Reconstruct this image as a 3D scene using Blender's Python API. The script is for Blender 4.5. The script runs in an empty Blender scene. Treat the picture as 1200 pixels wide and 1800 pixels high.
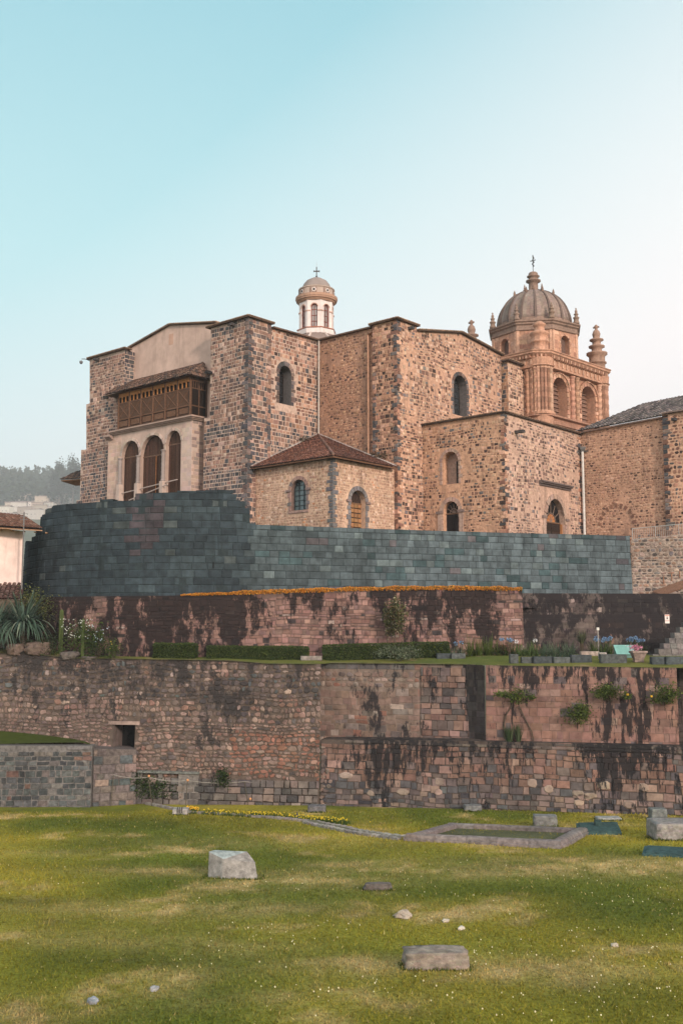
import bpy, math, random
from math import sin, cos, pi, atan, radians, sqrt, atan2
from mathutils import Vector, noise
from mathutils.geometry import tessellate_polygon

# ---------------------------------------------------------------- camera, sky, sun, exposure
scene = bpy.context.scene
CZ = 12.0                        # eye height above the datum
F = 1800.0                       # focal length in photograph pixels (photograph is 1200 x 1800)
TH = atan(200 / F)               # upward pitch
cam_d = bpy.data.cameras.new('camera'); cam = bpy.data.objects.new('camera', cam_d)
scene.collection.objects.link(cam); scene.camera = cam
cam_d.sensor_fit = 'VERTICAL'; cam_d.sensor_height = 36; cam_d.lens = 36 * F / 1800
cam_d.clip_start = 0.5; cam_d.clip_end = 12000
cam.location = (0, 0, CZ); cam.rotation_euler = (radians(90) + TH, 0, 0)

SUN_AZ, SUN_EL = radians(152), radians(19)      # azimuth clockwise from +Y (the view direction)
w = bpy.data.worlds.new('World'); scene.world = w; w.use_nodes = True
N = w.node_tree.nodes; L = w.node_tree.links; N.clear()
def wn(t, **k):
    n = N.new(t)
    for a, b in k.items(): setattr(n, a, b)
    return n
def wmath(op, a, b=None, c=None):
    n = N.new('ShaderNodeMath'); n.operation = op
    for i, x in enumerate((a, b, c)):
        if x is None: continue
        if isinstance(x, (int, float)): n.inputs[i].default_value = x
        else: L.new(x, n.inputs[i])
    return n.outputs[0]
out = wn('ShaderNodeOutputWorld'); bg = wn('ShaderNodeBackground'); tc = wn('ShaderNodeTexCoord'); sp = wn('ShaderNodeSeparateXYZ')
L.new(tc.outputs['Generated'], sp.inputs[0])
X_, Y_, Z_ = sp.outputs
ramp = wn('ShaderNodeValToRGB'); L.new(Z_, ramp.inputs[0]); cr = ramp.color_ramp
stops = [(0.0, (.74, .86, .88)), (0.14, (.66, .87, .89)), (.35, (.455, .755, .80)), (.54, (.295, .60, .685)), (1.0, (.19, .44, .58))]
cr.elements[0].position = 0; cr.elements[0].color = (*stops[0][1], 1); cr.elements[1].position = 1; cr.elements[1].color = (*stops[-1][1], 1)
for p_, c_ in stops[1:-1]:
    e = cr.elements.new(p_); e.color = (*c_, 1)
fac = wmath('ADD', wmath('ADD', wmath('MULTIPLY', X_, 1.5), 1.10), wmath('MULTIPLY', Z_, -2.1))
n_ = wn('ShaderNodeMath', operation='ADD', use_clamp=True); L.new(fac, n_.inputs[0]); n_.inputs[1].default_value = 0
mx = wn('ShaderNodeMixRGB'); L.new(n_.outputs[0], mx.inputs[0]); L.new(ramp.outputs[0], mx.inputs[1]); mx.inputs[2].default_value = (1.01, .955, .94, 1)
# the dawn glow stands behind the photographer: the sky is brighter and warmer on that side
back = wn('ShaderNodeMapRange'); back.inputs[1].default_value = .15; back.inputs[2].default_value = -.75; back.inputs[3].default_value = 0; back.inputs[4].default_value = 1
L.new(Y_, back.inputs[0])
mx2 = wn('ShaderNodeMixRGB'); L.new(back.outputs[0], mx2.inputs[0]); L.new(mx.outputs[0], mx2.inputs[1]); mx2.inputs[2].default_value = (1.45, 1.32, 1.26, 1)
sky = wn('ShaderNodeTexSky', sky_type='NISHITA'); sky.sun_disc = False; sky.sun_elevation = SUN_EL; sky.sun_rotation = SUN_AZ
sk = wn('ShaderNodeMixRGB', blend_type='ADD'); sk.inputs[0].default_value = .006
L.new(mx2.outputs[0], sk.inputs[1]); L.new(sky.outputs[0], sk.inputs[2])
L.new(sk.outputs[0], bg.inputs[0]); bg.inputs[1].default_value = 1.04; L.new(bg.outputs[0], out.inputs[0])

sd = bpy.data.lights.new('sun', 'SUN'); sd.energy = 3.0; sd.angle = radians(7); sd.color = (1, .80, .66)
sun = bpy.data.objects.new('sun', sd); scene.collection.objects.link(sun)
sdir = Vector((sin(SUN_AZ) * cos(SUN_EL), cos(SUN_AZ) * cos(SUN_EL), sin(SUN_EL)))
sun.rotation_euler = sdir.to_track_quat('Z', 'Y').to_euler()
scene.view_settings.view_transform = 'Standard'; scene.view_settings.look = 'None'
scene.view_settings.exposure = 0.15; scene.view_settings.gamma = 1

# ---------------------------------------------------------------- geometry helpers
R = random.Random(7)
OFF = {}
def V2(a): return Vector((a[0], a[1]))
def ray(x, y):
    dx = (x - 600) / F; dy = (900 - y) / F
    return Vector((dx, cos(TH) - sin(TH) * dy, sin(TH) + cos(TH) * dy))
def at(x, y, Y):
    r = ray(x, y); k = Y / r.y; return Vector((r.x * k, Y, CZ + r.z * k))
def onz(x, y, z):
    r = ray(x, y); k = (z - CZ) / r.z; return Vector((r.x * k, r.y * k, z))
def gz(X, Y):
    Y = min(Y, 90)
    base = 6.4 - .0816 * Y
    return base + .10 * noise.noise(Vector((X * .12, Y * .12, 0))) + .03 * noise.noise(Vector((X * .5, Y * .5, 3)))
def ong(x, y):
    r = ray(x, y); lo, hi = 5.0, 90.0
    for _ in range(40):
        m = (lo + hi) / 2; k = m / r.y
        if CZ + r.z * k > gz(r.x * k, m): lo = m
        else: hi = m
    k = lo / r.y; return Vector((r.x * k, lo, gz(r.x * k, lo)))

class Surf:
    """vertical wall face over a plan path given left to right as seen; outward normal faces the viewer"""
    def __init__(s, pts, batter=0, z0=0, smooth=False):
        s.P = [V2(p) for p in pts]; s.b = batter; s.z0 = z0; s.sm = smooth
        s.D = [(s.P[i + 1] - s.P[i]).normalized() for i in range(len(s.P) - 1)]
        s.Nn = [Vector((d.y, -d.x)) for d in s.D]
        s.C = [0]
        for i in range(len(s.D)): s.C.append(s.C[-1] + (s.P[i + 1] - s.P[i]).length)
        s.VN = [s.Nn[0]] + [(s.Nn[i] + s.Nn[i + 1]).normalized() for i in range(len(s.D) - 1)] + [s.Nn[-1]]
    def p(s, t, z, off=0):
        i = 0
        while i < len(s.D) - 1 and t > s.C[i + 1]: i += 1
        q = s.P[i] + s.D[i] * (t - s.C[i])
        if s.sm:
            f = min(1, max(0, (t - s.C[i]) / (s.C[i + 1] - s.C[i]))); n = s.VN[i].lerp(s.VN[i + 1], f)
        else: n = s.Nn[i]
        q = q + n * (off - s.b * (z - s.z0))
        return Vector((q.x, q.y, z))
    def uv(s, px, py):
        r = ray(px, py); best = None
        for i in range(len(s.D)):
            n = s.Nn[i]; r2 = Vector((r.x, r.y)); den = n.dot(r2) + s.b * r.z
            if abs(den) < 1e-6: continue
            k = (n.dot(s.P[i]) - s.b * (CZ - s.z0)) / den
            if k <= 0: continue
            t = s.D[i].dot(r2 * k - s.P[i]); ln = s.C[i + 1] - s.C[i]
            lo = -1e9 if i == 0 else -.05; hi = 1e9 if i == len(s.D) - 1 else ln + .05
            if lo <= t <= hi and (best is None or k < best[0]): best = (k, s.C[i] + t, CZ + r.z * k)
        return best[1], best[2]
    def px(s, px, py): return s.p(*s.uv(px, py))
    def shift(s, d):      # parallel face moved outward by d
        return Surf([p + n * d for p, n in zip(s.P, s.VN)], s.b, s.z0, s.sm)
    def len(s): return s.C[-1]

class MB:
    def __init__(s): s.v = []; s.f = []; s.c = []; s.m = []; s.s = []
    def face(s, idx, col, m=0, sm=False): s.f.append(idx); s.c.append(col); s.m.append(m); s.s.append(sm)
    def poly(s, pts, col, m=0):
        b = len(s.v); s.v.extend([tuple(p) for p in pts]); s.face(list(range(b, b + len(pts))), col, m)
    def hexa(s, a, b, col, m=0, caps=(True, True)):
        """a, b: matching rings (lists of points): side quads + caps"""
        n = len(a); i0 = len(s.v); s.v.extend([tuple(p) for p in a]); s.v.extend([tuple(p) for p in b])
        for i in range(n):
            j = (i + 1) % n; s.face([i0 + i, i0 + j, i0 + n + j, i0 + n + i], col, m)
        if caps[0]: s.face([i0 + i for i in range(n)][::-1], col, m)
        if caps[1]: s.face([i0 + n + i for i in range(n)], col, m)
    def box(s, c, size, col, rz=0, m=0, tilt=0):
        x, y, z = size[0] / 2, size[1] / 2, size[2] / 2; ca, sa = cos(rz), sin(rz)
        def t(a, b_, d):
            a2 = a; d2 = d
            if tilt: a2 = a * cos(tilt) - d * sin(tilt); d2 = a * sin(tilt) + d * cos(tilt)
            return (c[0] + a2 * ca - b_ * sa, c[1] + a2 * sa + b_ * ca, c[2] + d2)
        s.hexa([t(-x, -y, -z), t(x, -y, -z), t(x, y, -z), t(-x, y, -z)], [t(-x, -y, z), t(x, -y, z), t(x, y, z), t(-x, y, z)], col, m)
    def sbox(s, su, t0, t1, z0, z1, o0, o1, col, m=0):
        """box laid on a wall face"""
        a = [su.p(t0, z0, o0), su.p(t1, z0, o0), su.p(t1, z1, o0), su.p(t0, z1, o0)]
        b = [su.p(t0, z0, o1), su.p(t1, z0, o1), su.p(t1, z1, o1), su.p(t0, z1, o1)]
        s.hexa(a, b, col, m)
    def bar(s, a, b, r, col, n=6, r2=None, m=0):
        a = Vector(a); b = Vector(b); d = (b - a).normalized(); r2 = r if r2 is None else r2
        x = d.orthogonal().normalized(); y = d.cross(x)
        s.hexa([a + (x * cos(2 * pi * i / n) + y * sin(2 * pi * i / n)) * r for i in range(n)],
               [b + (x * cos(2 * pi * i / n) + y * sin(2 * pi * i / n)) * r2 for i in range(n)], col, m)
    def lathe(s, c, prof, col, n=20, m=0, smooth=True, a0=0, colf=None):
        """prof: list of (r, z) bottom to top"""
        b = len(s.v)
        for r, z in prof:
            for i in range(n):
                a = a0 + 2 * pi * i / n; s.v.append((c[0] + r * cos(a), c[1] + r * sin(a), c[2] + z))
        for k in range(len(prof) - 1):
            for i in range(n):
                j = (i + 1) % n
                cc = colf(k, i) if colf else col
                s.face([b + k * n + i, b + k * n + j, b + (k + 1) * n + j, b + (k + 1) * n + i], cc, m, smooth)
        s.face([b + (len(prof) - 1) * n + i for i in range(n)], col, m)
        s.face([b + i for i in range(n)][::-1], col, m)
    def sweep(s, poly, prof, col, m=0, cap=True, closed=False):
        """poly: CCW plan outline; prof: (offset outward, z)"""
        n = len(poly); P = [V2(p) for p in poly]; mit = []
        for i in range(n):
            d1 = (P[i] - P[i - 1]).normalized(); d2 = (P[(i + 1) % n] - P[i]).normalized()
            n1 = Vector((d1.y, -d1.x)); n2 = Vector((d2.y, -d2.x)); mm = (n1 + n2); mm = mm / max(.3, mm.dot(n1)); mit.append(mm)
        b = len(s.v)
        for o, z in prof:
            for i in range(n):
                q = P[i] + mit[i] * o; s.v.append((q.x, q.y, z))
        K = len(prof)
        for k in range(K if closed else K - 1):
            k2 = (k + 1) % K
            for i in range(n):
                j = (i + 1) % n
                s.face([b + k * n + i, b + k * n + j, b + k2 * n + j, b + k2 * n + i], col, m)
        if cap and not closed:
            s.face([b + (K - 1) * n + i for i in range(n)], col, m)
            s.face([b + i for i in range(n)][::-1], col, m)
    def tess(s, su, outer, holes, col, off=0, m=0):
        ls = [[Vector((t, z, 0)) for t, z in outer]] + [[Vector((t, z, 0)) for t, z in h] for h in holes]
        flat = [p for l in ls for p in l]; b = len(s.v)
        s.v.extend([tuple(su.p(p.x, p.y, off)) for p in flat])
        for tri in tessellate_polygon(ls): s.face([b + i for i in tri], col, m)
    def build(s, name, mats, parent=None, origin=None):
        me = bpy.data.meshes.new(name)
        if parent is None:
            if origin is None:
                xs = [v[0] for v in s.v]; ys = [v[1] for v in s.v]; zs = [v[2] for v in s.v]
                origin = ((min(xs) + max(xs)) / 2, (min(ys) + max(ys)) / 2, min(zs))
        else: origin = (0, 0, 0)
        me.from_pydata([(v[0] - origin[0], v[1] - origin[1], v[2] - origin[2]) for v in s.v], [], s.f)
        if not isinstance(mats, (list, tuple)): mats = [mats]
        for mm in mats: me.materials.append(mm)
        me.polygons.foreach_set('material_index', s.m); me.polygons.foreach_set('use_smooth', s.s)
        at_ = me.color_attributes.new('col', 'FLOAT_COLOR', 'CORNER'); buf = []
        for f, c in zip(s.f, s.c): buf.extend((c[0], c[1], c[2], 1.0) * len(f))
        at_.data.foreach_set('color', buf); me.update()
        o = bpy.data.objects.new(name, me); scene.collection.objects.link(o)
        if parent is not None:
            o.parent = parent; po = OFF[parent.name]; o.location = (-po[0], -po[1], -po[2]); OFF[o.name] = (0, 0, 0)
        else: o.location = origin; OFF[o.name] = tuple(origin)
        return o
def tag(o, label=None, cat=None, group=None, kind=None):
    if label: o['label'] = label
    if cat: o['category'] = cat
    if group: o['group'] = group
    if kind: o['kind'] = kind
    return o
def thing(name, label, cat, loc, group=None):
    o = bpy.data.objects.new(name, None); scene.collection.objects.link(o); o.location = loc; o.empty_display_size = .5
    OFF[o.name] = tuple(loc); return tag(o, label, cat, group)
def jit(c, r, a=.12, h=.04):
    k = 1 + r.uniform(-a, a); return tuple(max(.002, x * k * (1 + r.uniform(-h, h))) for x in c)
def pick(r, pal):
    x = r.random() * sum(p[0] for p in pal)
    for wt, c in pal:
        x -= wt
        if x <= 0: return c
    return pal[-1][1]
def inpoly(t, z, poly):
    c = False; n = len(poly); j = n - 1
    for i in range(n):
        a, b = poly[i], poly[j]
        if (a[1] > z) != (b[1] > z) and t < (b[0] - a[0]) * (z - a[1]) / (b[1] - a[1]) + a[0]: c = not c
        j = i
    return c
def arch_uv(t0, t1, zb, zt, n=10, pointed=0):
    r = (t1 - t0) / 2; c = (t0 + t1) / 2; rise = min(r * (1 + pointed), (zt - zb) * .9); zs = zt - rise
    pts = [(t0, zb), (t1, zb)]
    for i in range(n + 1):
        a = pi * i / n
        x = c + r * cos(a); z = zs + rise * sin(a) ** (1 if not pointed else .85)
        pts.append((x, z))
    return pts
def arch_px(su, xl, xr, yt, yb, **k):
    ym = (yt + yb) / 2; t0 = su.uv(xl, ym)[0]; t1 = su.uv(xr, ym)[0]; xm = (xl + xr) / 2
    return arch_uv(t0, t1, su.uv(xm, yb)[1], su.uv(xm, yt)[1], **k)
def bounds(h): return min(p[0] for p in h), max(p[0] for p in h), min(p[1] for p in h), max(p[1] for p in h)

def stone(mb, su, t0, t1, z0, z1, d, col, r, j=.01, rnd=False, m=0, lift=0, insm=.02):
    w_, h_ = t1 - t0, z1 - z0; q = lambda a: r.uniform(-a, a)
    if not rnd:
        base = [(t0 + q(j), z0 + q(j)), (t1 + q(j), z0 + q(j)), (t1 + q(j), z1 + q(j)), (t0 + q(j), z1 + q(j))]; ins = min(insm, w_ * .15, h_ * .15)
    else:
        k = [r.uniform(.15, .42) for _ in range(4)]; k2 = [r.uniform(.15, .42) for _ in range(4)]
        base = [(t0 + k[0] * w_, z0), (t1 - k[1] * w_, z0), (t1, z0 + k2[1] * h_), (t1, z1 - k2[2] * h_), (t1 - k[2] * w_, z1), (t0 + k[3] * w_, z1), (t0, z1 - k2[3] * h_), (t0, z0 + k2[0] * h_)]
        base = [(a + q(j), b + q(j)) for a, b in base]; ins = None
    c = ((t0 + t1) / 2, (z0 + z1) / 2)
    if ins is not None:
        top = [(a + (ins if a < c[0] else -ins), b + (ins if b < c[1] else -ins)) for a, b in base]
    else: top = [(c[0] + (a - c[0]) * .72, c[1] + (b - c[1]) * .72) for a, b in base]
    i0 = len(mb.v); n = len(base)
    for a, b in base: mb.v.append(tuple(su.p(a, b, -.004 + lift)))
    for a, b in top: mb.v.append(tuple(su.p(a, b, d + lift)))
    for i in range(n):
        k_ = (i + 1) % n; mb.face([i0 + i, i0 + k_, i0 + n + k_, i0 + n + i], col, m)
    mb.face([i0 + n + i for i in range(n)], col, m)

def masonry(mb, su, outer, holes, colf, rowh=(.22, .32), w=(.18, .45), joint=.05, depth=(.01, .03), j=.015, rnd=False, seed=1, wav=.0, step=0, keep=1.0):
    r = random.Random(seed); t0, t1, z0, z1 = bounds(outer)
    z = z0
    while z < z1:
        h = r.uniform(*rowh) * (1 + .35 * noise.noise(Vector((z * .45, seed, 0)))); t = t0 - r.uniform(0, w[1])
        while t < t1:
            ww = r.uniform(*w)
            if h > rowh[1] * .95: ww *= 1.15
            ww *= 1 + .45 * noise.noise(Vector((t * .35, z * .35, seed + 5)))
            a, b = t + joint / 2, t + ww - joint / 2; t += ww
            dz = wav * noise.noise(Vector((a * .35, z * .35, seed))) if wav else 0
            h2 = h
            if rnd: h2 = h * r.uniform(.8, 1.1)
            c0, c1 = z + dz + joint / 2, z + dz + h2 - joint / 2
            cm = (a + b) / 2, (c0 + c1) / 2
            if not all(inpoly(p, q_, outer) for p, q_ in ((a, c0), (b, c0), (b, c1), (a, c1))):
                a2, b2 = max(a, t0 + .005), min(b, t1 - .005)
                if b2 - a2 < .06: continue
                if not all(inpoly(p, q_, outer) for p, q_ in ((a2, c0), (b2, c0), (b2, c1), (a2, c1))): continue
                a, b = a2, b2
            if any(inpoly(p, q_, hh) for hh in holes for p, q_ in ((a, c0), (b, c0), (b, c1), (a, c1), cm)): continue
            if keep < 1 and (r.random() > keep or (noise.noise(Vector((cm[0] * .4, cm[1] * .4, seed + 11))) > .30 and r.random() < .6)): continue
            col = colf(cm[0], cm[1], r)
            if col is None: continue
            stone(mb, su, a, b, c0, c1, r.uniform(*depth), col, r, j, rnd)
        z += h

def wallface(mb, su, top, zb, holes=(), col=(.3, .2, .15), W=4, drop=.6, ends=(False, False), depths=None, rcol=None):
    """top: list of (t, z) left to right; holes: polygons; depths: reveal depth for each"""
    outer = [(top[0][0], zb)] + list(top) + [(top[-1][0], zb)]
    outer = [(top[0][0], zb), (top[-1][0], zb)] + list(top)[::-1]
    mb.tess(su, outer, list(holes), col)
    for k, h in enumerate(holes):
        d = depths[k] if depths else .4
        for i in range(len(h)):
            a, b = h[i], h[(i + 1) % len(h)]
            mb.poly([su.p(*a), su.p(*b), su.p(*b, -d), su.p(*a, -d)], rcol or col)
    for a, b in zip(top[:-1], top[1:]):
        mb.poly([su.p(*a), su.p(*b), su.p(b[0], b[1] - drop, -W), su.p(a[0], a[1] - drop, -W)], col)
    t0, t1 = top[0][0], top[-1][0]
    if ends[0]: mb.poly([su.p(t0, zb), su.p(*top[0]), su.p(t0, top[0][1] - drop, -W), su.p(t0, zb, -W)], col)
    if ends[1]: mb.poly([su.p(t1, zb), su.p(*top[-1]), su.p(t1, top[-1][1] - drop, -W), su.p(t1, zb, -W)], col)
    if W > .3: mb.poly([su.p(t0, zb, -W), su.p(t1, zb, -W)] + [su.p(t, z - drop, -W) for t, z in top[::-1]], col)
    return outer
def grow(h, a):
    t0, t1, z0, z1 = bounds(h); ct, cz = (t0 + t1) / 2, (z0 + z1) / 2; kx = ((t1 - t0) / 2 + a) / ((t1 - t0) / 2); kz = ((z1 - z0) / 2 + a) / ((z1 - z0) / 2)
    return [(ct + (t - ct) * kx, cz + (z - cz) * kz) for t, z in h]
def arch_trim(mb, su, h, width, proud, colf, r, bh=.36, sill=False, jamb=True):
    """jamb blocks and wedge stones round an arched opening"""
    t0, t1, z0, z1 = bounds(h); rr = (t1 - t0) / 2; arc = h[2:]; zs = min(arc[0][1], arc[-1][1]); c = (t0 + t1) / 2
    if jamb:
        for side in (-1, 1):
            z = z0; k = 0
            while z < zs - .02:
                hh = min(bh * r.uniform(.8, 1.25), zs - z)
                ww = width * (1.35 if k % 2 else .85) * r.uniform(.85, 1.1); e = t0 if side < 0 else t1
                a, b = (e - ww, e) if side < 0 else (e, e + ww)
                stone(mb, su, a, b, z + .01, z + hh - .01, proud * r.uniform(.8, 1.2), colf(r), r, .006); z += hh; k += 1
    n = 9
    for i in range(n):
        a0, a1 = pi * (i + .06) / n, pi * (i + .94) / n; rise = z1 - zs
        o = [(c + rr * cos(a0), zs + rise * sin(a0)), (c + (rr + width) * cos(a0), zs + (rise + width) * sin(a0)), (c + (rr + width) * cos(a1), zs + (rise + width) * sin(a1)), (c + rr * cos(a1), zs + rise * sin(a1))]
        mb.hexa([su.p(*q, -.01) for q in o], [su.p(*q, proud) for q in o], colf(r))
    if sill: stone(mb, su, t0 - width, t1 + width, z0 - .2, z0 - .01, proud * 1.6, colf(r), r, .005)
def quoins(mb, su, t, side, z0, z1, colf, r, wl=.62, ws=.32, h=(.3, .42), proud=.045, phase=0):
    """side=+1: blocks run to +t from t; the end sticks out a little past the corner"""
    z = z0; k = phase
    while z < z1 - .1:
        hh = min(r.uniform(*h) * (1 if r.random() > .25 else .7), z1 - z); ww = (wl if k % 2 else ws) * r.uniform(.6, 1.3)
        a, b = (t - proud + .003, t + ww) if side > 0 else (t - ww, t + proud - .003)
        stone(mb, su, a, b, z + .012, z + hh - .012, proud, colf(r), r, .004); z += hh; k += 1
def eave(mb, su, top, over=.28, th=.12, col=(.16, .09, .06), inn=.5, lift=.0, tc=None):
    for a, b in zip(top[:-1], top[1:]):
        A = [su.p(a[0], a[1] + lift, -inn), su.p(a[0], a[1] + lift, over), su.p(a[0], a[1] + lift + th, over), su.p(a[0], a[1] + lift + th, -inn)]
        B = [su.p(b[0], b[1] + lift, -inn), su.p(b[0], b[1] + lift, over), su.p(b[0], b[1] + lift + th, over), su.p(b[0], b[1] + lift + th, -inn)]
        mb.hexa(A, B, col)
        if tc:      # small tile ends along the lip
            Lt = b[0] - a[0]; n = max(1, int(abs(Lt) / .26))
            for i in range(n):
                f0 = (i + .12) / n; f1 = (i + .88) / n; tt0 = a[0] + Lt * f0; tt1 = a[0] + Lt * f1; zz = a[1] + (b[1] - a[1]) * (f0 + f1) / 2 + lift + th
                mb.sbox(su, tt0, tt1, zz - .005, zz + .06, -inn + .05, over + .05, jit(tc, R, .25))
def tile_roof(mb, e0, e1, poly, cols, r, pitch_w=.24, course=.42, hgt=.075, lift=.02):
    """e0, e1: eave ends in 3-D; poly: 3-D planar polygon of the slope; barrel tiles run up the slope"""
    e0 = Vector(e0); e1 = Vector(e1); P = [Vector(p) for p in poly]; a = (e1 - e0).normalized()
    nn = Vector((0, 0, 0))
    for i in range(len(P)): nn += P[i].cross(P[(i + 1) % len(P)])
    nn.normalize()
    if nn.z < 0: nn = -nn
    b = nn.cross(a).normalized()
    if b.z < 0: b = -b
    loc = [((p - e0).dot(a), (p - e0).dot(b)) for p in P]
    mb.poly([p - nn * .03 for p in P], (.06, .035, .03))
    t0, t1, z0, z1 = bounds(loc); n = max(1, int((t1 - t0) / pitch_w)); pw = (t1 - t0) / n
    for i in range(n):
        c = t0 + (i + .5) * pw; ys = []
        for k in range(len(loc)):
            p, q = loc[k], loc[(k + 1) % len(loc)]
            if (p[0] - c) * (q[0] - c) < 0: ys.append(p[1] + (q[1] - p[1]) * (c - p[0]) / (q[0] - p[0]))
        if len(ys) < 2: continue
        lo, hi = min(ys), max(ys); y = lo - .06 + r.uniform(-.02, .02)
        while y < hi:
            y2 = min(y + course * r.uniform(.9, 1.1), hi + .02); col = jit(pick(r, cols), r, .25)
            ring = []
            for (yy, s_) in ((y, 1.0), (y2 + .03, .82)):
                rg = []
                for k in range(5):
                    an = pi * k / 4; rg.append(e0 + a * (c + cos(an) * pw * .44 * s_ + r.uniform(-.006, .006)) + b * yy + nn * (sin(an) * hgt * s_ + lift + (.03 if s_ == 1 else 0)))
                ring.append(rg)
            i0 = len(mb.v); mb.v.extend([tuple(p) for rg in ring for p in rg])
            for k in range(4): mb.face([i0 + k, i0 + k + 1, i0 + 6 + k, i0 + 5 + k], col, 0, True)
            mb.face([i0 + k for k in range(5)], tuple(x * .5 for x in col))
            y = y2
def foliage(mb, c, rad, n, size, cols, r, clumps=14, spread=.34, flat=False, lo=-1):
    c = Vector(c); cs = []
    while len(cs) < clumps:
        p = Vector((r.uniform(-1, 1), r.uniform(-1, 1), r.uniform(lo, 1)))
        if p.length < 1: cs.append((p, r.uniform(.6, 1.2), r.uniform(.6, 1.35)))
    for _ in range(n):
        q, sc, br = cs[r.randrange(clumps)]
        p = q * .8 + Vector((r.gauss(0, spread), r.gauss(0, spread), r.gauss(0, spread))) * sc
        if p.z < lo: continue
        P = c + Vector((p.x * rad[0], p.y * rad[1], p.z * rad[2]))
        d = Vector((r.uniform(-1, 1), r.uniform(-1, 1), r.uniform(-.6, 1))).normalized(); e = d.orthogonal().normalized()
        e = (e * cos(r.uniform(0, 6)) + d.cross(e) * sin(r.uniform(0, 6))).normalized(); s_ = size * r.uniform(.6, 1.3)
        col = tuple(x * br for x in jit(pick(r, cols), r, .25))
        mb.poly([P - d * s_ * .6, P + e * s_ * .32, P + d * s_ * .7, P - e * s_ * .32], col)
def blades(mb, c, n, length, width, cols, r, spread=.15, droop=.6, up=.9, seg=4):
    """strap leaves arching out of a base"""
    c = Vector(c)
    for _ in range(n):
        a = r.uniform(0, 2 * pi); L_ = length * r.uniform(.6, 1.1); tl = r.uniform(.15, 1.0)
        p = c + Vector((cos(a), sin(a), 0)) * spread * r.random(); d = Vector((cos(a) * tl, sin(a) * tl, up)).normalized(); side = Vector((-sin(a), cos(a), 0)); col = jit(pick(r, cols), r, .25)
        prev = None
        for k in range(seg + 1):
            f = k / seg; wd = width * (1 - f) ** .6 * .5 if k < seg else .003
            cur = (p - side * wd, p + side * wd)
            if prev: mb.poly([prev[0], prev[1], cur[1], cur[0]], col)
            prev = cur; p = p + d * L_ / seg; d = (d + Vector((0, 0, -droop / seg * tl * 2))).normalized()

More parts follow.
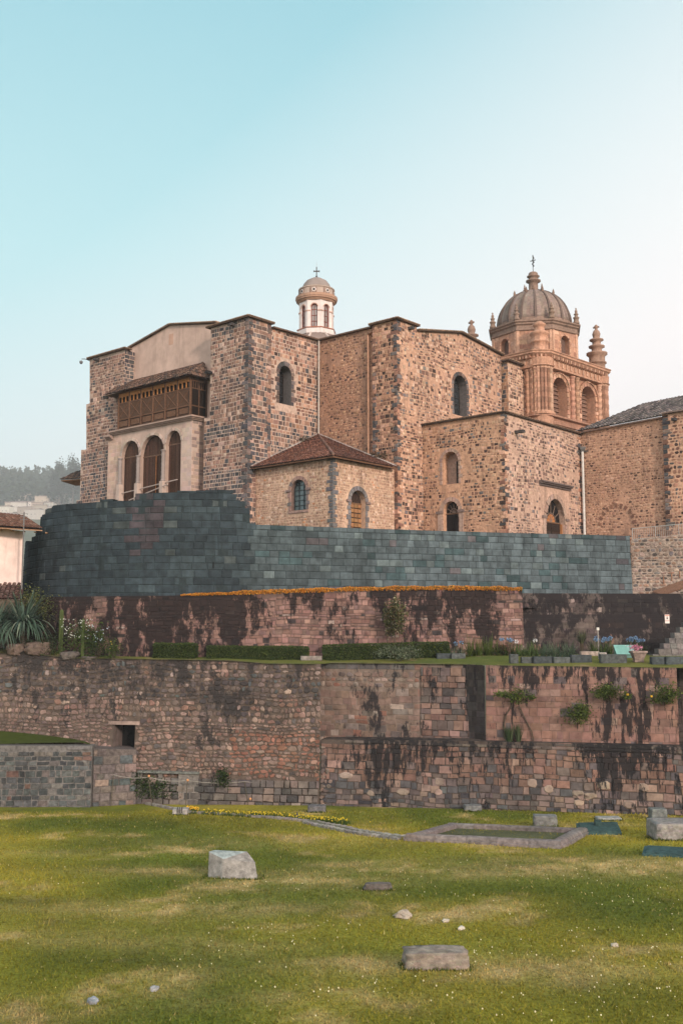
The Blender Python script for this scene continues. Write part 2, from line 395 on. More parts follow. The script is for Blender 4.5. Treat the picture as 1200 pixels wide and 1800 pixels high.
# ---------------------------------------------------------------- materials (all read the per-stone colour attribute)
def mat(name, rough=.85, var=.35, vscale=3.0, bump=.3, bscale=12.0, lichen=None, grime=None, spec=.12, metal=0, trans=None):
    m = bpy.data.materials.new(name); m.use_nodes = True; nt = m.node_tree; nd = nt.nodes; lk = nt.links; nd.clear()
    o = nd.new('ShaderNodeOutputMaterial'); b = nd.new('ShaderNodeBsdfPrincipled'); lk.new(b.outputs[0], o.inputs[0])
    b.inputs['Roughness'].default_value = rough; b.inputs['Specular IOR Level'].default_value = spec; b.inputs['Metallic'].default_value = metal
    at_ = nd.new('ShaderNodeAttribute'); at_.attribute_name = 'col'; g = nd.new('ShaderNodeNewGeometry')
    def mp(x, y, z):
        q = nd.new('ShaderNodeMapping'); q.inputs['Scale'].default_value = (x, y, z); lk.new(g.outputs['Position'], q.inputs[0]); return q.outputs[0]
    def nz(vec, sc, det=4, ro=.6):
        q = nd.new('ShaderNodeTexNoise'); q.inputs['Scale'].default_value = sc; q.inputs['Detail'].default_value = det; q.inputs['Roughness'].default_value = ro; lk.new(vec, q.inputs['Vector']); return q.outputs[0]
    def mr(v, a, b_, c, d):
        q = nd.new('ShaderNodeMapRange'); lk.new(v, q.inputs[0])
        for i, x in enumerate((a, b_, c, d)): q.inputs[i + 1].default_value = x
        return q.outputs[0]
    def mul(c1, v):
        q = nd.new('ShaderNodeVectorMath'); q.operation = 'SCALE'; lk.new(c1, q.inputs[0]); lk.new(v, q.inputs['Scale']); return q.outputs[0]
    def mix(f, c1, c2):
        q = nd.new('ShaderNodeMixRGB'); lk.new(f, q.inputs[0]); lk.new(c1, q.inputs[1])
        if isinstance(c2, tuple): q.inputs[2].default_value = (*c2, 1)
        else: lk.new(c2, q.inputs[2])
        return q.outputs[0]
    P = mp(1, 1, 1)
    col = at_.outputs['Color']
    col = mul(col, mr(nz(P, vscale, 5), .3, .7, 1 - var, 1 + var))
    col = mul(col, mr(nz(P, .35, 3), .3, .7, 1 - var * .5, 1 + var * .5))
    if grime:      # vertical weather streaks: (strength, colour)
        col = mix(mr(nz(mp(1.6, 1.6, .22), 1.0, 5, .7), .52, .68, 0, grime[0]), col, grime[1])
    if lichen:     # black growth of irregular outline, thicker towards the coping; (z low, z high, bias, threshold, colour, horizontal scale)
        z0, z1, k, thr, lc, hs = lichen[:6]; zs_ = lichen[6] if len(lichen) > 6 else .6
        sp = nd.new('ShaderNodeSeparateXYZ'); lk.new(g.outputs['Position'], sp.inputs[0])
        zz = mr(sp.outputs[2], z0, z1, 0, k)
        a1 = nz(mp(hs, hs, hs * zs_), 1.0, 7, .68); a2 = nz(mp(3.4, 3.4, 1.3), 1.0, 7, .75); a3 = nz(mp(.22, .22, .07), 1.0, 3, .5)
        ad = nd.new('ShaderNodeMath'); ad.operation = 'ADD'; lk.new(a1, ad.inputs[0]); lk.new(zz, ad.inputs[1])
        ad2 = nd.new('ShaderNodeMath'); ad2.operation = 'MULTIPLY_ADD'; lk.new(a2, ad2.inputs[0]); ad2.inputs[1].default_value = .5; lk.new(ad.outputs[0], ad2.inputs[2])
        ad3 = nd.new('ShaderNodeMath'); ad3.operation = 'MULTIPLY_ADD'; lk.new(a3, ad3.inputs[0]); ad3.inputs[1].default_value = .6; lk.new(ad2.outputs[0], ad3.inputs[2]); ad2 = ad3
        col = mix(mr(ad2.outputs[0], thr, thr + .065, 0, .93), col, lc)
    lk.new(col, b.inputs['Base Color'])
    bp = nd.new('ShaderNodeBump'); bp.inputs['Strength'].default_value = bump; bp.inputs['Distance'].default_value = .05
    lk.new(nz(P, bscale, 6, .7), bp.inputs['Height']); lk.new(bp.outputs[0], b.inputs['Normal'])
    if trans:
        b.inputs['Subsurface Weight'].default_value = 0
        tr = nd.new('ShaderNodeBsdfTranslucent'); lk.new(col, tr.inputs[0]); ms = nd.new('ShaderNodeMixShader'); ms.inputs[0].default_value = trans
        lk.new(b.outputs[0], ms.inputs[1]); lk.new(tr.outputs[0], ms.inputs[2]); lk.new(ms.outputs[0], o.inputs[0])
    return m
M_CH = mat('church_stone', .92, .26, 5, .6, 9, grime=(.4, (.085, .06, .05)))
M_INCA = mat('fitted_andesite', .8, .34, 2.0, .5, 7, grime=(.45, (.018, .026, .028)))
M_PLAST = mat('plaster', .9, .14, 1.2, .12, 6, grime=(.3, (.2, .15, .12)))
M_WOOD = mat('weathered_wood', .7, .3, 9, .3, 20)
M_TILE = mat('clay_tile', .85, .4, 6, .3, 14)
M_METAL = mat('painted_metal', .45, .12, 5, .05, 10, spec=.5)
M_GLASS = mat('window_glass', .15, .25, 3, .02, 4, spec=.7)
M_LEAF = mat('foliage', .6, .15, 2, .0, 4, trans=.3)
M_CUT = mat('cut_stone', .9, .42, 5, .9, 10)
M_DARK = mat('dark_interior', .95, .2, 3, .1, 5)

# ================================================================ THE CHURCH ON ITS PLATFORM
ang = atan(2050 / 1800)
u = Vector((-sin(ang), cos(ang))); v = Vector((cos(ang), sin(ang)))      # u: away to the left, v: away to the right
ZB = 16.0                                                                # platform level
def S2(p, d, length, b=0): p = V2(p); return Surf([p, p + d * length], b, ZB)
C1 = at(697, 562, 78.0)
mA = S2(C1, u, 1); mA = Surf([V2(C1) + u * 12, V2(C1)])                   # plane of the right block, left-facing side (proud corner)
mAr = mA.shift(-.35)
Ipt = mAr.px(560, 600)
b2 = Surf([V2(Ipt) - v * 12, V2(Ipt)])                                    # right-facing side of the left block (recessed)
b2p = b2.shift(.3)
C0 = b2p.px(437, 558)
a2 = Surf([V2(C0) + u * 24, V2(C0)])                                      # long left-facing front
mB = Surf([V2(C1), V2(C1) + v * 14])                                      # right-facing side of right block
ZT = C1.z
MORT_R = (.45, .255, .175); MORT_A = (.47, .355, .29); MORT_G = (.30, .24, .20)
P_RUB = [(1.9, (.055, .037, .032)), (3.4, (.18, .10, .075)), (4.4, (.36, .20, .14)), (2.6, (.51, .32, .23)), (.9, (.11, .10, .10))]
P_ASH = [(2.2, (.115, .082, .074)), (3.6, (.225, .14, .11)), (3.4, (.34, .21, .16)), (1.0, (.08, .078, .082)), (1, (.44, .32, .26))]
P_GREY = [(4, (.075, .075, .08)), (2, (.145, .13, .127)), (1.4, (.22, .165, .145)), (1, (.06, .06, .067))]
P_ORANGE = [(1.2, (.12, .075, .055)), (3, (.30, .165, .105)), (4, (.40, .225, .14)), (2, (.47, .29, .19))]
grey = lambda r: jit(pick(r, P_GREY + P_ASH[:1]), r, .2)
def c_rub(t, z, r):
    n = noise.noise(Vector((t * .3, z * .3, 5)))
    return jit(pick(r, P_RUB), r, .2)
def c_orange(t, z, r):
    n = noise.noise(Vector((t * .35, z * .35, 9)))
    return jit(pick(r, P_RUB if n > .12 else P_ORANGE), r, .2)
def c_ash(lowgrey=None):
    def f(t, z, r):
        n = noise.noise(Vector((t * .25, z * .35, 2)))
        if lowgrey is not None and (z < lowgrey or n > .28): return jit(pick(r, P_GREY + P_ASH[:2]), r, .22)
        return jit(pick(r, P_ASH), r, .2)
    return f

church = thing('church', 'large stone church with square corner blocks, arched windows and a carved wooden balcony', 'church', (C1.x, C1.y, ZB))
def T(su, pts): return [su.uv(*p) for p in pts]

# --- left-facing front: three planes
def part(mb, name, mats, parent, label=None):
    o = mb.build(name, mats, parent)
    if label: o['label'] = label
    return o
r = random.Random(11)
# block L (far left, stepped outer edge)
mb = MB(); topL = T(a2, [(158, 632), (218, 615)]); tl0 = topL[0][0]; tl1 = topL[1][0]
st = T(a2, [(135, 960), (135, 880), (141, 879), (143, 791), (152, 790), (152, 711), (158, 709), (158, 632), (218, 615)])
bl1 = a2.uv(218, 700)[0]
st = [(t, z) for t, z in st]; st[0] = (st[1][0], ZB); st[-1] = (bl1, st[-1][1])
outer = st + [(bl1, ZB)]; outer = outer[::-1]
mb.tess(a2, outer, [], MORT_A)
for a, b in zip(st[:-1], st[1:]): mb.poly([a2.p(*a), a2.p(*b), a2.p(b[0], b[1], -5), a2.p(a[0], a[1], -5)], MORT_A)
mb.tess(a2, outer, [], MORT_A, off=-5)
masonry(mb, a2, outer, [], c_ash(a2.uv(140, 800)[1]), (.22, .36), (.18, .5), .05, (.01, .035), .018, seed=21, wav=.15)
# its right return
bLr = Surf([V2(a2.p(bl1, 0)), V2(a2.p(bl1, 0)) + v * 1.5]); zl = st[-1][1]
o2 = wallface(mb, bLr, [(0, zl), (1.15, zl)], ZB, col=MORT_A, W=2)
masonry(mb, bLr, o2, [], lambda t, z, r: jit(pick(r, P_GREY), r, .2), (.3, .42), (.35, .6), .04, seed=22)
part(mb, 'wall', M_CH, church)
# plaster gable, recessed one metre
a2r = a2.shift(-1.05)
mb = MB(); tp = T(a2r, [(228, 613), (300, 572), (376, 570)])
o2 = wallface(mb, a2r, tp, ZB, col=(.50, .37, .31), W=5)
# a square patch and a run of broken render
t_, z_ = a2r.uv(301, 595); mb.sbox(a2r, t_ - .28, t_ + .28, z_ - .55, z_ + .4, 0, .012, (.45, .29, .22))
part(mb, 'gable_wall', M_PLAST, church, 'smooth plastered gable wall above the wooden balcony')
# tower block front (x 358..437)
mb = MB(); tA = a2.uv(370, 640)[0]; t1 = a2.uv(437, 558)[0]; tcorn = t1; tB = a2.uv(358, 800)[0]
tpz = a2.uv(437, 558)[1]; zs_ = a2.uv(362, 735)[1]
stp = [(tB, ZB), (tB, zs_), (tA, zs_), (tA, tpz), (t1, tpz), (t1, ZB)]
mb.tess(a2, stp[::-1], [], MORT_A)
mb.poly([a2.p(tB, ZB), a2.p(tB, zs_), a2.p(tB, zs_, -3), a2.p(tB, ZB, -3)], MORT_A); mb.poly([a2.p(tA, zs_), a2.p(tA, tpz), a2.p(tA, tpz, -3), a2.p(tA, zs_, -3)], MORT_A)
mb.poly([a2.p(tB, zs_), a2.p(tA, zs_), a2.p(tA, zs_, -3), a2.p(tB, zs_, -3)], MORT_A)
zg = a2.uv(400, 745)[1]
def c_tower(t, z, r):
    d = (z - ZB) / (tpz - ZB)
    if z > tpz - 1.0 or (zg - .9 < z < zg) or z < zg - 3.6: return jit(pick(r, P_GREY + P_GREY + P_ASH[:2]), r, .22)
    return jit(pick(r, P_ASH), r, .2)
masonry(mb, a2, [q for q in stp if True][::-1], [], c_tower, (.22, .38), (.18, .5), .05, (.01, .035), .018, seed=31, wav=.12)
quoins(mb, a2, t1, -1, ZB, tpz, grey, r, .55, .25)
# right-facing side of tower block: proud strip + recess with window
tb0 = b2p.uv(437, 600)[0]; tb1 = b2p.uv(475, 700)[0]; zz1 = b2p.uv(475, 571)[1]
tpp = [(tb0, tpz), (tb1, tpz)]
o2 = wallface(mb, b2p, tpp, ZB, col=MORT_A, W=.35, drop=0, ends=(False, True))
masonry(mb, b2p, o2, [], lambda t, z, r: jit(pick(r, P_ASH + P_GREY), r, .2), (.27, .42), (.28, .55), .045, seed=32)
quoins(mb, b2p, tb0, 1, ZB, tpz, grey, r, phase=1, proud=.05)
quoins(mb, b2p, tb1, -1, ZB, tpz, lambda r: jit(pick(r, P_GREY + P_ASH), r), r, .4, .25)
part(mb, 'wall', M_CH, church)
mb = MB(); ti = b2.len() + (V2(Ipt) - b2.P[-1]).length
tb1r = b2.uv(476, 700)[0]; topI = b2.uv(560, 600)[1]; ztr = b2.uv(480, 578)[1]
win = arch_px(b2, 491, 512, 643, 711)
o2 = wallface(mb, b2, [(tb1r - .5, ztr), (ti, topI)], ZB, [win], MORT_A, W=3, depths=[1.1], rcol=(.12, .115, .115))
zg2 = b2.uv(520, 720)[1]
def c_b2(t, z, r):
    n = noise.noise(Vector((t * .4, z * .3, 7)))
    if z < zg2 and n > -.25: return jit(pick(r, P_GREY + P_ASH[:3]), r, .2)
    return jit(pick(r, P_ASH + P_RUB), r, .22)
masonry(mb, b2, o2, [grow(win, .42)], c_b2, (.22, .42), (.2, .5), .06, (.01, .03), .02, seed=33)
arch_trim(mb, b2, win, .36, .035, grey, r)
part(mb, 'wall', M_CH, church)
WD = [(.03, .02, .017)]
def window(su, h, depth, parent, kind='lattice', frame=(.05, .032, .025), pane=(.045, .06, .065), bars=(2, 5), name='window', label=None):
    """recessed window: glazing pane in a wooden frame with glazing bars"""
    t0, t1, z0, z1 = bounds(h); g = MB(); g.tess(su, h, [], pane, off=-depth + .06); pn = g
    f = MB(); n = len(h)
    c = ((t0 + t1) / 2, (z0 + z1) / 2); ins = grow(h, -.07)
    for i in range(n):
        j = (i + 1) % n; A = [su.p(*h[i], -depth + .06), su.p(*ins[i], -depth + .06), su.p(*ins[i], -depth + .14), su.p(*h[i], -depth + .14)]
        B = [su.p(*h[j], -depth + .06), su.p(*ins[j], -depth + .06), su.p(*ins[j], -depth + .14), su.p(*h[j], -depth + .14)]
        f.hexa(A, B, frame)
    for k in range(1, bars[0]): f.sbox(su, t0 + (t1 - t0) * k / bars[0] - .025, t0 + (t1 - t0) * k / bars[0] + .025, z0, z1 - .12, -depth + .065, -depth + .12, frame)
    for k in range(1, bars[1]): f.sbox(su, t0 + .05, t1 - .05, z0 + (z1 - z0) * k / bars[1] - .02, z0 + (z1 - z0) * k / bars[1] + .02, -depth + .07, -depth + .11, frame)
    w_ = f.build(name, M_WOOD, parent)
    if label: w_['label'] = label
    pn.build('pane', M_GLASS, w_)
    return w_
window(b2, win, 1.05, church, bars=(2, 6), frame=(.02, .016, .015), pane=(.02, .022, .025))

# --- right block: left-facing side, recess + proud corner
mb = MB(); tI = mAr.uv(560, 700)[0]; tj = mA.uv(655, 600)[0]; tcn = mA.len()
zI = topI; zj = mAr.uv(655, 577)[1]
tjr = mAr.uv(655, 600)[0]
o2 = wallface(mb, mAr, [(tI - .02, zI), (tjr + .4, zj)], ZB, col=(.36, .215, .15), W=3)
def c_deep(t, z, r): return jit(pick(r, [(1.6, (.095, .06, .05)), (3, (.23, .13, .085)), (4, (.38, .22, .14)), (1.5, (.46, .30, .2))]), r, .2)
masonry(mb, mAr, o2, [], c_deep, (.15, .26), (.12, .34), .055, (.01, .035), .025, rnd=True, seed=41, wav=.2, keep=.93)
o2 = wallface(mb, mA, [(tj, ZT), (tcn, ZT)], ZB, col=(.44, .27, .18), W=.4, drop=0, ends=(True, False))
masonry(mb, mA, o2, [], lambda t, z, r: c_rub(t, z, r), (.2, .34), (.18, .42), .055, (.01, .035), .02, seed=42)
quoins(mb, mA, tcn, -1, ZB, ZT, lambda r: jit(pick(r, P_GREY[:2] + P_RUB), r, .2), r, .5, .3, (.22, .4))
quoins(mb, mA, tj, 1, ZB, ZT, lambda r: jit(pick(r, P_GREY + P_RUB), r, .2), r, .4, .22, (.26, .4))
part(mb, 'wall', M_CH, church)
# right-facing side with its low gable
mb = MB()
g_ = T(mB, [(752, 578), (808, 586), (879, 625)]); te = mB.uv(880, 640)[0]
tm0 = 0; tpb = mB.uv(732, 572)[0]
gz0 = mB.uv(752, 578)[1]
gab = [(0, ZT), (tpb, ZT), (tpb + .01, ZT - .35), (g_[1][0], g_[1][1]), (te, g_[2][1])]
winB = arch_px(mB, 797, 820, 660, 731)
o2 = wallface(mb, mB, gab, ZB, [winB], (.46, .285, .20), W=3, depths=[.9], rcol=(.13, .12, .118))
def c_mB(t, z, r):
    n = noise.noise(Vector((t * .3, z * .3, 15)))
    return jit(pick(r, [(1.8, (.075, .053, .047)), (3, (.19, .115, .09)), (3.6, (.40, .27, .2)), (2.6, (.52, .38, .29)), (1.2, (.17, .155, .15))]), r, .2)
masonry(mb, mB, o2, [grow(winB, .4)], c_mB, (.18, .32), (.16, .4), .055, (.01, .035), .022, rnd=False, seed=43, wav=.25, keep=.9)
arch_trim(mb, mB, winB, .3, .03, grey, r)
quoins(mb, mB, 0, 1, ZB, ZT, lambda r: jit(pick(r, P_GREY[:2] + P_RUB), r, .2), r, .5, .3, (.22, .4), phase=1, proud=.05)
part(mb, 'wall', M_CH, church)
window(mB, winB, .85, church, bars=(2, 6), frame=(.04, .035, .033), pane=(.03, .035, .04))
# end buttress of that side
mb = MB(); mBp = mB.shift(.45); tq0 = mBp.uv(893, 700)[0]; tq1 = mBp.uv(924, 690)[0]; zq = mBp.uv(905, 640)[1]
o2 = wallface(mb, mBp, [(tq0, zq), (tq1, zq)], ZB, col=(.50, .34, .25), W=4, drop=.1, ends=(True, True))
masonry(mb, mBp, o2, [], c_mB, (.18, .3), (.16, .4), .06, (.01, .03), .02, seed=44)
fa = Surf([V2(mBp.p(tq0, 0)) + u * 2, V2(mBp.p(tq0, 0))]); o3 = [(0.5, ZB), (2, ZB), (2, zq), (.5, zq)]
masonry(mb, fa, o3, [], lambda t, z, r: jit(pick(r, P_GREY[:3] + P_ORANGE), r, .2), (.25, .38), (.3, .5), .045, (.008, .02), .01, seed=45)
part(mb, 'buttress', M_CH, church)

# --- portico with three arches and the wooden balcony
pf = a2r.shift(1.45); tp0 = pf.uv(190, 800)[0]; tp1 = pf.uv(337, 800)[0]; zc = pf.uv(337, 738)[1]
mb = MB()
A_ = [arch_px(pf, 213, 243.5, 775, 960), arch_px(pf, 246.5, 288, 765, 960), arch_px(pf, 291, 317, 757, 960)]
A_ = [[(t, max(z, ZB + .02)) for t, z in h] for h in A_]
ptop = [(tp0, zc), (tp1, zc)]
PL = (.50, .38, .32)
o2 = wallface(mb, pf, ptop, ZB, A_, PL, W=1.4, drop=0, ends=(True, False), depths=[.34] * 3, rcol=(.36, .27, .225))  # reveals coloured darker than the wall, standing for stone in shade
for h in A_:
    arch_trim(mb, pf, h, .24, .05, lambda r: jit((.46, .37, .32), r, .14), r, jamb=False)
masonry(mb, pf, [(tp0, ZB), (A_[0][0][0] - .15, ZB), (A_[0][0][0] - .15, zc), (tp0, zc)], [], lambda t, z, r: jit((.50, .36, .29), r, .14), (.3, .4), (.5, .9), .02, (.004, .012), .004, seed=51)
masonry(mb, pf, [(A_[2][1][0] + .1, ZB), (tp1, ZB), (tp1, zc), (A_[2][1][0] + .1, zc)], [], lambda t, z, r: jit((.50, .385, .33), r, .10), (.3, .4), (.5, .9), .015, (.003, .008), .004, seed=52)
sf = Surf([V2(pf.p(tp1, 0)), V2(pf.p(tp1, 0)) + v * 1.4])
o3 = wallface(mb, sf, [(0, zc), (1.4, zc)], ZB, col=(.46, .35, .29), W=1, drop=0)
masonry(mb, sf, o3, [], lambda t, z, r: jit(pick(r, [(2, (.36, .27, .22)), (2, (.42, .33, .28)), (1, (.25, .2, .18))]), r, .12), (.26, .32), (.45, .75), .03, (.006, .014), .004, seed=53)
portico = part(mb, 'portico', M_PLAST, church, 'pale stone portico of three arches under the balcony')
# columns
for xc, yt, yb in ((214, 806, 852), (245.5, 801, 850), (289.5, 791, 846)):
    mb = MB(); tcc, zt_ = pf.uv(xc, yt); zb_ = pf.uv(xc, yb)[1]; q = pf.p(tcc, 0, .12)
    H = zt_ - zb_; prof = [(.2, 0), (.2, .12), (.15, .16), (.17, .22)]
    for k in range(1, 12): prof.append((.15 + .025 * (k % 2), .22 + (H - .5) * k / 12))
    prof += [(.15, H - .24), (.13, H - .2), (.2, H - .08), (.23, H - .04), (.23, H)]
    mb.lathe((q.x, q.y, zb_), prof, (.27, .235, .22), 12)
    mb.box((q.x, q.y, (zb_ + ZB) / 2), (.42, .42, zb_ - ZB), (.45, .36, .31), atan2(u.y, u.x))
    mb.build('column', M_PLAST, portico)
# plank screens behind the arches
for h in A_:
    mb = MB(); t0, t1, z0, z1 = bounds(h); n = max(3, int((t1 - t0) / .22)); mb.tess(pf, h, [], (.03, .018, .013), off=-.33)
    for k in range(n):
        a, b = t0 + (t1 - t0) * k / n, t0 + (t1 - t0) * (k + 1) / n
        zz = min(z1 - .03, z1 - (abs((a + b) / 2 - (t0 + t1) / 2) / ((t1 - t0) / 2)) ** 2 * (t1 - t0) / 2)
        mb.sbox(pf, a + .012, b - .012, z0, zz - .08, -.325, -.3, jit((.065, .034, .023), r, .3))
    zi = z1 - (t1 - t0) / 2 - .15; mb.sbox(pf, t0, t1, zi - .06, zi + .06, -.3, -.26, (.13, .08, .055))
    if h is A_[1]: mb.sbox(pf, (t0 + t1) / 2 + .12, (t0 + t1) / 2 + .2, z0, zi - .05, -.298, -.265, (.35, .14, .05))
    mb.build('door', M_WOOD, portico)
# hand rail across the arches
mb = MB()
a, b = pf.px(213, 868), pf.px(313, 843)
n2 = Vector((-v.x, -v.y, 0)) * .06
mb.bar(a + n2, b + n2, .05, (.4, .33, .29)); a, b = pf.px(232, 880), pf.px(300, 852); mb.bar(a + n2 * 5, b + n2 * 5, .05, (.4, .33, .29))
mb.build('handrail', M_METAL, portico)
# cornice
mb = MB()
for (o, z0, z1) in ((.16, 0, .1), (.28, .1, .2), (.42, .2, .32)):
    mb.sbox(pf, tp0 + .5, tp1 + o - .003, zc + z0, zc + z1, -1.35, o, (.34, .25, .21)); mb.sbox(sf, -.0, 1.5, zc + z0, zc + z1 - .003, -.3, o, (.32, .24, .2))
    mb.sbox(pf, tp0 - .1, tp0 + .75, zc - .35 + z0, zc - .35 + z1, -1.3, o + .03, (.3, .22, .19))
mb.build('cornice', M_PLAST, portico)
# balcony
bf = a2r.shift(1.8); tb0_ = bf.uv(208, 720)[0]; tb1_ = bf.uv(335, 700)[0]
zb_ = zc + .33; ztop = bf.uv(335, 662)[1]
balcony = MB(); Hh_ = ztop - zb_; W1 = (.14, .075, .045); W2 = (.09, .05, .031); W3 = (.38, .17, .06)
bs = Surf([V2(bf.p(tb1_, 0)), V2(bf.p(tb1_, 0)) + v * 1.75])
balcony.sbox(bf, tb0_, tb1_, zb_, ztop, -1.75, -.12, (.012, .008, .006)); balcony.sbox(bf, tb0_ + .002, tb1_ - .002, zb_, zb_ + Hh_ * .73, -.12, -.04, (.05, .028, .02))
Hh = ztop - zb_; nP = 6; wP = (tb1_ - tb0_) / nP
rail = [0, .26, .62 * 1, .80, 1.0]
for (a, b, c_) in ((0, .03, W2), (.24, .275, W1), (.70, .73, W1), (.9, 1.0, W3)):
    balcony.sbox(bf, tb0_, tb1_, zb_ + Hh * a, zb_ + Hh * b, -.04, .03, c_); balcony.sbox(bs, 0, 1.72, zb_ + Hh * a, zb_ + Hh * b - .002, -.04, .03, W2)
for k in range(nP + 1):
    t = tb0_ + wP * k; t = min(max(t, tb0_ + .07), tb1_ - .04); balcony.sbox(bf, t - .07, t + .067, zb_, ztop, -.04, .05, W1)
for k in range(nP):
    t = tb0_ + wP * k + .08; e = t + wP - .16; za, zb2 = zb_ + Hh * .275, zb_ + Hh * .70; m_ = ((t + e) / 2, (za + zb2) / 2)
    balcony.sbox(bf, t, e, za, zb2, -.04, -.01, W2)
    for dx, dz in ((1, 1), (1, -1), (-1, 1), (-1, -1)):      # raised diagonal mouldings of each panel
        a = bf.p(m_[0] + dx * (e - t) * .45, m_[1] + dz * (zb2 - za) * .45, 0); b = bf.p(m_[0], m_[1], .01); balcony.bar(a, b, .035, W1, 4)
    balcony.sbox(bf, t + .15, e - .15, zb_ + Hh * .06, zb_ + Hh * .21, -.04, 0, W1)
    zq0, zq1 = zb_ + Hh * .735, zb_ + Hh * .895; n = 3
    for q in range(n + 1):                                    # little posts of the arched opening band
        tt = t - .02 + (e - t + .04) * q / n; balcony.sbox(bf, tt - .055, tt + .055, zq0, zq1, -.04, .015, W3)
    for q in range(n):
        tt = t - .02 + (e - t + .04) * (q + .5) / n; hw = (e - t) / n / 2
        balcony.poly([bf.p(tt - hw, zq1, .016), bf.p(tt - hw, zq1 - .12, .016), bf.p(tt, zq1 - .02, .016), bf.p(tt + hw, zq1 - .12, .016), bf.p(tt + hw, zq1, .016)], W3)
for q in range(8):
    tt = .1 + 1.5 * q / 7; balcony.sbox(bs, tt - .03, tt + .03, zb_ + Hh * .72, zb_ + Hh * .9, -.04, .02, W2)
balcony.sbox(bs, 0, 1.74, zb_, ztop, -.3, -.045, (.045, .035, .03))
for k in range(3): balcony.sbox(bs, .02 + .8 * k, .12 + .8 * k, zb_, ztop, -.04, .045, W2)
for q in range(9): balcony.sbox(bs, .14 + .17 * q, .29 + .17 * q, zb_ + Hh * .28, zb_ + Hh * .7, -.045, -.01, jit((.10, .085, .075), r, .3))
bal = part(balcony, 'balcony', M_WOOD, church, 'closed carved wooden balcony with a band of small arched openings')
mb = MB(); zr = ztop + .05
e0 = bf.p(tb0_ - 1.2, zr - .05, .55); e1 = bf.p(tb1_ + .5, zr - .05, .55); k1 = a2r.p(a2r.uv(345, 645)[0], zr + 1.5, .02); k0 = a2r.p(a2r.uv(225, 665)[0] - .6, zr + 1.5, .02)
PT = [(3, (.10, .065, .05)), (3, (.16, .095, .07)), (1.5, (.07, .055, .05)), (1, (.22, .14, .1))]
k1b = bf.p(tb1_ - .5, zr + 1.5, -1.75)
tile_roof(mb, e0, e1, [e0, e1, k1b, k0], PT, r)
e2 = bs.p(1.8, zr - .05, .5); tile_roof(mb, e1, e2, [e1, e2, k1b], PT, r)
mb.poly([e0 - Vector((0, 0, .06)), e1 - Vector((0, 0, .06)), e2 - Vector((0, 0, .06)), k1b - Vector((0, 0, 1.5)), k0 - Vector((0, 0, 1.5))], (.1, .06, .035))
mb.build('roof', M_TILE, bal)
# eaves
ev = MB(); EC = (.11, .07, .05); TC = (.28, .19, .13)
eave(ev, a2, [(st[-2][0] - .15, st[-2][1]), (bl1 + .35, st[-1][1])], .25, .1, EC, tc=TC)
eave(ev, a2r, [(tp[0][0], tp[0][1]), tp[1], (tp[2][0] + .5, tp[2][1])], .2, .09, EC, tc=TC)
eave(ev, a2, [(tA - .35, tpz), (tcorn + .3, tpz)], .28, .1, EC, tc=TC)
eave(ev, b2p, [(tb0 - .28, tpz + .002), (tb1 + .2, tpz + .002)], .28, .1, EC, tc=TC)
eave(ev, b2, [(tb1r, ztr), (ti, topI)], .3, .12, EC)
eave(ev, mAr, [(tI, zI), (tjr, zj)], .3, .12, EC)
eave(ev, mA, [(tj - .25, ZT), (tcn + .28, ZT)], .28, .1, EC, tc=TC)
eave(ev, mB, [(-.28, ZT + .002), (tpb + .1, ZT + .002)], .28, .1, EC, tc=TC)
eave(ev, mB, [(tpb, gab[2][1]), gab[3], (te + .2, gab[4][1])], .28, .1, (.09, .06, .045), tc=TC)
eave(ev, mBp, [(tq0 - .35, zq), (tq1 + .3, zq)], .35, .12, (.08, .055, .045), tc=TC)
ev.build('eave', M_TILE, church)
# stone water spouts
def spout(su, px, py, parent, ln=.75, col=(.07, .065, .065)):
    t, z = su.uv(px, py); m_ = MB(); m_.sbox(su, t - .14, t + .14, z - .1, z + .02, -.05, ln, col); m_.sbox(su, t - .14, t - .07, z + .023, z + .12, -.05, ln - .02, col); m_.sbox(su, t + .07, t + .14, z + .023, z + .12, -.05, ln - .02, col)
    return m_.build('spout', M_CUT, parent)
spout(a2, 174, 633, church, .5); spout(a2, 412, 572, church, .5); spout(a2, 372, 656, church, .6, (.03, .03, .032)); spout(mB, 718, 578, church, .5); spout(a2, 190, 699, church, .45, (.03, .03, .03))
# rain pipe in the inner corner
mb = MB(); q0 = Vector((Ipt.x, Ipt.y, 0)) + Vector((u.x, u.y, 0)) * -.22 + Vector((v.x, v.y, 0)) * -.22
zp = at(560, 768, q0.y).z
mb.bar((q0.x, q0.y, zp - .6), (q0.x, q0.y, topI - .05), .075, (.42, .38, .34), 8)
for k in range(5): mb.bar((q0.x, q0.y, zp + 1.6 * k), (q0.x, q0.y, zp + 1.6 * k + .07), .1, (.3, .28, .26), 8)
mb.build('downpipe', M_METAL, church)
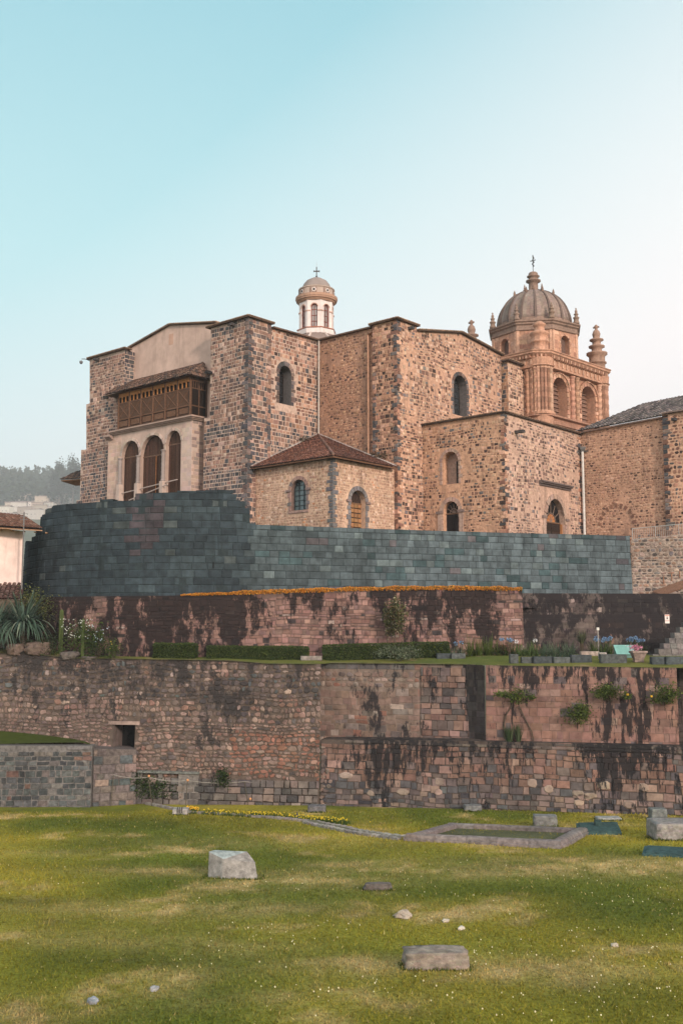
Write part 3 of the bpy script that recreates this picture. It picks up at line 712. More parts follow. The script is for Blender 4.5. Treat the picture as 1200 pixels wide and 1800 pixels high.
# --- lantern above the crossing
DL = 93.0; lc = at(556, 580, DL); LX, LY = lc.x, lc.y
def zl_(y): return at(556, y, DL - 1.6).z
def ngon(cx, cy, rad, n, a0): return [(cx + rad * cos(a0 + 2 * pi * i / n), cy + rad * sin(a0 + 2 * pi * i / n)) for i in range(n)]
WH = (.66, .60, .575); TR = (.38, .24, .17)
zA, zB_, zC, zD, zE = zl_(585), zl_(574), zl_(526), zl_(514), zl_(503)
a0 = atan2(-LY, -LX) + radians(22.5) - radians(8)
rad8 = 1.66
mb = MB(); oc = ngon(LX, LY, rad8, 8, a0)
lant_faces = []
for i in range(8):
    p0, p1 = V2(oc[(i) % 8]), V2(oc[(i + 1) % 8])          # CCW: outward normal = (d.y,-d.x)
    su = Surf([p0, p1]); ln = su.len(); h = arch_uv(ln * .26, ln * .74, zB_ + .05, zC - .35)
    wallface(mb, su, [(0, zC), (ln, zC)], zB_, [h], WH, W=.05, drop=0, depths=[.4]); lant_faces.append((su, h))
    for sgn in (0, 1): mb.sbox(su, -.02 if not sgn else ln * .76, ln * .24 if not sgn else ln + .02, zC - 1.05, zC - .95, -.02, .06, (.5, .33, .27))
    arch_trim(mb, su, h, .07, .03, lambda r: jit((.5, .33, .26), r, .1), r, jamb=False)
mb.sweep(oc, [(-.3, zB_ - .02), (-.3, zC - .005)], (.3, .25, .23), cap=True)
mb.sweep(oc, [(.1, zA - .6), (.1, zA), (.16, zA + .02), (.16, zB_ - .12), (.1, zB_ - .1), (.1, zB_ - .002)], WH)
mb.sweep(oc, [(.11, zB_ - .1), (.2, zB_ - .08), (.2, zB_), (.06, zB_ + .02)], (.34, .15, .1), cap=False)
o16 = ngon(LX, LY, 1.68, 24, 0)
mb.sweep(o16, [(-.3, zC), (0, zC), (.08, zC + .1), (.1, zC + .14), (.22, zC + .2), (.24, zC + .32), (.28, zC + .36), (.28, zD - .06), (.1, zD)], TR)
lantern = mb.build('lantern', M_PLAST, church); lantern['label'] = 'small white round lantern with arched windows, a flat dome and an iron cross'
mb = MB(); mb.sweep(o16, [(-.05, zD - .02), (-.05, zE), (.02, zE + .03), (.02, zE + .12), (-.1, zE + .15)], (.42, .34, .29))
for i in range(8):
    a = a0 + 2 * pi * (i + .5) / 8; q = Vector((LX + 1.63 * cos(a), LY + 1.63 * sin(a), (zD + zE) / 2)); d = Vector((cos(a), sin(a), 0))
    mb.bar(q, q + d * .06, .2, (.6, .55, .52), 12); mb.bar(q, q + d * .075, .11, (.02, .018, .018), 10)
for i in range(40):
    if i % 5 in (1, 2): continue
    a = 2 * pi * i / 40; mb.box((LX + 1.66 * cos(a), LY + 1.66 * sin(a), (zD + zE) / 2), (.05, .12, (zE - zD) * .8), (.25, .17, .14), a)
mb.build('oculus_band', M_PLAST, lantern)
mb = MB(); zF = at(556, 491, DL).z; mb.lathe((LX, LY, zE + .1), [(1.58, 0), (1.35, (zF - zE) * .22), (1.22, (zF - zE) * .45), (.95, (zF - zE) * .74), (.45, (zF - zE) * .97), (.12, (zF - zE) * 1.02)], (.27, .23, .21), 24)
mb.build('dome', M_PLAST, lantern)
mb = MB(); zX = at(556, 471, DL).z; zq_ = zF; K = (.025, .02, .02)
mb.bar((LX, LY, zq_ - .1), (LX, LY, zq_ + .32), .14, K, 8, .09); mb.box((LX, LY, (zq_ + zX) / 2 + .1), (.09, .09, zX - zq_), K); mb.box((LX, LY, zX - .32), (.52, .085, .095), K)
for s_ in (-.26, .26): mb.box((LX + s_, LY, zX - .32), (.06, .09, .15), K)
mb.bar((LX, LY, zX), (LX, LY, zX + .6), .012, (.3, .3, .3), 5)
mb.build('cross', M_METAL, lantern)
for su, h in lant_faces:
    if su.Nn[0].y > .75: continue
    window(su, h, .28, lantern, frame=(.2, .05, .035), pane=(.28, .27, .26), bars=(2, 4))
# low ribbed dome under the lantern
mb = MB(); zz0 = zl_(606); rr = 2.6
mb.lathe((LX, LY, zz0 - 2.5), [(rr + .1, 0), (rr + .1, 2.3), (rr, 2.5), (rr * .92, 2.5 + (zA - zz0) * .45), (rr * .72, 2.5 + (zA - zz0) * .85), (1.7, 2.5 + (zA - zz0) * 1.05)], (.22, .17, .15), 24)
for i in range(8):
    a = a0 + 2 * pi * (i + .3) / 8; pp = [(rr, 0), (rr * .93, (zA - zz0) * .45), (rr * .73, (zA - zz0) * .85), (1.7, (zA - zz0) * 1.05)]
    for (r1, h1), (r2, h2) in zip(pp[:-1], pp[1:]):
        mb.bar((LX + (r1 + .02) * cos(a), LY + (r1 + .02) * sin(a), zz0 + h1), (LX + (r2 + .02) * cos(a), LY + (r2 + .02) * sin(a), zz0 + h2), .11, (.48, .41, .37), 6)
mb.build('dome', M_PLAST, church)
# roofs hidden from below, closing the volumes
mb = MB(); zr = topI - .25
P_ = [V2(a2.p(tA, 0)) + v * 2.5, V2(C0) + Vector((0, .6)), V2(Ipt) + Vector((0, .6)), V2(C1) + Vector((0, .9)), V2(mB.p(te, 0)) + u * .6, V2(mB.p(te, 0)) + u * 16, V2(a2.p(tA, 0)) + v * 14]
mb.poly([(p.x, p.y, zr - .4) for p in P_], (.12, .08, .06)); mb.build('roof', M_TILE, church)
# the little tiled eave sticking out behind the far left edge
mb = MB(); Y0 = a2.p(st[1][0], 0).y + 4
p = [at(106, 846, Y0), at(140, 836, Y0 - .8), at(146, 826, Y0 + 1), at(118, 838, Y0 + 1.6)]
tile_roof(mb, at(106, 843, Y0), at(150, 840, Y0 - 1.5), [at(106, 843, Y0), at(150, 840, Y0 - 1.5), at(150, 826, Y0 + 1.0), at(134, 830, Y0 + 1.2)], PT, r)
a_, b_, c_ = at(108, 846, Y0), at(150, 843, Y0 - 1.4), at(150, 853, Y0); d_ = at(134, 854, Y0 + .5)
mb.hexa([a_, b_, c_, d_], [q + Vector((0, 0, .1)) for q in (a_, b_, c_, d_)], (.2, .11, .06))
q = at(143, 865, Y0 + .4); mb.box((q.x + .6, q.y + 1, q.z), (1.4, 1, 1.6), (.5, .3, .2), 0)
mb.build('roof', M_TILE, church)
# security camera on its bracket
mb = MB(); q = a2.px(158, 634); q2 = at(150, 631, q.y); q3 = at(143, 636, q.y)
mb.bar(q, q2, .035, (.1, .1, .1)); mb.bar(q2, at(144, 631, q.y), .035, (.1, .1, .1)); mb.lathe((q3.x, q3.y, q3.z - .14), [(.06, -.06), (.13, 0), (.16, .1), (.15, .2), (.05, .26)], (.12, .13, .14), 12)
o = mb.build('security_camera', M_METAL); tag(o, 'small dark dome camera on a bracket at the far left roof corner of the church', 'camera')

# ================================================================ SACRISTY with tiled roof in the inner corner
r = random.Random(12)
tS = b2.uv(449, 870)[0]; sA0 = V2(b2p.px(449, 870)); sA = Surf([sA0, sA0 - u * 10]); tcor = sA.uv(585, 870)[0]
SC = V2(sA.p(tcor, 0)); sA = Surf([sA0, SC]); sB = Surf([SC, SC + v * 10]); tR = 0
# meet the right block's face
den = mA.Nn[0].dot(v); tR = mA.Nn[0].dot(mA.P[0] - SC) / den
sacristy = thing('sacristy', 'low stone annex with a brown tiled hipped roof in the inner corner of the church', 'building', (SC.x, SC.y, ZB))
zSe = sA.uv(585, 806)[1]; MS = (.50, .35, .255)
P_S = [(4, (.44, .30, .215)), (3, (.33, .21, .15)), (1.2, (.56, .43, .34)), (.5, (.3, .19, .14)), (.3, (.50, .25, .14))]
mb = MB(); w1 = arch_px(sA, 512, 538, 843, 897); d1 = arch_px(sB, 616, 642, 862, 960); d1 = [(t, max(z, ZB + .02)) for t, z in d1]
cs = lambda t, z, r: jit(pick(r, P_S), r, .14)
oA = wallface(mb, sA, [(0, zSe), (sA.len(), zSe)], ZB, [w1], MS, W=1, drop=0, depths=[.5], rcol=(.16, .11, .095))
masonry(mb, sA, oA, [grow(w1, .4)], cs, (.14, .24), (.14, .34), .03, (.008, .022), .02, rnd=True, seed=61)
oB = wallface(mb, sB, [(0, zSe), (tR, zSe)], ZB, [d1], MS, W=1, drop=0, depths=[.5])
masonry(mb, sB, oB, [grow(d1, .42)], cs, (.14, .24), (.14, .34), .03, (.008, .022), .02, rnd=True, seed=62)
arch_trim(mb, sA, w1, .28, .05, lambda r: jit(pick(r, [(2, (.3, .2, .17)), (1, (.17, .15, .15))]), r), r, sill=True)
arch_trim(mb, sB, d1, .32, .06, lambda r: jit((.16, .155, .16), r, .2), r)
for su, h in ((sA, w1), (sB, d1)):
    t0, t1, z0, z1 = bounds(h); zi = z1 - (t1 - t0) / 2
    for a, b in ((t0 - .5, t0), (t1, t1 + .5)): mb.sbox(su, a, b, zi - .1, zi + .06, 0, .12, (.2, .15, .14))
quoins(mb, sA, sA.len(), -1, ZB, zSe, lambda r: jit((.13, .13, .135), r, .2), r, .5, .28, (.26, .38)); quoins(mb, sB, 0, 1, ZB, zSe, lambda r: jit((.13, .13, .135), r, .2), r, .5, .28, (.26, .38), phase=1, proud=.05)
mb.build('wall', M_CH, sacristy)
window(sA, w1, .42, sacristy, frame=(.03, .035, .04), pane=(.09, .14, .15), bars=(3, 6))
mb = MB(); t0, t1, z0, z1 = bounds(d1); mb.tess(sB, d1, [], (.04, .025, .02), off=-.44); zi = z1 - (t1 - t0) / 2 - .1
nc, nr = 4, 9
for i in range(nc):
    for j in range(nr):
        a, b = t0 + (t1 - t0) * i / nc, t0 + (t1 - t0) * (i + 1) / nc; c_, d_ = z0 + (zi - z0) * j / nr, z0 + (zi - z0) * (j + 1) / nr
        mb.sbox(sB, a + .03, b - .03, c_ + .04, d_ - .04, -.44, -.38, jit((.30, .16, .075), r, .2))
for i in range(5):
    a = pi * i / 4; m_ = ((t0 + t1) / 2, zi + .05); mb.bar(sB.p(m_[0], m_[1], -.41), sB.p(m_[0] + cos(a) * (t1 - t0) * .42, m_[1] + sin(a) * (t1 - t0) * .42, -.41), .03, (.06, .04, .03), 5)
mb.sbox(sB, t0, t1, zi - .05, zi + .05, -.44, -.36, (.16, .09, .05)); mb.build('door', M_WOOD, sacristy)
mb = MB(); ov = .55; ze = zSe + .08
PR = [(4, (.17, .075, .05)), (3, (.13, .06, .045)), (1.5, (.22, .11, .08)), (1, (.09, .05, .042))]
eL = Vector((*(sA0 - v * ov + u * .0), ze)); eC = Vector((*(SC - v * ov - u * ov), ze)); eR = Vector((*(SC + v * (tR) - u * ov), ze))
ap = Vector((Ipt.x, Ipt.y, b2.uv(560, 765)[1])) - Vector((v.x, v.y, 0)) * .05
eL2 = Vector((*(V2(b2.P[-1]) - v * ((V2(Ipt) - sA0).dot(v) + ov) - u * .0), ze))
eL = Vector((*(V2(Ipt) - v * ((V2(Ipt) - SC).dot(v) + ov)), ze)) - Vector((u.x, u.y, 0)) * .32; eL = eL + Vector((u.x, u.y, 0)) * .0
eR = Vector((*(V2(Ipt) + (SC - V2(Ipt)).dot(-u) * -u - u * ov), ze)) - Vector((v.x, v.y, 0)) * .85
tile_roof(mb, eL, eC, [eL, eC, ap], PR, r, .23, .38); tile_roof(mb, eC, eR, [eC, eR, ap], PR, r, .23, .38)
dz = Vector((0, 0, -.12)); mb.hexa([eL + dz, eC + dz, eR + dz, ap + Vector((0, 0, -2.2))], [eL + dz * .2, eC + dz * .2, eR + dz * .2, ap + Vector((0, 0, -2.0))], (.14, .075, .045))
for a, b in ((eL, ap), (eC, ap), (eR, ap)):        # ridge tiles and mortar flashing
    n = 16
    for k in range(n):
        p, q = a.lerp(b, k / n) + Vector((0, 0, .1)), a.lerp(b, (k + 1.1) / n) + Vector((0, 0, .1)); mb.bar(p, q, .1, jit((.3, .26, .24) if a is not eC else (.17, .1, .08), r, .2), 6, .09)
mb.build('roof', M_TILE, sacristy)
mb = MB(); foliage(mb, eL.lerp(ap, .75) + Vector((0, 0, .25)), (1.4, .5, .3), 260, .12, [(1, (.06, .05, .025)), (1, (.09, .07, .04))], r, 10, lo=-.6)
foliage(mb, eR.lerp(ap, .2) + Vector((0, 0, .3)), (.8, .4, .3), 200, .12, [(1, (.06, .05, .03))], r, 6, lo=-.6)
tag(mb.build('roof_weeds', M_LEAF), 'dry weeds growing along the top edges of the small tiled roof', 'weeds', kind='stuff')

# ================================================================ SIDE CHAPEL on the right
r = random.Random(13)
k0 = V2(mB.px(742, 750)); kA = Surf([k0, k0 - u * 10]); tk = kA.uv(885, 726)[0]; KC = V2(kA.p(tk, 0)); kA = Surf([k0, KC]); kB = Surf([KC, KC + v * 14])
zK = kA.uv(885, 726)[1]; tkB = kB.uv(1021, 800)[0]
chapel = thing('chapel', 'lower square stone chapel with two arched doors in front of the bell tower', 'building', (KC.x, KC.y, ZB))
mb = MB(); nA = arch_px(kA, 777, 805, 794, 851); dA = arch_px(kA, 779, 806, 881, 990); dA = [(t, max(z, ZB + .02)) for t, z in dA]; dB = arch_px(kB, 959, 992, 877, 990, pointed=.35); dB = [(t, max(z, ZB + .02)) for t, z in dB]
def c_k(t, z, r):
    return jit(pick(r, [(1.8, (.068, .045, .04)), (3, (.18, .105, .078)), (3.5, (.38, .235, .16)), (3, (.47, .31, .22)), (1, (.14, .13, .125))]), r, .2)
def c_kB(t, z, r):
    return jit(pick(r, [(2.0, (.085, .062, .056)), (3, (.19, .125, .105)), (3.2, (.40, .28, .22)), (3, (.47, .34, .27)), (1.2, (.16, .15, .15))]), r, .2)
oK = wallface(mb, kA, [(0, zK), (kA.len(), zK)], ZB, [nA, dA], (.49, .30, .20), W=2, drop=.4, depths=[.8, .5])
masonry(mb, kA, oK, [grow(nA, .38), grow(dA, .42)], c_k, (.17, .3), (.16, .4), .07, (.01, .035), .022, seed=71, keep=.9, wav=.2)
oK = wallface(mb, kB, [(0, zK), (tkB, zK)], ZB, [dB], (.46, .32, .25), W=2, drop=.4, depths=[.5])
zlin = kB.uv(975, 856)[1]; frm = [(bounds(dB)[0] - .75, ZB), (bounds(dB)[1] + .75, ZB), (bounds(dB)[1] + .75, zlin), (bounds(dB)[0] - .75, zlin)]
masonry(mb, kB, oK, [frm], c_kB, (.17, .3), (.16, .4), .06, (.01, .035), .022, seed=72, keep=.9, wav=.2)
lin = lambda r: jit((.36, .26, .215), r, .15)
arch_trim(mb, kA, nA, .28, .04, lin, r); arch_trim(mb, kA, dA, .34, .05, lin, r); arch_trim(mb, kB, dB, .4, .08, lin, r)
mb.sbox(kA, bounds(nA)[0], bounds(nA)[1], bounds(nA)[2], bounds(nA)[3] - .1, -.79, -.7, (.3, .21, .17))
for su, h in ((kA, dA), (kB, dB)):
    t0, t1, z0, z1 = bounds(h); zi = z1 - (t1 - t0) / 2 - .1
    for a, b in ((t0 - .6, t0), (t1, t1 + .55)): mb.sbox(su, a, b, zi - .1, zi + .1, 0, .16, (.2, .155, .14)); mb.sbox(su, a + .12, b - .1, ZB, zi - .1, 0, .09, (.38, .28, .23))
a, b = bounds(dB)[0] - .95, bounds(dB)[1] + 1.0
for i, (o_, z0, z1) in enumerate(((.12, -.1, .06), (.28, .06, .16), (.4, .16, .28))): mb.sbox(kB, a, b, zlin + z0, zlin + z1, 0, o_, (.13, .105, .1))
quoins(mb, kA, kA.len(), -1, ZB, zK, lambda r: jit(pick(r, P_GREY[:2] + P_RUB + P_RUB), r, .2), r, .45, .25, (.22, .36)); quoins(mb, kB, 0, 1, ZB, zK, lambda r: jit(pick(r, P_GREY[:2] + P_RUB + P_RUB), r, .2), r, .45, .25, (.22, .36), phase=1, proud=.05)
quoins(mb, kB, tkB - .05, -1, ZB, zK, lambda r: jit(pick(r, P_GREY + P_RUB), r, .2), r, .6, .35, (.26, .4))
mb.build('wall', M_CH, chapel)
mb = MB(); eave(mb, kA, [(0, zK), (kA.len() + .22, zK)], .22, .09, (.07, .05, .04), tc=(.2, .13, .09)); eave(mb, kB, [(-.22, zK + .002), (tkB + .1, zK + .002)], .22, .09, (.07, .05, .04), tc=(.2, .13, .09))
mb.build('eave', M_TILE, chapel)
mb = MB(); q = KC; mb.poly([(p.x, p.y, zK - .1) for p in (k0, KC, V2(kB.p(tkB, 0)), V2(kB.p(tkB, 0)) + u * 6)], (.1, .07, .05)); mb.build('roof', M_TILE, chapel)
t0, t1, z0, z1 = bounds(nA); hw = [(t1 - (t1 - t0) * .42, z0 + .1), (t1 - .05, z0 + .1), (t1 - .05, z1 - .75), (t1 - (t1 - t0) * .2, z1 - .5), (t1 - (t1 - t0) * .42, z1 - .75)]
mb = MB(); mb.tess(kA, hw, [], (.015, .012, .012), off=-.66)
for k in range(5): mb.sbox(kA, hw[0][0], hw[1][0], hw[0][1] + k * .42, hw[0][1] + k * .42 + .04, -.66, -.62, (.05, .035, .03))
mb.build('window', M_WOOD, chapel)
def fan_door(su, h, parent, leaf=(.04, .024, .018), glow=None):
    mb = MB(); t0, t1, z0, z1 = bounds(h); mb.tess(su, h, [], (.012, .01, .01), off=-.45); zi = z1 - (t1 - t0) * .62; c = (t0 + t1) / 2; rr = (t1 - t0) / 2
    for i in range(7):
        a = pi * (i + .0) / 6; mb.bar(su.p(c, zi, -.4), su.p(c + cos(a) * rr * .92, zi + sin(a) * rr * 1.05, -.4), .035, (.2, .15, .12), 5)
    for k in range(8):
        a0_, a1_ = pi * k / 8, pi * (k + 1) / 8; mb.bar(su.p(c + cos(a0_) * rr * .5, zi + sin(a0_) * rr * .5, -.4), su.p(c + cos(a1_) * rr * .5, zi + sin(a1_) * rr * .5, -.4), .03, (.2, .15, .12), 5)
    if glow: mb.tess(su, [(c + cos(pi * k / 8) * rr * .42, zi + .02 + sin(pi * k / 8) * rr * .42) for k in range(9)], [], glow, off=-.39)
    mb.sbox(su, t0, t1, zi - .09, zi, -.45, -.36, (.13, .075, .045))
    for k in range(2):
        a, b = (t0 + .05, c - .02) if k == 0 else (c + .02, t1 - .05)
        mb.sbox(su, a, b, z0, zi - .1, -.45, -.4, leaf)
        for j in range(4): mb.sbox(su, a + .07, b - .07, z0 + .2 + j * .62, z0 + .7 + j * .62, -.4, -.375, tuple(x * 1.5 for x in leaf))
    if glow: mb.sbox(su, t1 - .16, t1 - .04, z0, zi - .1, -.37, -.2, (.33, .15, .06))
    return mb.build('door', M_WOOD, parent)
fan_door(kA, dA, chapel, (.014, .012, .012)); fan_door(kB, dB, chapel, (.03, .02, .016), (.42, .17, .06))
spout(kB, 905, 760, chapel, .8)

# ================================================================ MONASTERY WING at the right edge
r = random.Random(14)
W0 = V2(kB.px(1020, 800)); wA = Surf([W0, W0 - u * 10]); tw = wA.uv(1166, 800)[0]
wing = thing('monastery_wing', 'long stone wing with a grey tiled roof at the right edge', 'building', (W0.x + 4, W0.y - 3, ZB))
mb = MB(); tpw = T(wA, [(1020, 762), (1166, 735)]); tpw = [(0, tpw[0][1]), (tw, tpw[1][1])]
oW = wallface(mb, wA, tpw, ZB, col=(.46, .285, .20), W=2)
def c_w(t, z, r):
    if z < ZB + 3.2: return jit(pick(r, P_RUB + P_GREY[:2]), r, .2)
    return jit(pick(r, [(1.6, (.11, .07, .055)), (3, (.26, .155, .11)), (4, (.38, .235, .165)), (3, (.47, .31, .225))]), r, .2)
masonry(mb, wA, oW, [], c_w, (.15, .25), (.14, .36), .055, (.01, .035), .025, rnd=True, seed=81, wav=.2, keep=.9)
wAp = wA.shift(.35); ta = wAp.uv(1166, 800)[0]; tb_ = ta + 4.5; zw = wAp.uv(1180, 726)[1]
oW = wallface(mb, wAp, [(ta, zw), (tb_, zw)], ZB, col=(.52, .33, .23), W=3, ends=(True, True))
masonry(mb, wAp, oW, [], c_rub, (.2, .34), (.18, .42), .07, (.01, .03), .02, rnd=True, seed=82)
quoins(mb, wAp, ta, 1, ZB, zw, lambda r: jit(pick(r, P_GREY + P_RUB[:2]), r, .2), r, .55, .35, (.26, .4))
# trace of a walled-up arch
tc_, zc_ = wA.uv(1083, 905); 
for k in range(11):
    a = pi * (k + .5) / 11; o_ = [(tc_ + 1.35 * cos(a + s) * 1.0 * (1 + e), zc_ - .9 + 1.5 * sin(a + s) * (1 + e)) for s, e in ((-.07, 0), (-.07, .22), (.07, .22), (.07, 0))]
    mb.hexa([wA.p(*q, 0) for q in o_], [wA.p(*q, .05) for q in o_], jit((.2, .11, .08), r, .2))
mb.build('wall', M_CH, wing)
mb = MB(); eave(mb, wA, [(0, tpw[0][1]), (tw, tpw[1][1])], .3, .1, (.3, .22, .19)); eave(mb, wAp, [(ta, zw), (tb_, zw)], .3, .1, (.2, .15, .13))
mb.build('eave', M_TILE, wing)
mb = MB(); PG = [(3, (.13, .115, .11)), (3, (.2, .17, .16)), (1.5, (.27, .22, .2)), (1, (.08, .07, .07))]
e0 = wA.p(-.3, tpw[0][1] + .12, .4); e1 = wAp.p(tb_ + 1, tpw[0][1] + .12 + (tpw[1][1] - tpw[0][1]) * (tb_ + 1.3) / tw, .05)
ry = e0.y + 1.5; k0_ = wA.p(tw * .42, 0, -5.5); 
kk0 = at(1128, 711, k0_.y); kk1 = kk0 + (e1 - e0).normalized() * 9
tile_roof(mb, e0, e1, [e0, e1, kk1, kk0], PG, r, .26, .4, .09)
mb.build('roof', M_TILE, wing)
spout(wAp, 1186, 738, wing, .5, (.05, .05, .055))
# rain pipe with hopper in the corner of chapel and wing
mb = MB(); q = wA.p(.3, 0, .28); zt_ = at(1024, 792, q.y).z; PC = (.50, .50, .48)
mb.bar((q.x, q.y, ZB), (q.x, q.y, zt_), .11, PC, 10)
for k in range(4): mb.bar((q.x, q.y, ZB + .2 + k * 2.2), (q.x, q.y, ZB + .3 + k * 2.2), .14, (.4, .4, .39), 10)
mb.sweep([(q.x - .22, q.y - .2), (q.x + .22, q.y - .2), (q.x + .22, q.y + .2), (q.x - .22, q.y + .2)], [(-.1, zt_ - .1), (.0, zt_ + .12), (.03, zt_ + .3)], (.1, .1, .1))
mb.bar((q.x - .5, q.y, zt_ - .05), (q.x + .5, q.y, zt_ - .05), .07, (.06, .055, .055), 6)
mb.build('downpipe', M_METAL, chapel)

# ================================================================ BAROQUE BELL TOWER
r = random.Random(15)
DF = 90.0
bv = Vector((sin(radians(44.5)), cos(radians(44.5)))); bu = Vector((-bv.y, bv.x))     # right-away, left-away
TF = V2(at(951, 640, DF)); SIDE = 10.9; SB_ = 8.6
cA = Surf([TF + bu * SB_, TF]); cB = Surf([TF, TF + bv * SIDE])                      # left-facing and right-facing sides
TCN = TF + bu * SB_ / 2 + bv * SIDE / 2
ZC = at(951, 628, DF).z                     # top of belfry wall under cornice
ZBT = at(951, 775, DF).z - 4
T1 = (.44, .255, .175); T2 = (.33, .185, .13); T3 = (.52, .33, .235); TG = (.24, .17, .135)
tcol = lambda r: jit(pick(r, [(3, T1), (2, T2), (2, T3)]), r, .14)
tower = thing('bell_tower', 'ornate reddish stone bell tower with a ribbed dome and pinnacles', 'bell tower', (TCN.x, TCN.y, ZBT))
sq = [TF, TF + bv * SIDE, TF + bv * SIDE + bu * SB_, TF + bu * SB_]
CH = 1.15                                    # chamfer of the corners
def chamf(sq, c):
    out_ = []
    n = len(sq)
    for i in range(n):
        a, b, c_ = V2(sq[i - 1]), V2(sq[i]), V2(sq[(i + 1) % n])
        out_ += [b + (a - b).normalized() * c, b + (c_ - b).normalized() * c]
    return out_
mb = MB()
hB = [arch_px(cB, 970, 995, 664, 733), arch_px(cB, 1020, 1045, 680, 747)]
wB = SIDE * .15; cB_len = SIDE
hA = [[(SIDE - t, z) for t, z in h] for h in hB]; hA = [h[::-1] for h in hA]
def rearch(h): t0, t1, z0, z1 = bounds(h); return arch_uv(t0, t1, z0, z1)
hB = [rearch(h) for h in hB]; zmin = min(bounds(h)[2] for h in hB); zmax = max(bounds(h)[3] for h in hB)
hB = [arch_uv(bounds(h)[0], bounds(h)[1], zmin, zmax) for h in hB]; hA = [arch_uv(SIDE - bounds(h)[1], SIDE - bounds(h)[0], zmin, zmax) for h in hB][::-1]
Cc = Surf([TF + bv * SIDE, TF + bv * SIDE + bu * SB_]); Cd = Surf([TF + bv * SIDE + bu * SB_, TF + bu * SB_])
hA = [arch_uv(f * SB_ - .75, f * SB_ + .75, zmin, zmax) for f in (.32, .68)]
for su, hs in ((cA, hA), (cB, hB), (Cc, hA), (Cd, hB)):
    oo = wallface(mb, su, [(0, ZC), (su.len(), ZC)], ZBT, hs, T1, W=.02, drop=0, depths=[.95] * 2)
    masonry(mb, su, oo, [grow(h, .45) for h in hs], lambda t, z, r: tcol(r), (.32, .42), (.5, .9), .02, (.004, .012), .004, seed=91)
    for h in hs:
        arch_trim(mb, su, h, .34, .1, tcol, r, bh=.4); t0, t1, z0, z1 = bounds(h)
        arch_trim(mb, su, grow(h, .34), .12, .2, tcol, r, jamb=False)
        mb.tess(su, h, [], (.21, .13, .10), off=-.95)          # dark stone lattice behind the opening
        for k in range(9): mb.sbox(su, t0, t1, z0 + (z1 - z0) * k / 9.5, z0 + (z1 - z0) * k / 9.5 + .07, -.95, -.8, (.27, .17, .125))
        mb.sbox(su, t0 - .5, t1 + .5, z0 - .22, z0, 0, .3, T3)
belfry = mb.build('belfry', M_CH, tower)
# engaged columns in clusters, with rings
def ecol(su, t, z0, z1, rad, rings=True, off=.12):
    mb = MB(); q = su.p(t, 0, off); H = z1 - z0; prof = [(rad * 1.35, 0), (rad * 1.35, .18), (rad * 1.1, .24)]
    n = 12 if rings else 3
    for k in range(n + 1):
        f = k / n; prof.append((rad * (1.0 + (.3 if (k % 2 and rings) else 0)), .3 + (H - .8) * f))
    prof += [(rad * .95, H - .48), (rad * 1.25, H - .34), (rad * 1.1, H - .28), (rad * 1.5, H - .06), (rad * 1.5, H)]
    cc_ = tcol(r); mb.lathe((q.x, q.y, z0), prof, cc_, 10, colf=lambda k, i: cc_ if k % 2 else tuple(x * .72 for x in cc_)); mb.build('column', M_CH, belfry)  # alternate rings coloured darker in place of the shadows between them
zc0 = zmin - .1; zc1 = ZC - .95
for su in (cA, cB, Cc, Cd):
    hs_ = hA if su in (cA, Cc) else hB; LN = su.len(); b0, b1 = bounds(hs_[0]), bounds(hs_[1])
    pos = [b0[0] - .62, (b0[1] + b1[0]) / 2 - .38, (b0[1] + b1[0]) / 2 + .38, b1[1] + .62, b1[1] + 1.1]
    for t in pos:
        if .1 < t < LN - .1: ecol(su, t, zc0, zc1, .21)
    for t in (.55, LN - .45): ecol(su, t, zc0, zc1, .24, off=.16)
                                     # big rounded corner piers with flutes
for c_ in sq:
    mb = MB(); cc = V2(c_); n = 8
    d = (cc - TCN).normalized(); ce = cc - d * .75
    mb.lathe((ce.x, ce.y, ZBT), [(1.05, 0), (1.05, zc0 - ZBT), (1.2, zc0 - ZBT + .02), (1.2, zc0 - ZBT + .25), (.86, zc0 - ZBT + .3), (.86, zc1 - ZBT), (1.2, zc1 - ZBT + .2), (1.1, zc1 - ZBT + .3), (1.15, ZC - ZBT)], T1, 18, smooth=False)
    for k in range(9):
        a = atan2(d.y, d.x) + radians(-80 + 20 * k); x, y = ce.x + cos(a) * .92, ce.y + sin(a) * .92
        q5 = tcol(r); hh5 = (zc1 - zc0) / 9
        for m5 in range(9): mb.bar((x, y, zc0 + .2 + m5 * hh5 * .96), (x, y, zc0 + .2 + (m5 + 1) * hh5 * .96), .12 if m5 % 2 else .145, q5 if m5 % 2 else tuple(v5 * .75 for v5 in q5), 6)  # every other segment darkened, shadow between the rings put into the colour
        for zz in (zc0 + .2, zc1 - .05): mb.bar((x, y, zz), (x, y, zz + .16), .17, T3, 6)
    mb.build('corner_pier', M_CH, belfry)
# entablature with dentils and bold cornice; ledge below the arches
pl = chamf([TCN + (V2(q) - TCN) * 1.05 for q in sq], .8)
mb = MB()
mb.sweep(pl, [(.1, zc1 + .05), (.26, zc1 + .1), (.26, zc1 + .28), (.16, zc1 + .34), (.16, ZC - .1), (.3, ZC), (.3, ZC + .1), (.55, ZC + .3), (.62, ZC + .34), (.62, ZC + .5), (.7, ZC + .56), (.7, ZC + .62), (.0, ZC + .8)], T1)
for i in range(len(pl)):
    a, b = V2(pl[i]), V2(pl[(i + 1) % len(pl)]); su = Surf([a, b]); ln = su.len(); n = max(2, int(ln / .34))
    for k in range(n):
        t = (k + .5) * ln / n; mb.sbox(su, t - .08, t + .08, ZC - .02, ZC + .26, .1, .5, T3 if k % 2 else T2); 
        if k % 2 == 0: mb.sbox(su, t - .1, t + .1, zc1 + .36, ZC - .14, .1, .26, T3)
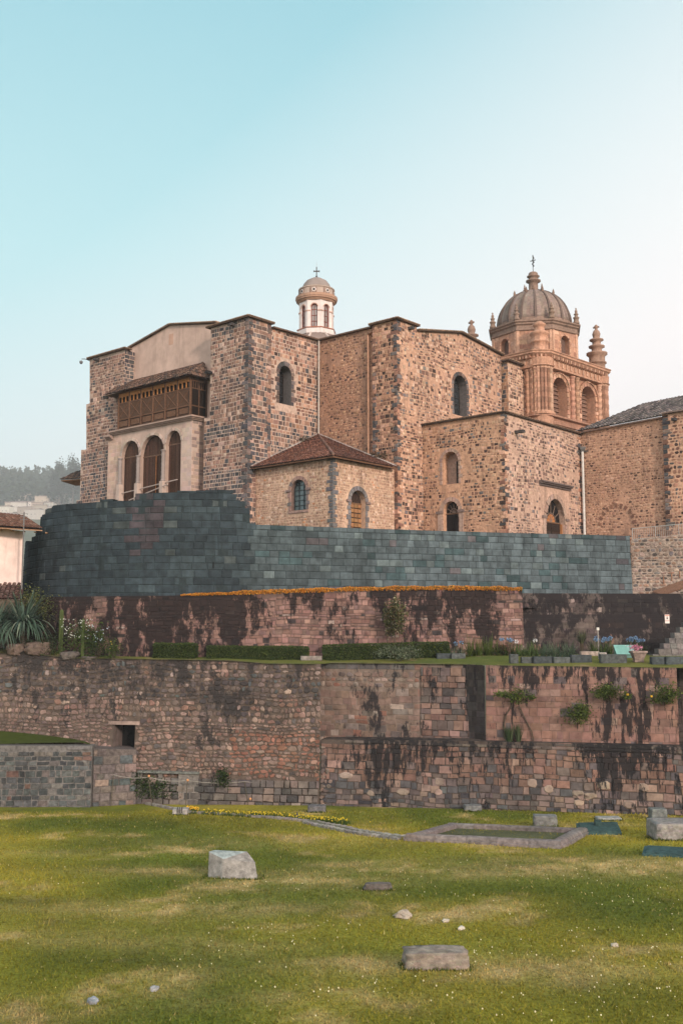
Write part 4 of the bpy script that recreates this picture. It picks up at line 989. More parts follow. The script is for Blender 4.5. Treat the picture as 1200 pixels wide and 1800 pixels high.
mb.sweep(pl, [(.15, zc0 - .9), (.35, zc0 - .8), (.35, zc0 - .55), (.2, zc0 - .45), (.2, zc0 - .25), (.5, zc0 - .15), (.5, zc0 - .0), (.1, zc0 + .06)], T2)
mb.sweep(pl, [(.3, ZBT), (.3, zc0 - 2.0), (.6, zc0 - 1.9), (.6, zc0 - 1.65), (.15, zc0 - 1.5)], T2)
mb.build('cornice', M_CH, tower)
# drum
zD0 = ZC + .75; zD1 = at(943, 565, DF + 2.2).z
hs2 = 7.9 / sqrt(2); aF = atan2(-TCN.y, -TCN.x); sq2 = [TCN + Vector((cos(aF + k * pi / 2), sin(aF + k * pi / 2))) * hs2 for k in range(4)]; dr = chamf(sq2, 2.3)
mb = MB()
for i in range(8):
    su = Surf([dr[i], dr[(i + 1) % 8]]); ln = su.len(); h = []
    if i % 2 == 1: h = [arch_uv(ln * .5 - .55, ln * .5 + .55, zD0 + .35, zD1 - .95)]
    o_ = wallface(mb, su, [(0, zD1), (ln, zD1)], zD0 - .5, h, T1, W=.02, drop=0, depths=[.5] * len(h))
    masonry(mb, su, o_, [grow(q, .2) for q in h], lambda t, z, r: tcol(r), (.35, .45), (.5, .9), .015, (.003, .008), .003, seed=93)
    for q in h: arch_trim(mb, su, q, .16, .05, tcol, r); mb.tess(su, q, [], (.13, .085, .07), off=-.5)
    for t in (.12, ln - .12): mb.sbox(su, t - .12, t + .12, zD0, zD1 - .6, -.02, .07, T3)
mb.sweep(dr, [(-.6, zD0 - .4), (-.6, zD1 - .1)], (.1, .07, .06))
mb.sweep(dr, [(.02, zD1 - .62), (.14, zD1 - .55), (.14, zD1 - .42), (.04, zD1 - .38), (.04, zD1 - .1), (.2, zD1 + .02), (.2, zD1 + .14), (.34, zD1 + .24), (.34, zD1 + .36), (-.1, zD1 + .5)], TG)
drum = mb.build('drum', M_CH, tower)
# parapet ring and dome
zd = zD1 + .45; zap = at(942, 507, DF + 6).z
mb = MB(); rD = 3.5; HD = zap - zd
mb.lathe((TCN.x, TCN.y, zd - .1), [(rD + .35, 0), (rD + .35, .25), (rD + .12, .35), (rD + .12, .5)], TG, 32, smooth=False)
def dprof(f): a = f * pi / 2; return (rD * cos(a) ** 1.0 if f < 1 else 0, .3 + (HD - .3) * sin(a) ** .95 if f > 0 else .3)
prof = [dprof(k / 14) for k in range(14)] + [(.25, HD)]
DC = (.235, .185, .16)
mb.lathe((TCN.x, TCN.y, zd), prof, DC, 64, colf=lambda k, i: jit((.27, .215, .185) if (i // 2) % 2 else (.225, .175, .15), r, .1))
dome = mb.build('dome', M_CH, tower, ); dome['label'] = 'weathered grey ribbed dome'
nr = 16
for i in range(nr):
    mb = MB(); a = 2 * pi * (i + .5) / nr + .05; ca, sa = cos(a), sin(a)
    for k in range(13):
        (r1, h1), (r2, h2) = dprof(k / 14), dprof((k + 1) / 14); w1_, w2_ = .16 * (1 - k / 22), .16 * (1 - (k + 1) / 22)
        def q(rr, hh, s, o): return (TCN.x + (rr + o) * ca - s * sa, TCN.y + (rr + o) * sa + s * ca, zd + hh)
        mb.hexa([q(r1, h1, -w1_, -.05), q(r1, h1, w1_, -.05), q(r1, h1, w1_ * .7, .13), q(r1, h1, -w1_ * .7, .13)], [q(r2, h2, -w2_, -.05), q(r2, h2, w2_, -.05), q(r2, h2, w2_ * .7, .13), q(r2, h2, -w2_ * .7, .13)], (.14, .105, .09))
    mb.build('rib', M_CH, dome)
def pinnacle(c, H, rad, parent, ball=True, square=False, col=TG):
    mb = MB(); P_ = [(1, 0), (1, .14), (.78, .17), (.78, .33), (1.0, .36), (1.0, .42), (.55, .46), (.55, .58), (.75, .6), (.75, .64), (.36, .68), (.42, .74), (.46, .8), (.36, .86), (.16, .9), (.14, .92), (.26, .95), (.1, .99)]
    mb.lathe(c, [(rad * a, H * b) for a, b in P_], jit(col, r, .1), 8 if not square else 12)
    if ball:
        z = c[2] + H; mb.box((c[0], c[1], z - H * .03), (rad * .7, rad * .16, rad * .16), col, .6); mb.bar((c[0], c[1], z - H * .06), (c[0], c[1], z + H * .03), rad * .09, col)
    return mb.build('pinnacle', M_CH, parent)
# small pinnacles: on the drum corners, half way up the dome, round the top finial
for p in dr:
    q = TCN + (V2(p) - TCN) * .99; pinnacle((q.x, q.y, zD1 + .45), 1.55, .3, drum)
for i in range(8):
    a = 2 * pi * (i * 2 + .5) / 16 + .05; f = 8.6 / 14; rr, hh = dprof(f); pinnacle((TCN.x + rr * cos(a), TCN.y + rr * sin(a), zd + hh), .55, .14, dome, ball=False)
for i in range(6):
    a = 2 * pi * i / 6 + .3; pinnacle((TCN.x + .95 * cos(a), TCN.y + .95 * sin(a), zd + HD - .35), .95, .16, dome, ball=False)
# crowning finial
mb = MB(); hF = at(942, 472, DF + 6).z - (zd + HD)
mb.lathe((TCN.x, TCN.y, zd + HD - .3), [(1.15, 0), (1.15, .15), (.8, .3), (.46, .35), (.46, .35 + hF * .42), (.72, .35 + hF * .46), (.72, .35 + hF * .52), (.42, .35 + hF * .56), (.42, .35 + hF * .66), (.62, .35 + hF * .7), (.62, .35 + hF * .74), (.4, .35 + hF * .78), (.47, .35 + hF * .85), (.38, .35 + hF * .92), (.1, .35 + hF * .98)], TG, 12)
mb.build('finial', M_CH, tower)
mb = MB(); z0 = zd + HD + hF; K = (.07, .08, .085); Hc = 1.7
mb.bar((TCN.x, TCN.y, z0 - .2), (TCN.x, TCN.y, z0 + Hc), .035, K); mb.bar((TCN.x - .22, TCN.y + .2, z0 + Hc * .66), (TCN.x + .22, TCN.y - .2, z0 + Hc * .66), .045, K)
pts = [(-.02, .45), (.10, .6), (-.08, .78), (.12, .95), (-.06, 1.15), (.1, 1.35), (0, 1.6)]
for (a, b), (c_, d_) in zip(pts[:-1], pts[1:]): mb.bar((TCN.x + a, TCN.y, z0 + b), (TCN.x + c_, TCN.y, z0 + d_), .055, K)
mb.build('cross', M_METAL, tower)
# four corner turrets standing on the belfry cornice
for i, c_ in enumerate(sq):
    cc = TCN + (V2(c_) - TCN) * .90; mb = MB(); z0 = ZC + (.7 if i == 0 else .35)
    if i == 0:      # the front one: thick cylinder engaged with the drum
        cc = TCN + (V2(c_) - TCN) * .80
        mb.lathe((cc.x, cc.y, z0), [(.9, 0), (.9, .12), (.76, .16), (.76, .95), (.86, 1.0), (.86, 1.1), (.76, 1.15), (.76, 1.65), (.9, 1.75), (.9, 1.9), (.56, 2.1), (.48, 2.15), (.48, 2.5), (.6, 2.6), (.6, 2.75), (.4, 2.85), (.3, 3.0)], T1, 20)
    else:
        mb.lathe((cc.x, cc.y, z0), [(.9, 0), (.9, .12), (.78, .16), (.78, 1.0), (.92, 1.05), (.92, 1.15), (.78, 1.2), (.78, 1.75), (1.02, 1.95), (1.02, 2.1), (.5, 2.2), (.5, 2.55), (.78, 2.68), (.78, 2.8), (.42, 2.9), (.42, 3.25), (.68, 3.36), (.68, 3.46), (.3, 3.6), (.36, 3.8), (.4, 4.0), (.3, 4.3), (.15, 4.45), (.13, 4.55), (.25, 4.7), (.08, 4.95)], TG if i != 1 else (.30, .20, .15), 14)
        mb.box((cc.x, cc.y, z0 + 4.7), (.62, .12, .14), TG, -.7)
    mb.build('turret', M_CH, tower)

# ================================================================ PLATFORM WALLS AND TERRACES
r = random.Random(16)
# --- the great curved wall
path = [at(40, 1000, 77.5), at(46, 1000, 74.5), at(70, 1000, 71.5), at(115, 1000, 69.2), at(175, 1000, 67.8), at(245, 1000, 67.0), at(320, 1000, 66.8), at(390, 1000, 67.1), at(445, 1000, 67.9)]
pe = at(1110, 1000, 76.8); ps = V2(path[-1]); path = [V2(p) for p in path] + [ps + (V2(pe) - ps) * f for f in (.06, .3, .6, 1.0)]
cw = Surf(path, .035, 14.0, smooth=True)
prof_px = [(42, 955), (56, 952), (57, 943), (62, 941), (64, 930), (71, 929), (73, 907), (80, 903), (80, 894), (93, 893), (95, 887), (133, 884), (178, 882), (180, 877), (236, 880), (240, 873), (246, 868), (262, 865), (300, 864), (404, 861), (408, 876), (426, 879), (430, 893), (438, 905), (440, 919), (447, 922), (560, 926), (700, 931), (905, 937), (1000, 939), (1108, 942)]
prof = []
for x, y in prof_px:
    t, z = cw.uv(x, y); prof.append((max(t, .0), z))
prof[0] = (0, prof[0][1]); prof[-1] = (cw.len(), prof[-1][1])
for i in range(1, len(prof)):
    if prof[i][0] <= prof[i - 1][0]: prof[i] = (prof[i - 1][0] + .01, prof[i][1])
ZW = 13.2
def ztop(t):
    for (a, za), (b, zb_) in zip(prof[:-1], prof[1:]):
        if a <= t <= b: return za + (zb_ - za) * (t - a) / (b - a)
    return prof[-1][1]
mb = MB(); n = 160; L_ = cw.len()
BC = (.022, .033, .037)
for i in range(n):
    a, b = L_ * i / n, L_ * (i + 1) / n; za, zb_ = ztop((a + b) / 2) - .06, ztop((a + b) / 2) - .06
    mb.poly([cw.p(a, ZW), cw.p(b, ZW), cw.p(b, zb_), cw.p(a, za)], BC)
    mb.poly([cw.p(a, za), cw.p(b, zb_), cw.p(b, zb_, -1.2), cw.p(a, za, -1.2)], BC)
    mb.poly([cw.p(a, ZW, -1.2), cw.p(b, ZW, -1.2), cw.p(b, zb_, -1.2), cw.p(a, za, -1.2)], BC)
mb.poly([cw.p(0, ZW), cw.p(0, ztop(0)), cw.p(0, ztop(0), -1.2), cw.p(0, ZW, -1.2)], BC); mb.poly([cw.p(L_, ZW), cw.p(L_, ztop(L_) - .1), cw.p(L_, ztop(L_) - .1, -1.2), cw.p(L_, ZW, -1.2)], BC)
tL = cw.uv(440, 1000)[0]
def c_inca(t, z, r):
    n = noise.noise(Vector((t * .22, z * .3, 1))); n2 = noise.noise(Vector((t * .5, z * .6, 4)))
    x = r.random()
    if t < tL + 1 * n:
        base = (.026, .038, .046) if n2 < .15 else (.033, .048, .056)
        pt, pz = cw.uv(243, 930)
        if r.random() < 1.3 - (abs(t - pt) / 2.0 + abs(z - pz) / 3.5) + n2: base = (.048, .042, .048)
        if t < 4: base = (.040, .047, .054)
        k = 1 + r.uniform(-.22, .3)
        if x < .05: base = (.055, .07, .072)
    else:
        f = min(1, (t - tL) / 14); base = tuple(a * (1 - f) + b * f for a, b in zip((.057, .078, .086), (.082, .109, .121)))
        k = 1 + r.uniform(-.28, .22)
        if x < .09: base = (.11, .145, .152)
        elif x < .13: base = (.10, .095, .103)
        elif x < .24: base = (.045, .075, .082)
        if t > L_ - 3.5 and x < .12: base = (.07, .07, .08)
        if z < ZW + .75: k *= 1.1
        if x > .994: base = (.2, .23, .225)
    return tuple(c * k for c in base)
z = ZW; k = 0
while z < 22:
    h = r.uniform(.42, .54); t = -r.uniform(0, .5)
    while t < L_:
        ww = r.uniform(.45, 1.1) if t > tL else r.uniform(.55, 1.3)
        a, b = max(0.0, t + .004), min(L_, t + ww - .004); t += ww
        if b - a < .12: continue
        zt = ztop((a + b) / 2); z1 = z + h - .006
        if z >= zt - .12: continue
        if z1 > zt: z1 = zt
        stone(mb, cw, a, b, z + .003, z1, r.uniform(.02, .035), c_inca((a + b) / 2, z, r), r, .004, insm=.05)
        if (z1 >= zt - .35):      # top block shows its upper side
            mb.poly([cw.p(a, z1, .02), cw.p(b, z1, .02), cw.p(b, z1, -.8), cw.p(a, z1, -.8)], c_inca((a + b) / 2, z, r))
    z += h
t_, z_ = cw.uv(375, 993); mb.sbox(cw, t_ - .04, t_ + .05, z_ - .22, z_ + .2, .03, .06, (.008, .01, .01))
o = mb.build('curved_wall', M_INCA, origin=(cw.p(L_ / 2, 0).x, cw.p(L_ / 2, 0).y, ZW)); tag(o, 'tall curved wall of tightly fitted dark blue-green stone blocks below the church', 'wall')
# iron-dark footing stones of the wing just above the wall (a row of rough blocks)
# --- rubble wall at right of it with railing
rw = Surf([V2(at(1109, 1000, 77.0)), V2(at(1109, 1000, 77.0)) + Vector((9, -3.2))], .03, 14)
tp_ = T(rw, [(1109, 950), (1150, 944), (1200, 940)]); tp_ = [(0, tp_[0][1]), tp_[1], (9, tp_[2][1] + .3)]
mb = MB(); oo = wallface(mb, rw, tp_, ZW - 1, col=(.30, .245, .205), W=1.2, ends=(True, True))
def c_rw(t, z, r): return jit(pick(r, [(3, (.22, .16, .13)), (2, (.31, .245, .205)), (2, (.10, .085, .08)), (1, (.16, .145, .145)), (1.5, (.26, .165, .12))]), r, .2)
masonry(mb, rw, oo, [], c_rw, (.16, .36), (.2, .55), .05, (.02, .05), .02, rnd=True, seed=101)
t_, z_ = rw.uv(1160, 1025)
for k in range(3):
    q = rw.uv(1165 + 14 * k, 1018 - 5 * k); mb.sbox(rw, q[0], q[0] + .05, q[1] - .35, q[1] + .2, .03, .09, (.25, .12, .07))
tag(mb.build('stone_wall', M_CUT), 'pale rubble stone wall with a railing on top, right of the curved wall', 'wall')
rl = MB(); h = .95; a0_, a1_ = .1, 8.5; zf = lambda t: tp_[0][1] + (tp_[2][1] - tp_[0][1]) * t / 9
GC = (.30, .31, .30)
for zz in (.12, h): rl.bar(rw.p(a0_, zf(a0_) + zz - .02, -.5), rw.p(a1_, zf(a1_) + zz - .02, -.5), .026, GC, 6)
n = 60
for k in range(n + 1):
    t = a0_ + (a1_ - a0_) * k / n; rl.bar(rw.p(t, zf(t) - (.05 if k % 12 == 0 else -.1), -.5), rw.p(t, zf(t) + h, -.5), .03 if k % 12 == 0 else .013, GC, 5)
tag(rl.build('railing', M_METAL), 'thin grey metal railing standing on top of the pale stone wall at right', 'railing')
# brown awning roof at the right edge
mb = MB(); a, b = at(1146, 1041, 74.5), at(1215, 1016, 72.5); c_, d_ = b + Vector((.3, -1.2, -.35)), a + Vector((.3, -1.2, -.3))
mb.hexa([a, b, c_, d_], [q + Vector((0, 0, .09)) for q in (a, b, c_, d_)], (.24, .13, .085))
for k in range(6):
    f = k / 5; q = a.lerp(b, f); mb.bar(q + Vector((0, 0, -.05)), q + Vector((.3, -1.2, -.4)), .05, (.1, .06, .045))
mb.bar(b + Vector((-.3, .1, 0)), b + Vector((-.3, .1, -1.6)), .08, (.12, .08, .06))
mb.build('x', M_WOOD); o = scene.collection.objects['x']; o.name = 'awning'; OFF['awning'] = (0, 0, 0); tag(o, 'brown wooden lean-to roof at the right edge above the dark wall', 'awning')

# --- upper retaining wall (black and pink, orange flowers on its coping)
ZL = 9.9                                   # lawn of the upper terrace
r1 = Surf([V2(at(-60, 1100, 76)), V2(at(20, 1100, 71.2)), V2(at(90, 1100, 68.9)), V2(at(200, 1100, 67.0)), V2(at(300, 1100, 66.2)), V2(at(430, 1100, 66.3)), V2(at(600, 1100, 67.3)), V2(at(920, 1100, 68.6))], .05, ZL, smooth=True)
tp_ = T(r1, [(80, 1049), (200, 1048), (300, 1047), (420, 1044), (600, 1038), (760, 1035), (915, 1037)]); tp_[0] = (0, tp_[0][1]); tp_[-1] = (r1.len(), tp_[-1][1])
def c_ret(t, z, r): return jit(pick(r, [(3, (0.181, 0.109, 0.094)), (3, (0.212, 0.132, 0.113)), (1.6, (0.151, 0.098, 0.090)), (.25, (0.287, 0.226, 0.203)), (1, (0.128, 0.075, 0.068)), (.5, (0.045, 0.038, 0.038))]), r, .2)
mb = MB(); oo = [(0, ZL - .3), (r1.len(), ZL - .3)] + tp_[::-1]
def curvewall(mb, su, tp_, zb, col, W=1.0, n=60, ends=(False, False)):
    L0, L1 = tp_[0][0], tp_[-1][0]
    def zt(t):
        for (a, za), (b, zb_) in zip(tp_[:-1], tp_[1:]):
            if a <= t <= b: return za + (zb_ - za) * (t - a) / (b - a)
        return tp_[-1][1]
    for i in range(n):
        a, b = L0 + (L1 - L0) * i / n, L0 + (L1 - L0) * (i + 1) / n; za, zb_ = zt(a), zt(b)
        mb.poly([su.p(a, zb), su.p(b, zb), su.p(b, zb_), su.p(a, za)], col); mb.poly([su.p(a, za), su.p(b, zb_), su.p(b, zb_, -W), su.p(a, za, -W)], col)
        mb.poly([su.p(a, zb, -W), su.p(b, zb, -W), su.p(b, zb_, -W), su.p(a, za, -W)], col)
    for e, t in ((0, L0), (1, L1)):
        if ends[e]: mb.poly([su.p(t, zb), su.p(t, zt(t)), su.p(t, zt(t), -W), su.p(t, zb, -W)], col)
curvewall(mb, r1, tp_, ZL - .3, (.11, .075, .065), 1.2, ends=(False, False))
masonry(mb, r1, oo, [], c_ret, (.18, .4), (.2, .7), .03, (.008, .045), .02, seed=111, wav=.3)
re_ = Surf([V2(r1.p(r1.len(), ZL)), V2(r1.p(r1.len(), ZL)) + Vector((-.15, 3))]); zt_ = tp_[-1][1]
for a, b in (((0, ZL - .3), (0, zt_)),): mb.poly([r1.p(r1.len(), ZL - .3), r1.p(r1.len(), zt_), r1.p(r1.len(), zt_, -3), r1.p(r1.len(), ZL - .3, -3)], (.2, .12, .1))
M_RET = mat('lichen_wall_pink', .9, .3, 2.5, .5, 6, lichen=(ZL, ZL + 4, .09, 1.06, (.014, .012, .013), .7, .45))
tag(mb.build('retaining_wall', M_RET), 'pinkish retaining wall streaked with black growth under the strip of orange flowers', 'wall')
mb = MB(); tA_, tB_ = r1.uv(318, 1046)[0], r1.len()
def ztr(t):
    for (a, za), (b, zb_) in zip(tp_[:-1], tp_[1:]):
        if a <= t <= b: return za + (zb_ - za) * (t - a) / (b - a)
    return tp_[-1][1]
for _ in range(9000):
    t = r.uniform(tA_, tB_); f = min(1, (t - tA_) / 7 + .3)
    p = r1.p(t, ztr(t) + r.uniform(-.06, .2) * f * (1 + .5 * noise.noise(Vector((t, 0, 0)))), r.uniform(-.35, .12)); s_ = r.uniform(.03, .06)
    d = Vector((r.uniform(-1, 1), r.uniform(-1, 1), r.uniform(-1, 1))).normalized(); e = d.orthogonal()
    c = jit(pick(r, [(6, (.46, .18, .025)), (3, (.56, .27, .04)), (1.5, (.16, .12, .03))]), r, .2)
    mb.poly([p - d * s_, p + e * s_, p + d * s_, p - e * s_], c)
tag(mb.build('flower_strip', M_LEAF), 'long strip of small orange flowers along the coping of the pink and black wall', 'flowers', kind='stuff')
# --- dark wall to the right, two bands, lower one proud
r2 = Surf([V2(at(905, 1100, 70.2)), V2(at(1240, 1100, 71.5))], .03, ZL); r2p = r2.shift(.55)
zU = r2.uv(1000, 1043)[1]; zM = r2p.uv(1000, 1080)[1]
mb = MB(); oo = wallface(mb, r2, [(0, zU), (r2.len(), zU)], zM - .6, col=(.09, .075, .07), W=6.2, drop=0)
def c_dk(t, z, r):
    if r2.uv(1068, 1070)[0] < t < r2.uv(1132, 1070)[0]: return jit(pick(r, [(2, (0.192, 0.160, 0.136)), (2, (0.096, 0.080, 0.072)), (1, (0.264, 0.224, 0.192))]), r, .2)
    return jit(pick(r, [(4, (0.060, 0.050, 0.046)), (2, (0.088, 0.068, 0.064)), (1, (0.128, 0.096, 0.088)), (.3, (0.240, 0.192, 0.176))]), r, .25)
masonry(mb, r2, oo, [], c_dk, (.26, .4), (.3, .7), .03, (.01, .04), .015, seed=121, rnd=False)
oo = wallface(mb, r2p, [(0, zM), (r2p.len(), zM)], ZL - .3, col=(.08, .066, .062), W=.5, drop=0)
masonry(mb, r2p, oo, [], lambda t, z, r: jit(pick(r, [(5, (.075, .06, .056)), (2, (.10, .08, .075)), (.5, (.18, .12, .1)), (.1, (.4, .34, .3))]), r, .25), (.3, .45), (.35, .9), .015, (.008, .02), .008, seed=122)
M_DK = mat('lichen_wall_dark', .9, .35, 2.5, .5, 6, lichen=(ZL, ZL + 4, .06, 1.04, (.018, .016, .018), 1.1))
tag(mb.build('retaining_wall', M_DK), 'dark blackened retaining wall in two bands behind the blue flowers at right', 'wall')

# --- lower terrace walls
g0, g1 = at(565, 1406, 63.0), at(1200, 1427, 57.3)
dL = (V2(g1) - V2(g0)).normalized(); l1 = Surf([V2(g0) - dL * .1, V2(g1) + dL * 5], .05, 2.0)
zled = [l1.uv(x, y)[1] for x, y in ((568, 1300), (800, 1302), (1200, 1308))]
tled = [l1.uv(x, y)[0] for x, y in ((568, 1300), (800, 1302), (1200, 1308))]
tp_ = [(0, zled[0]), (tled[1], zled[1]), (l1.len(), zled[2] - .05)]
mb = MB(); oo = wallface(mb, l1, tp_, .2, col=(.075, .06, .052), W=3.4, drop=-.02, ends=(True, True))
def c_l1(t, z, r):
    zz = z - (zled[1]); n = noise.noise(Vector((t * .3, z * .5, 3)))
    if zz < -2.35 + .25 * n: return jit(pick(r, [(3, (0.104, 0.087, 0.084)), (2, (0.076, 0.076, 0.080)), (2, (0.159, 0.121, 0.108)), (1.2, (0.231, 0.167, 0.139)), (1, (0.055, 0.052, 0.057))]), r, .2)
    return jit(pick(r, [(3, (0.152, 0.095, 0.077)), (2, (0.184, 0.114, 0.091)), (1.5, (0.127, 0.099, 0.091)), (.8, (0.239, 0.159, 0.130)), (.9, (0.080, 0.072, 0.073))]), r, .2)
oc_ = [(0, .2), (l1.len(), .2), (l1.len(), zled[2] - .05), (tled[1], zled[1]), (0, zled[0])]
masonry(mb, l1, oc_, [], c_l1, (.2, .44), (.2, .75), .035, (.01, .07), .028, seed=131, wav=.2)
for k in range(18):     # a few boulders built into the base
    t = r.uniform(1, l1.len() - 1); z = r.uniform(1.9, 2.9); stone(mb, l1, t, t + r.uniform(.5, .9), z, z + r.uniform(.35, .5), .07, jit((.26, .2, .165), r, .2), r, .02, True, lift=.02)
masonry(mb, l1.shift(.06), [(0, zled[0] - .22), (l1.len(), zled[0] - .22 - .1), (l1.len(), zled[2]), (0, zled[0])], [], lambda t, z, r: jit((.11, .09, .08), r, .3), (.16, .17), (.5, 1.0), .02, (.01, .03), .006, seed=132)
M_L1 = mat('lichen_wall_lower', .9, .32, 2.5, .5, 6, lichen=(2.2, zled[0], .13, 1.165, (.016, .016, .018), 3.0, .22))
masonry(mb, l1.shift(.03), [(0, .3), (.7, .3), (.3, 1.4), (1.0, 2.6), (.5, 3.6), (.9, 4.4), (.2, zled[0] - .3), (0, zled[0] - .3)], [], lambda t, z, r: jit(pick(r, [(3, (.2, .155, .13)), (2, (.13, .105, .095)), (1, (.27, .2, .16))]), r, .2), (.2, .36), (.2, .5), .04, (.03, .08), .03, rnd=True, seed=136)
tag(mb.build('retaining_wall', M_L1), 'long lower stone wall with a straight ledge on top, rising from the lawn at right', 'wall')
# right upper wall (reddish ashlar), set back half a metre
l3 = l1.shift(-1.6); l2 = l1.shift(-.75); l2.z0 = zled[0]
ta_, tb_ = l2.uv(853, 1230)[0], l2.uv(1190, 1230)[0]; zt2 = l2.uv(1000, 1171)[1]
mb = MB(); oo = wallface(mb, l2, [(ta_, zt2), (tb_, zt2 - .02)], zled[1] - .5, col=(.17, .115, .095), W=5, drop=0, ends=(False, True))
def c_l2(t, z, r): return jit(pick(r, [(4, (0.202, 0.119, 0.095)), (3, (0.224, 0.135, 0.112)), (1.5, (0.172, 0.107, 0.091)), (.6, (0.275, 0.188, 0.158)), (.5, (0.112, 0.090, 0.091))]), r, .14)
masonry(mb, l2, oo, [], c_l2, (.28, .5), (.25, .8), .02, (.006, .035), .014, seed=141)
A0 = V2(l2.p(ta_, zled[1])); sd_ = Surf([V2(l3.p(l3.uv(815, 1230)[0], zled[1])) + Vector((0, .2)), A0]); oo = [(0, zled[1] - .5), (sd_.len() - .02, zled[1] - .5), (sd_.len() - .02, zt2), (0, zt2)]
mb.tess(sd_, oo, [], (.05, .04, .036)); masonry(mb, sd_, oo, [], lambda t, z, r: jit((.05, .043, .042), r, .35), (.34, .5), (.3, .75), .02, (.006, .03), .008, seed=142)
M_L2 = mat('lichen_wall_red', .9, .28, 2.5, .4, 6, lichen=(zled[1], zt2, .14, 1.16, (.016, .015, .017), 2.6, .2))
rc = l1.shift(-2.4); ra = rc.uv(1180, 1230)[0]; oo = [(ra - 1.2, zled[1] - .5), (ra + 5, zled[1] - .5), (ra + 5, zt2), (ra - 1.2, zt2)]; mb.tess(rc, oo, [], (.05, .04, .036)); masonry(mb, rc, oo, [], lambda t, z, r: jit((.06, .05, .048), r, .35), (.34, .5), (.3, .75), .02, (.006, .03), .008, seed=145)
tag(mb.build('retaining_wall', M_L2), 'reddish squared-stone terrace wall with shrubs growing from it at right', 'wall')
# middle wall between rubble and the dark corner
l3 = l1.shift(-1.6)
tc0, tc1 = l3.uv(562, 1230)[0], l3.uv(818, 1230)[0]; zt3 = l3.uv(700, 1166)[1]
mb = MB(); oo = wallface(mb, l3, [(tc0, zt3), (tc1 + .6, zt3)], zled[0] - .5, col=(.16, .125, .105), W=3, drop=0, ends=(False, False))
txa, txb = l3.uv(740, 1230)[0], l3.uv(800, 1230)[0]
def c_l3(t, z, r):
    if t > txa: return jit(pick(r, [(2, (0.159, 0.102, 0.084)), (2, (0.103, 0.082, 0.077)), (1, (0.063, 0.054, 0.055)), (1, (0.191, 0.129, 0.108))]), r, .2)
    if z > zt3 - .5: return jit((0.104, 0.102, 0.100), r, .25)
    return jit(pick(r, [(3, (0.152, 0.110, 0.091)), (2, (0.175, 0.121, 0.100)), (1.5, (0.120, 0.099, 0.091)), (1, (0.255, 0.205, 0.177)), (.5, (0.175, 0.090, 0.069))]), r, .2)
masonry(mb, l3, [(tc0, zt3 - 1.5), (txa, zt3 - 1.5), (txa, zt3 - .42), (tc0, zt3 - .42)], [], c_l3, (.24, .42), (.28, .6), .05, (.02, .06), .02, rnd=True, seed=151)
masonry(mb, l3, [(tc0, zt3 - .4), (txa, zt3 - .4), (txa, zt3), (tc0, zt3)], [], c_l3, (.36, .38), (.5, 1.1), .03, (.02, .05), .01, seed=152)
masonry(mb, l3, [(tc0, zled[0] - .5), (txa, zled[0] - .5), (txa, zt3 - 1.5), (tc0, zt3 - 1.5)], [], c_l3, (.24, .5), (.22, .8), .03, (.004, .04), .03, seed=153, wav=.3)
masonry(mb, l3.shift(.12), [(txa, zled[0] - .5), (tc1 + .6, zled[0] - .5), (tc1 + .6, zt3), (txa, zt3)], [], c_l3, (.3, .6), (.3, .8), .02, (.01, .04), .02, seed=154)
M_L3 = mat('lichen_wall_mid', .9, .32, 2.2, .5, 6, lichen=(zled[0], zt3, .06, 1.13, (.02, .019, .021), 1.2, .4))
tag(mb.build('retaining_wall', M_L3), 'brown terrace wall section between the cobbled wall and the dark recess', 'wall')
# rubble wall on the left
e1 = V2(l1.p(-.02, 4)) + Vector((.0, -.1)); e0 = V2(at(-25, 1250, 66.4)); l4 = Surf([e0, V2(at(200, 1250, 65.2)), V2(at(400, 1250, 64.0)), e1], .05, 6, smooth=True)
tp_ = T(l4, [(-20, 1147), (30, 1148), (52, 1141), (70, 1150), (130, 1156), (250, 1158), (400, 1160), (470, 1166), (560, 1167)]); tp_[0] = (0, tp_[0][1]); tp_[-1] = (l4.len(), tp_[-1][1])
mb = MB(); dr_ = [(l4.uv(200, 1300)[0], l4.uv(218, 1318)[1]), (l4.uv(237, 1300)[0], l4.uv(218, 1318)[1]), (l4.uv(237, 1300)[0], l4.uv(218, 1274)[1]), (l4.uv(200, 1300)[0], l4.uv(218, 1274)[1])]
oo = [(0, .1), (l4.len(), .1)] + tp_[::-1]
# backing with the doorway left open
L0 = l4.len(); n = 90; d0, d1 = dr_[0][0], dr_[1][0]; dz0, dz1 = dr_[0][1], dr_[2][1]
prof4 = list(tp_)
def zt4(t):
    for (a, za), (b, zb_) in zip(prof4[:-1], prof4[1:]):
        if a <= t <= b: return za + (zb_ - za) * (t - a) / (b - a)
    return prof4[-1][1]
cuts = sorted([L0 * i / n for i in range(n + 1)] + [d0, d1]); B4 = (.095, .075, .062)
for a, b in zip(cuts[:-1], cuts[1:]):
    if b - a < 1e-5: continue
    m_ = (a + b) / 2; spans = [(.1, dz0), (dz1, None)] if d0 < m_ < d1 else [(.1, None)]
    for lo, hi in spans:
        mb.poly([l4.p(a, lo), l4.p(b, lo), l4.p(b, hi if hi else zt4(b)), l4.p(a, hi if hi else zt4(a))], B4)
    mb.poly([l4.p(a, zt4(a)), l4.p(b, zt4(b)), l4.p(b, zt4(b) - .1, -1.6), l4.p(a, zt4(a) - .1, -1.6)], B4)
for h0, h1 in (((d0, dz0), (d0, dz1)), ((d1, dz0), (d1, dz1)), ((d0, dz1), (d1, dz1)), ((d0, dz0), (d1, dz0))):
    mb.poly([l4.p(*h0), l4.p(*h1), l4.p(*h1, -1.5), l4.p(*h0, -1.5)], (.14, .11, .1))
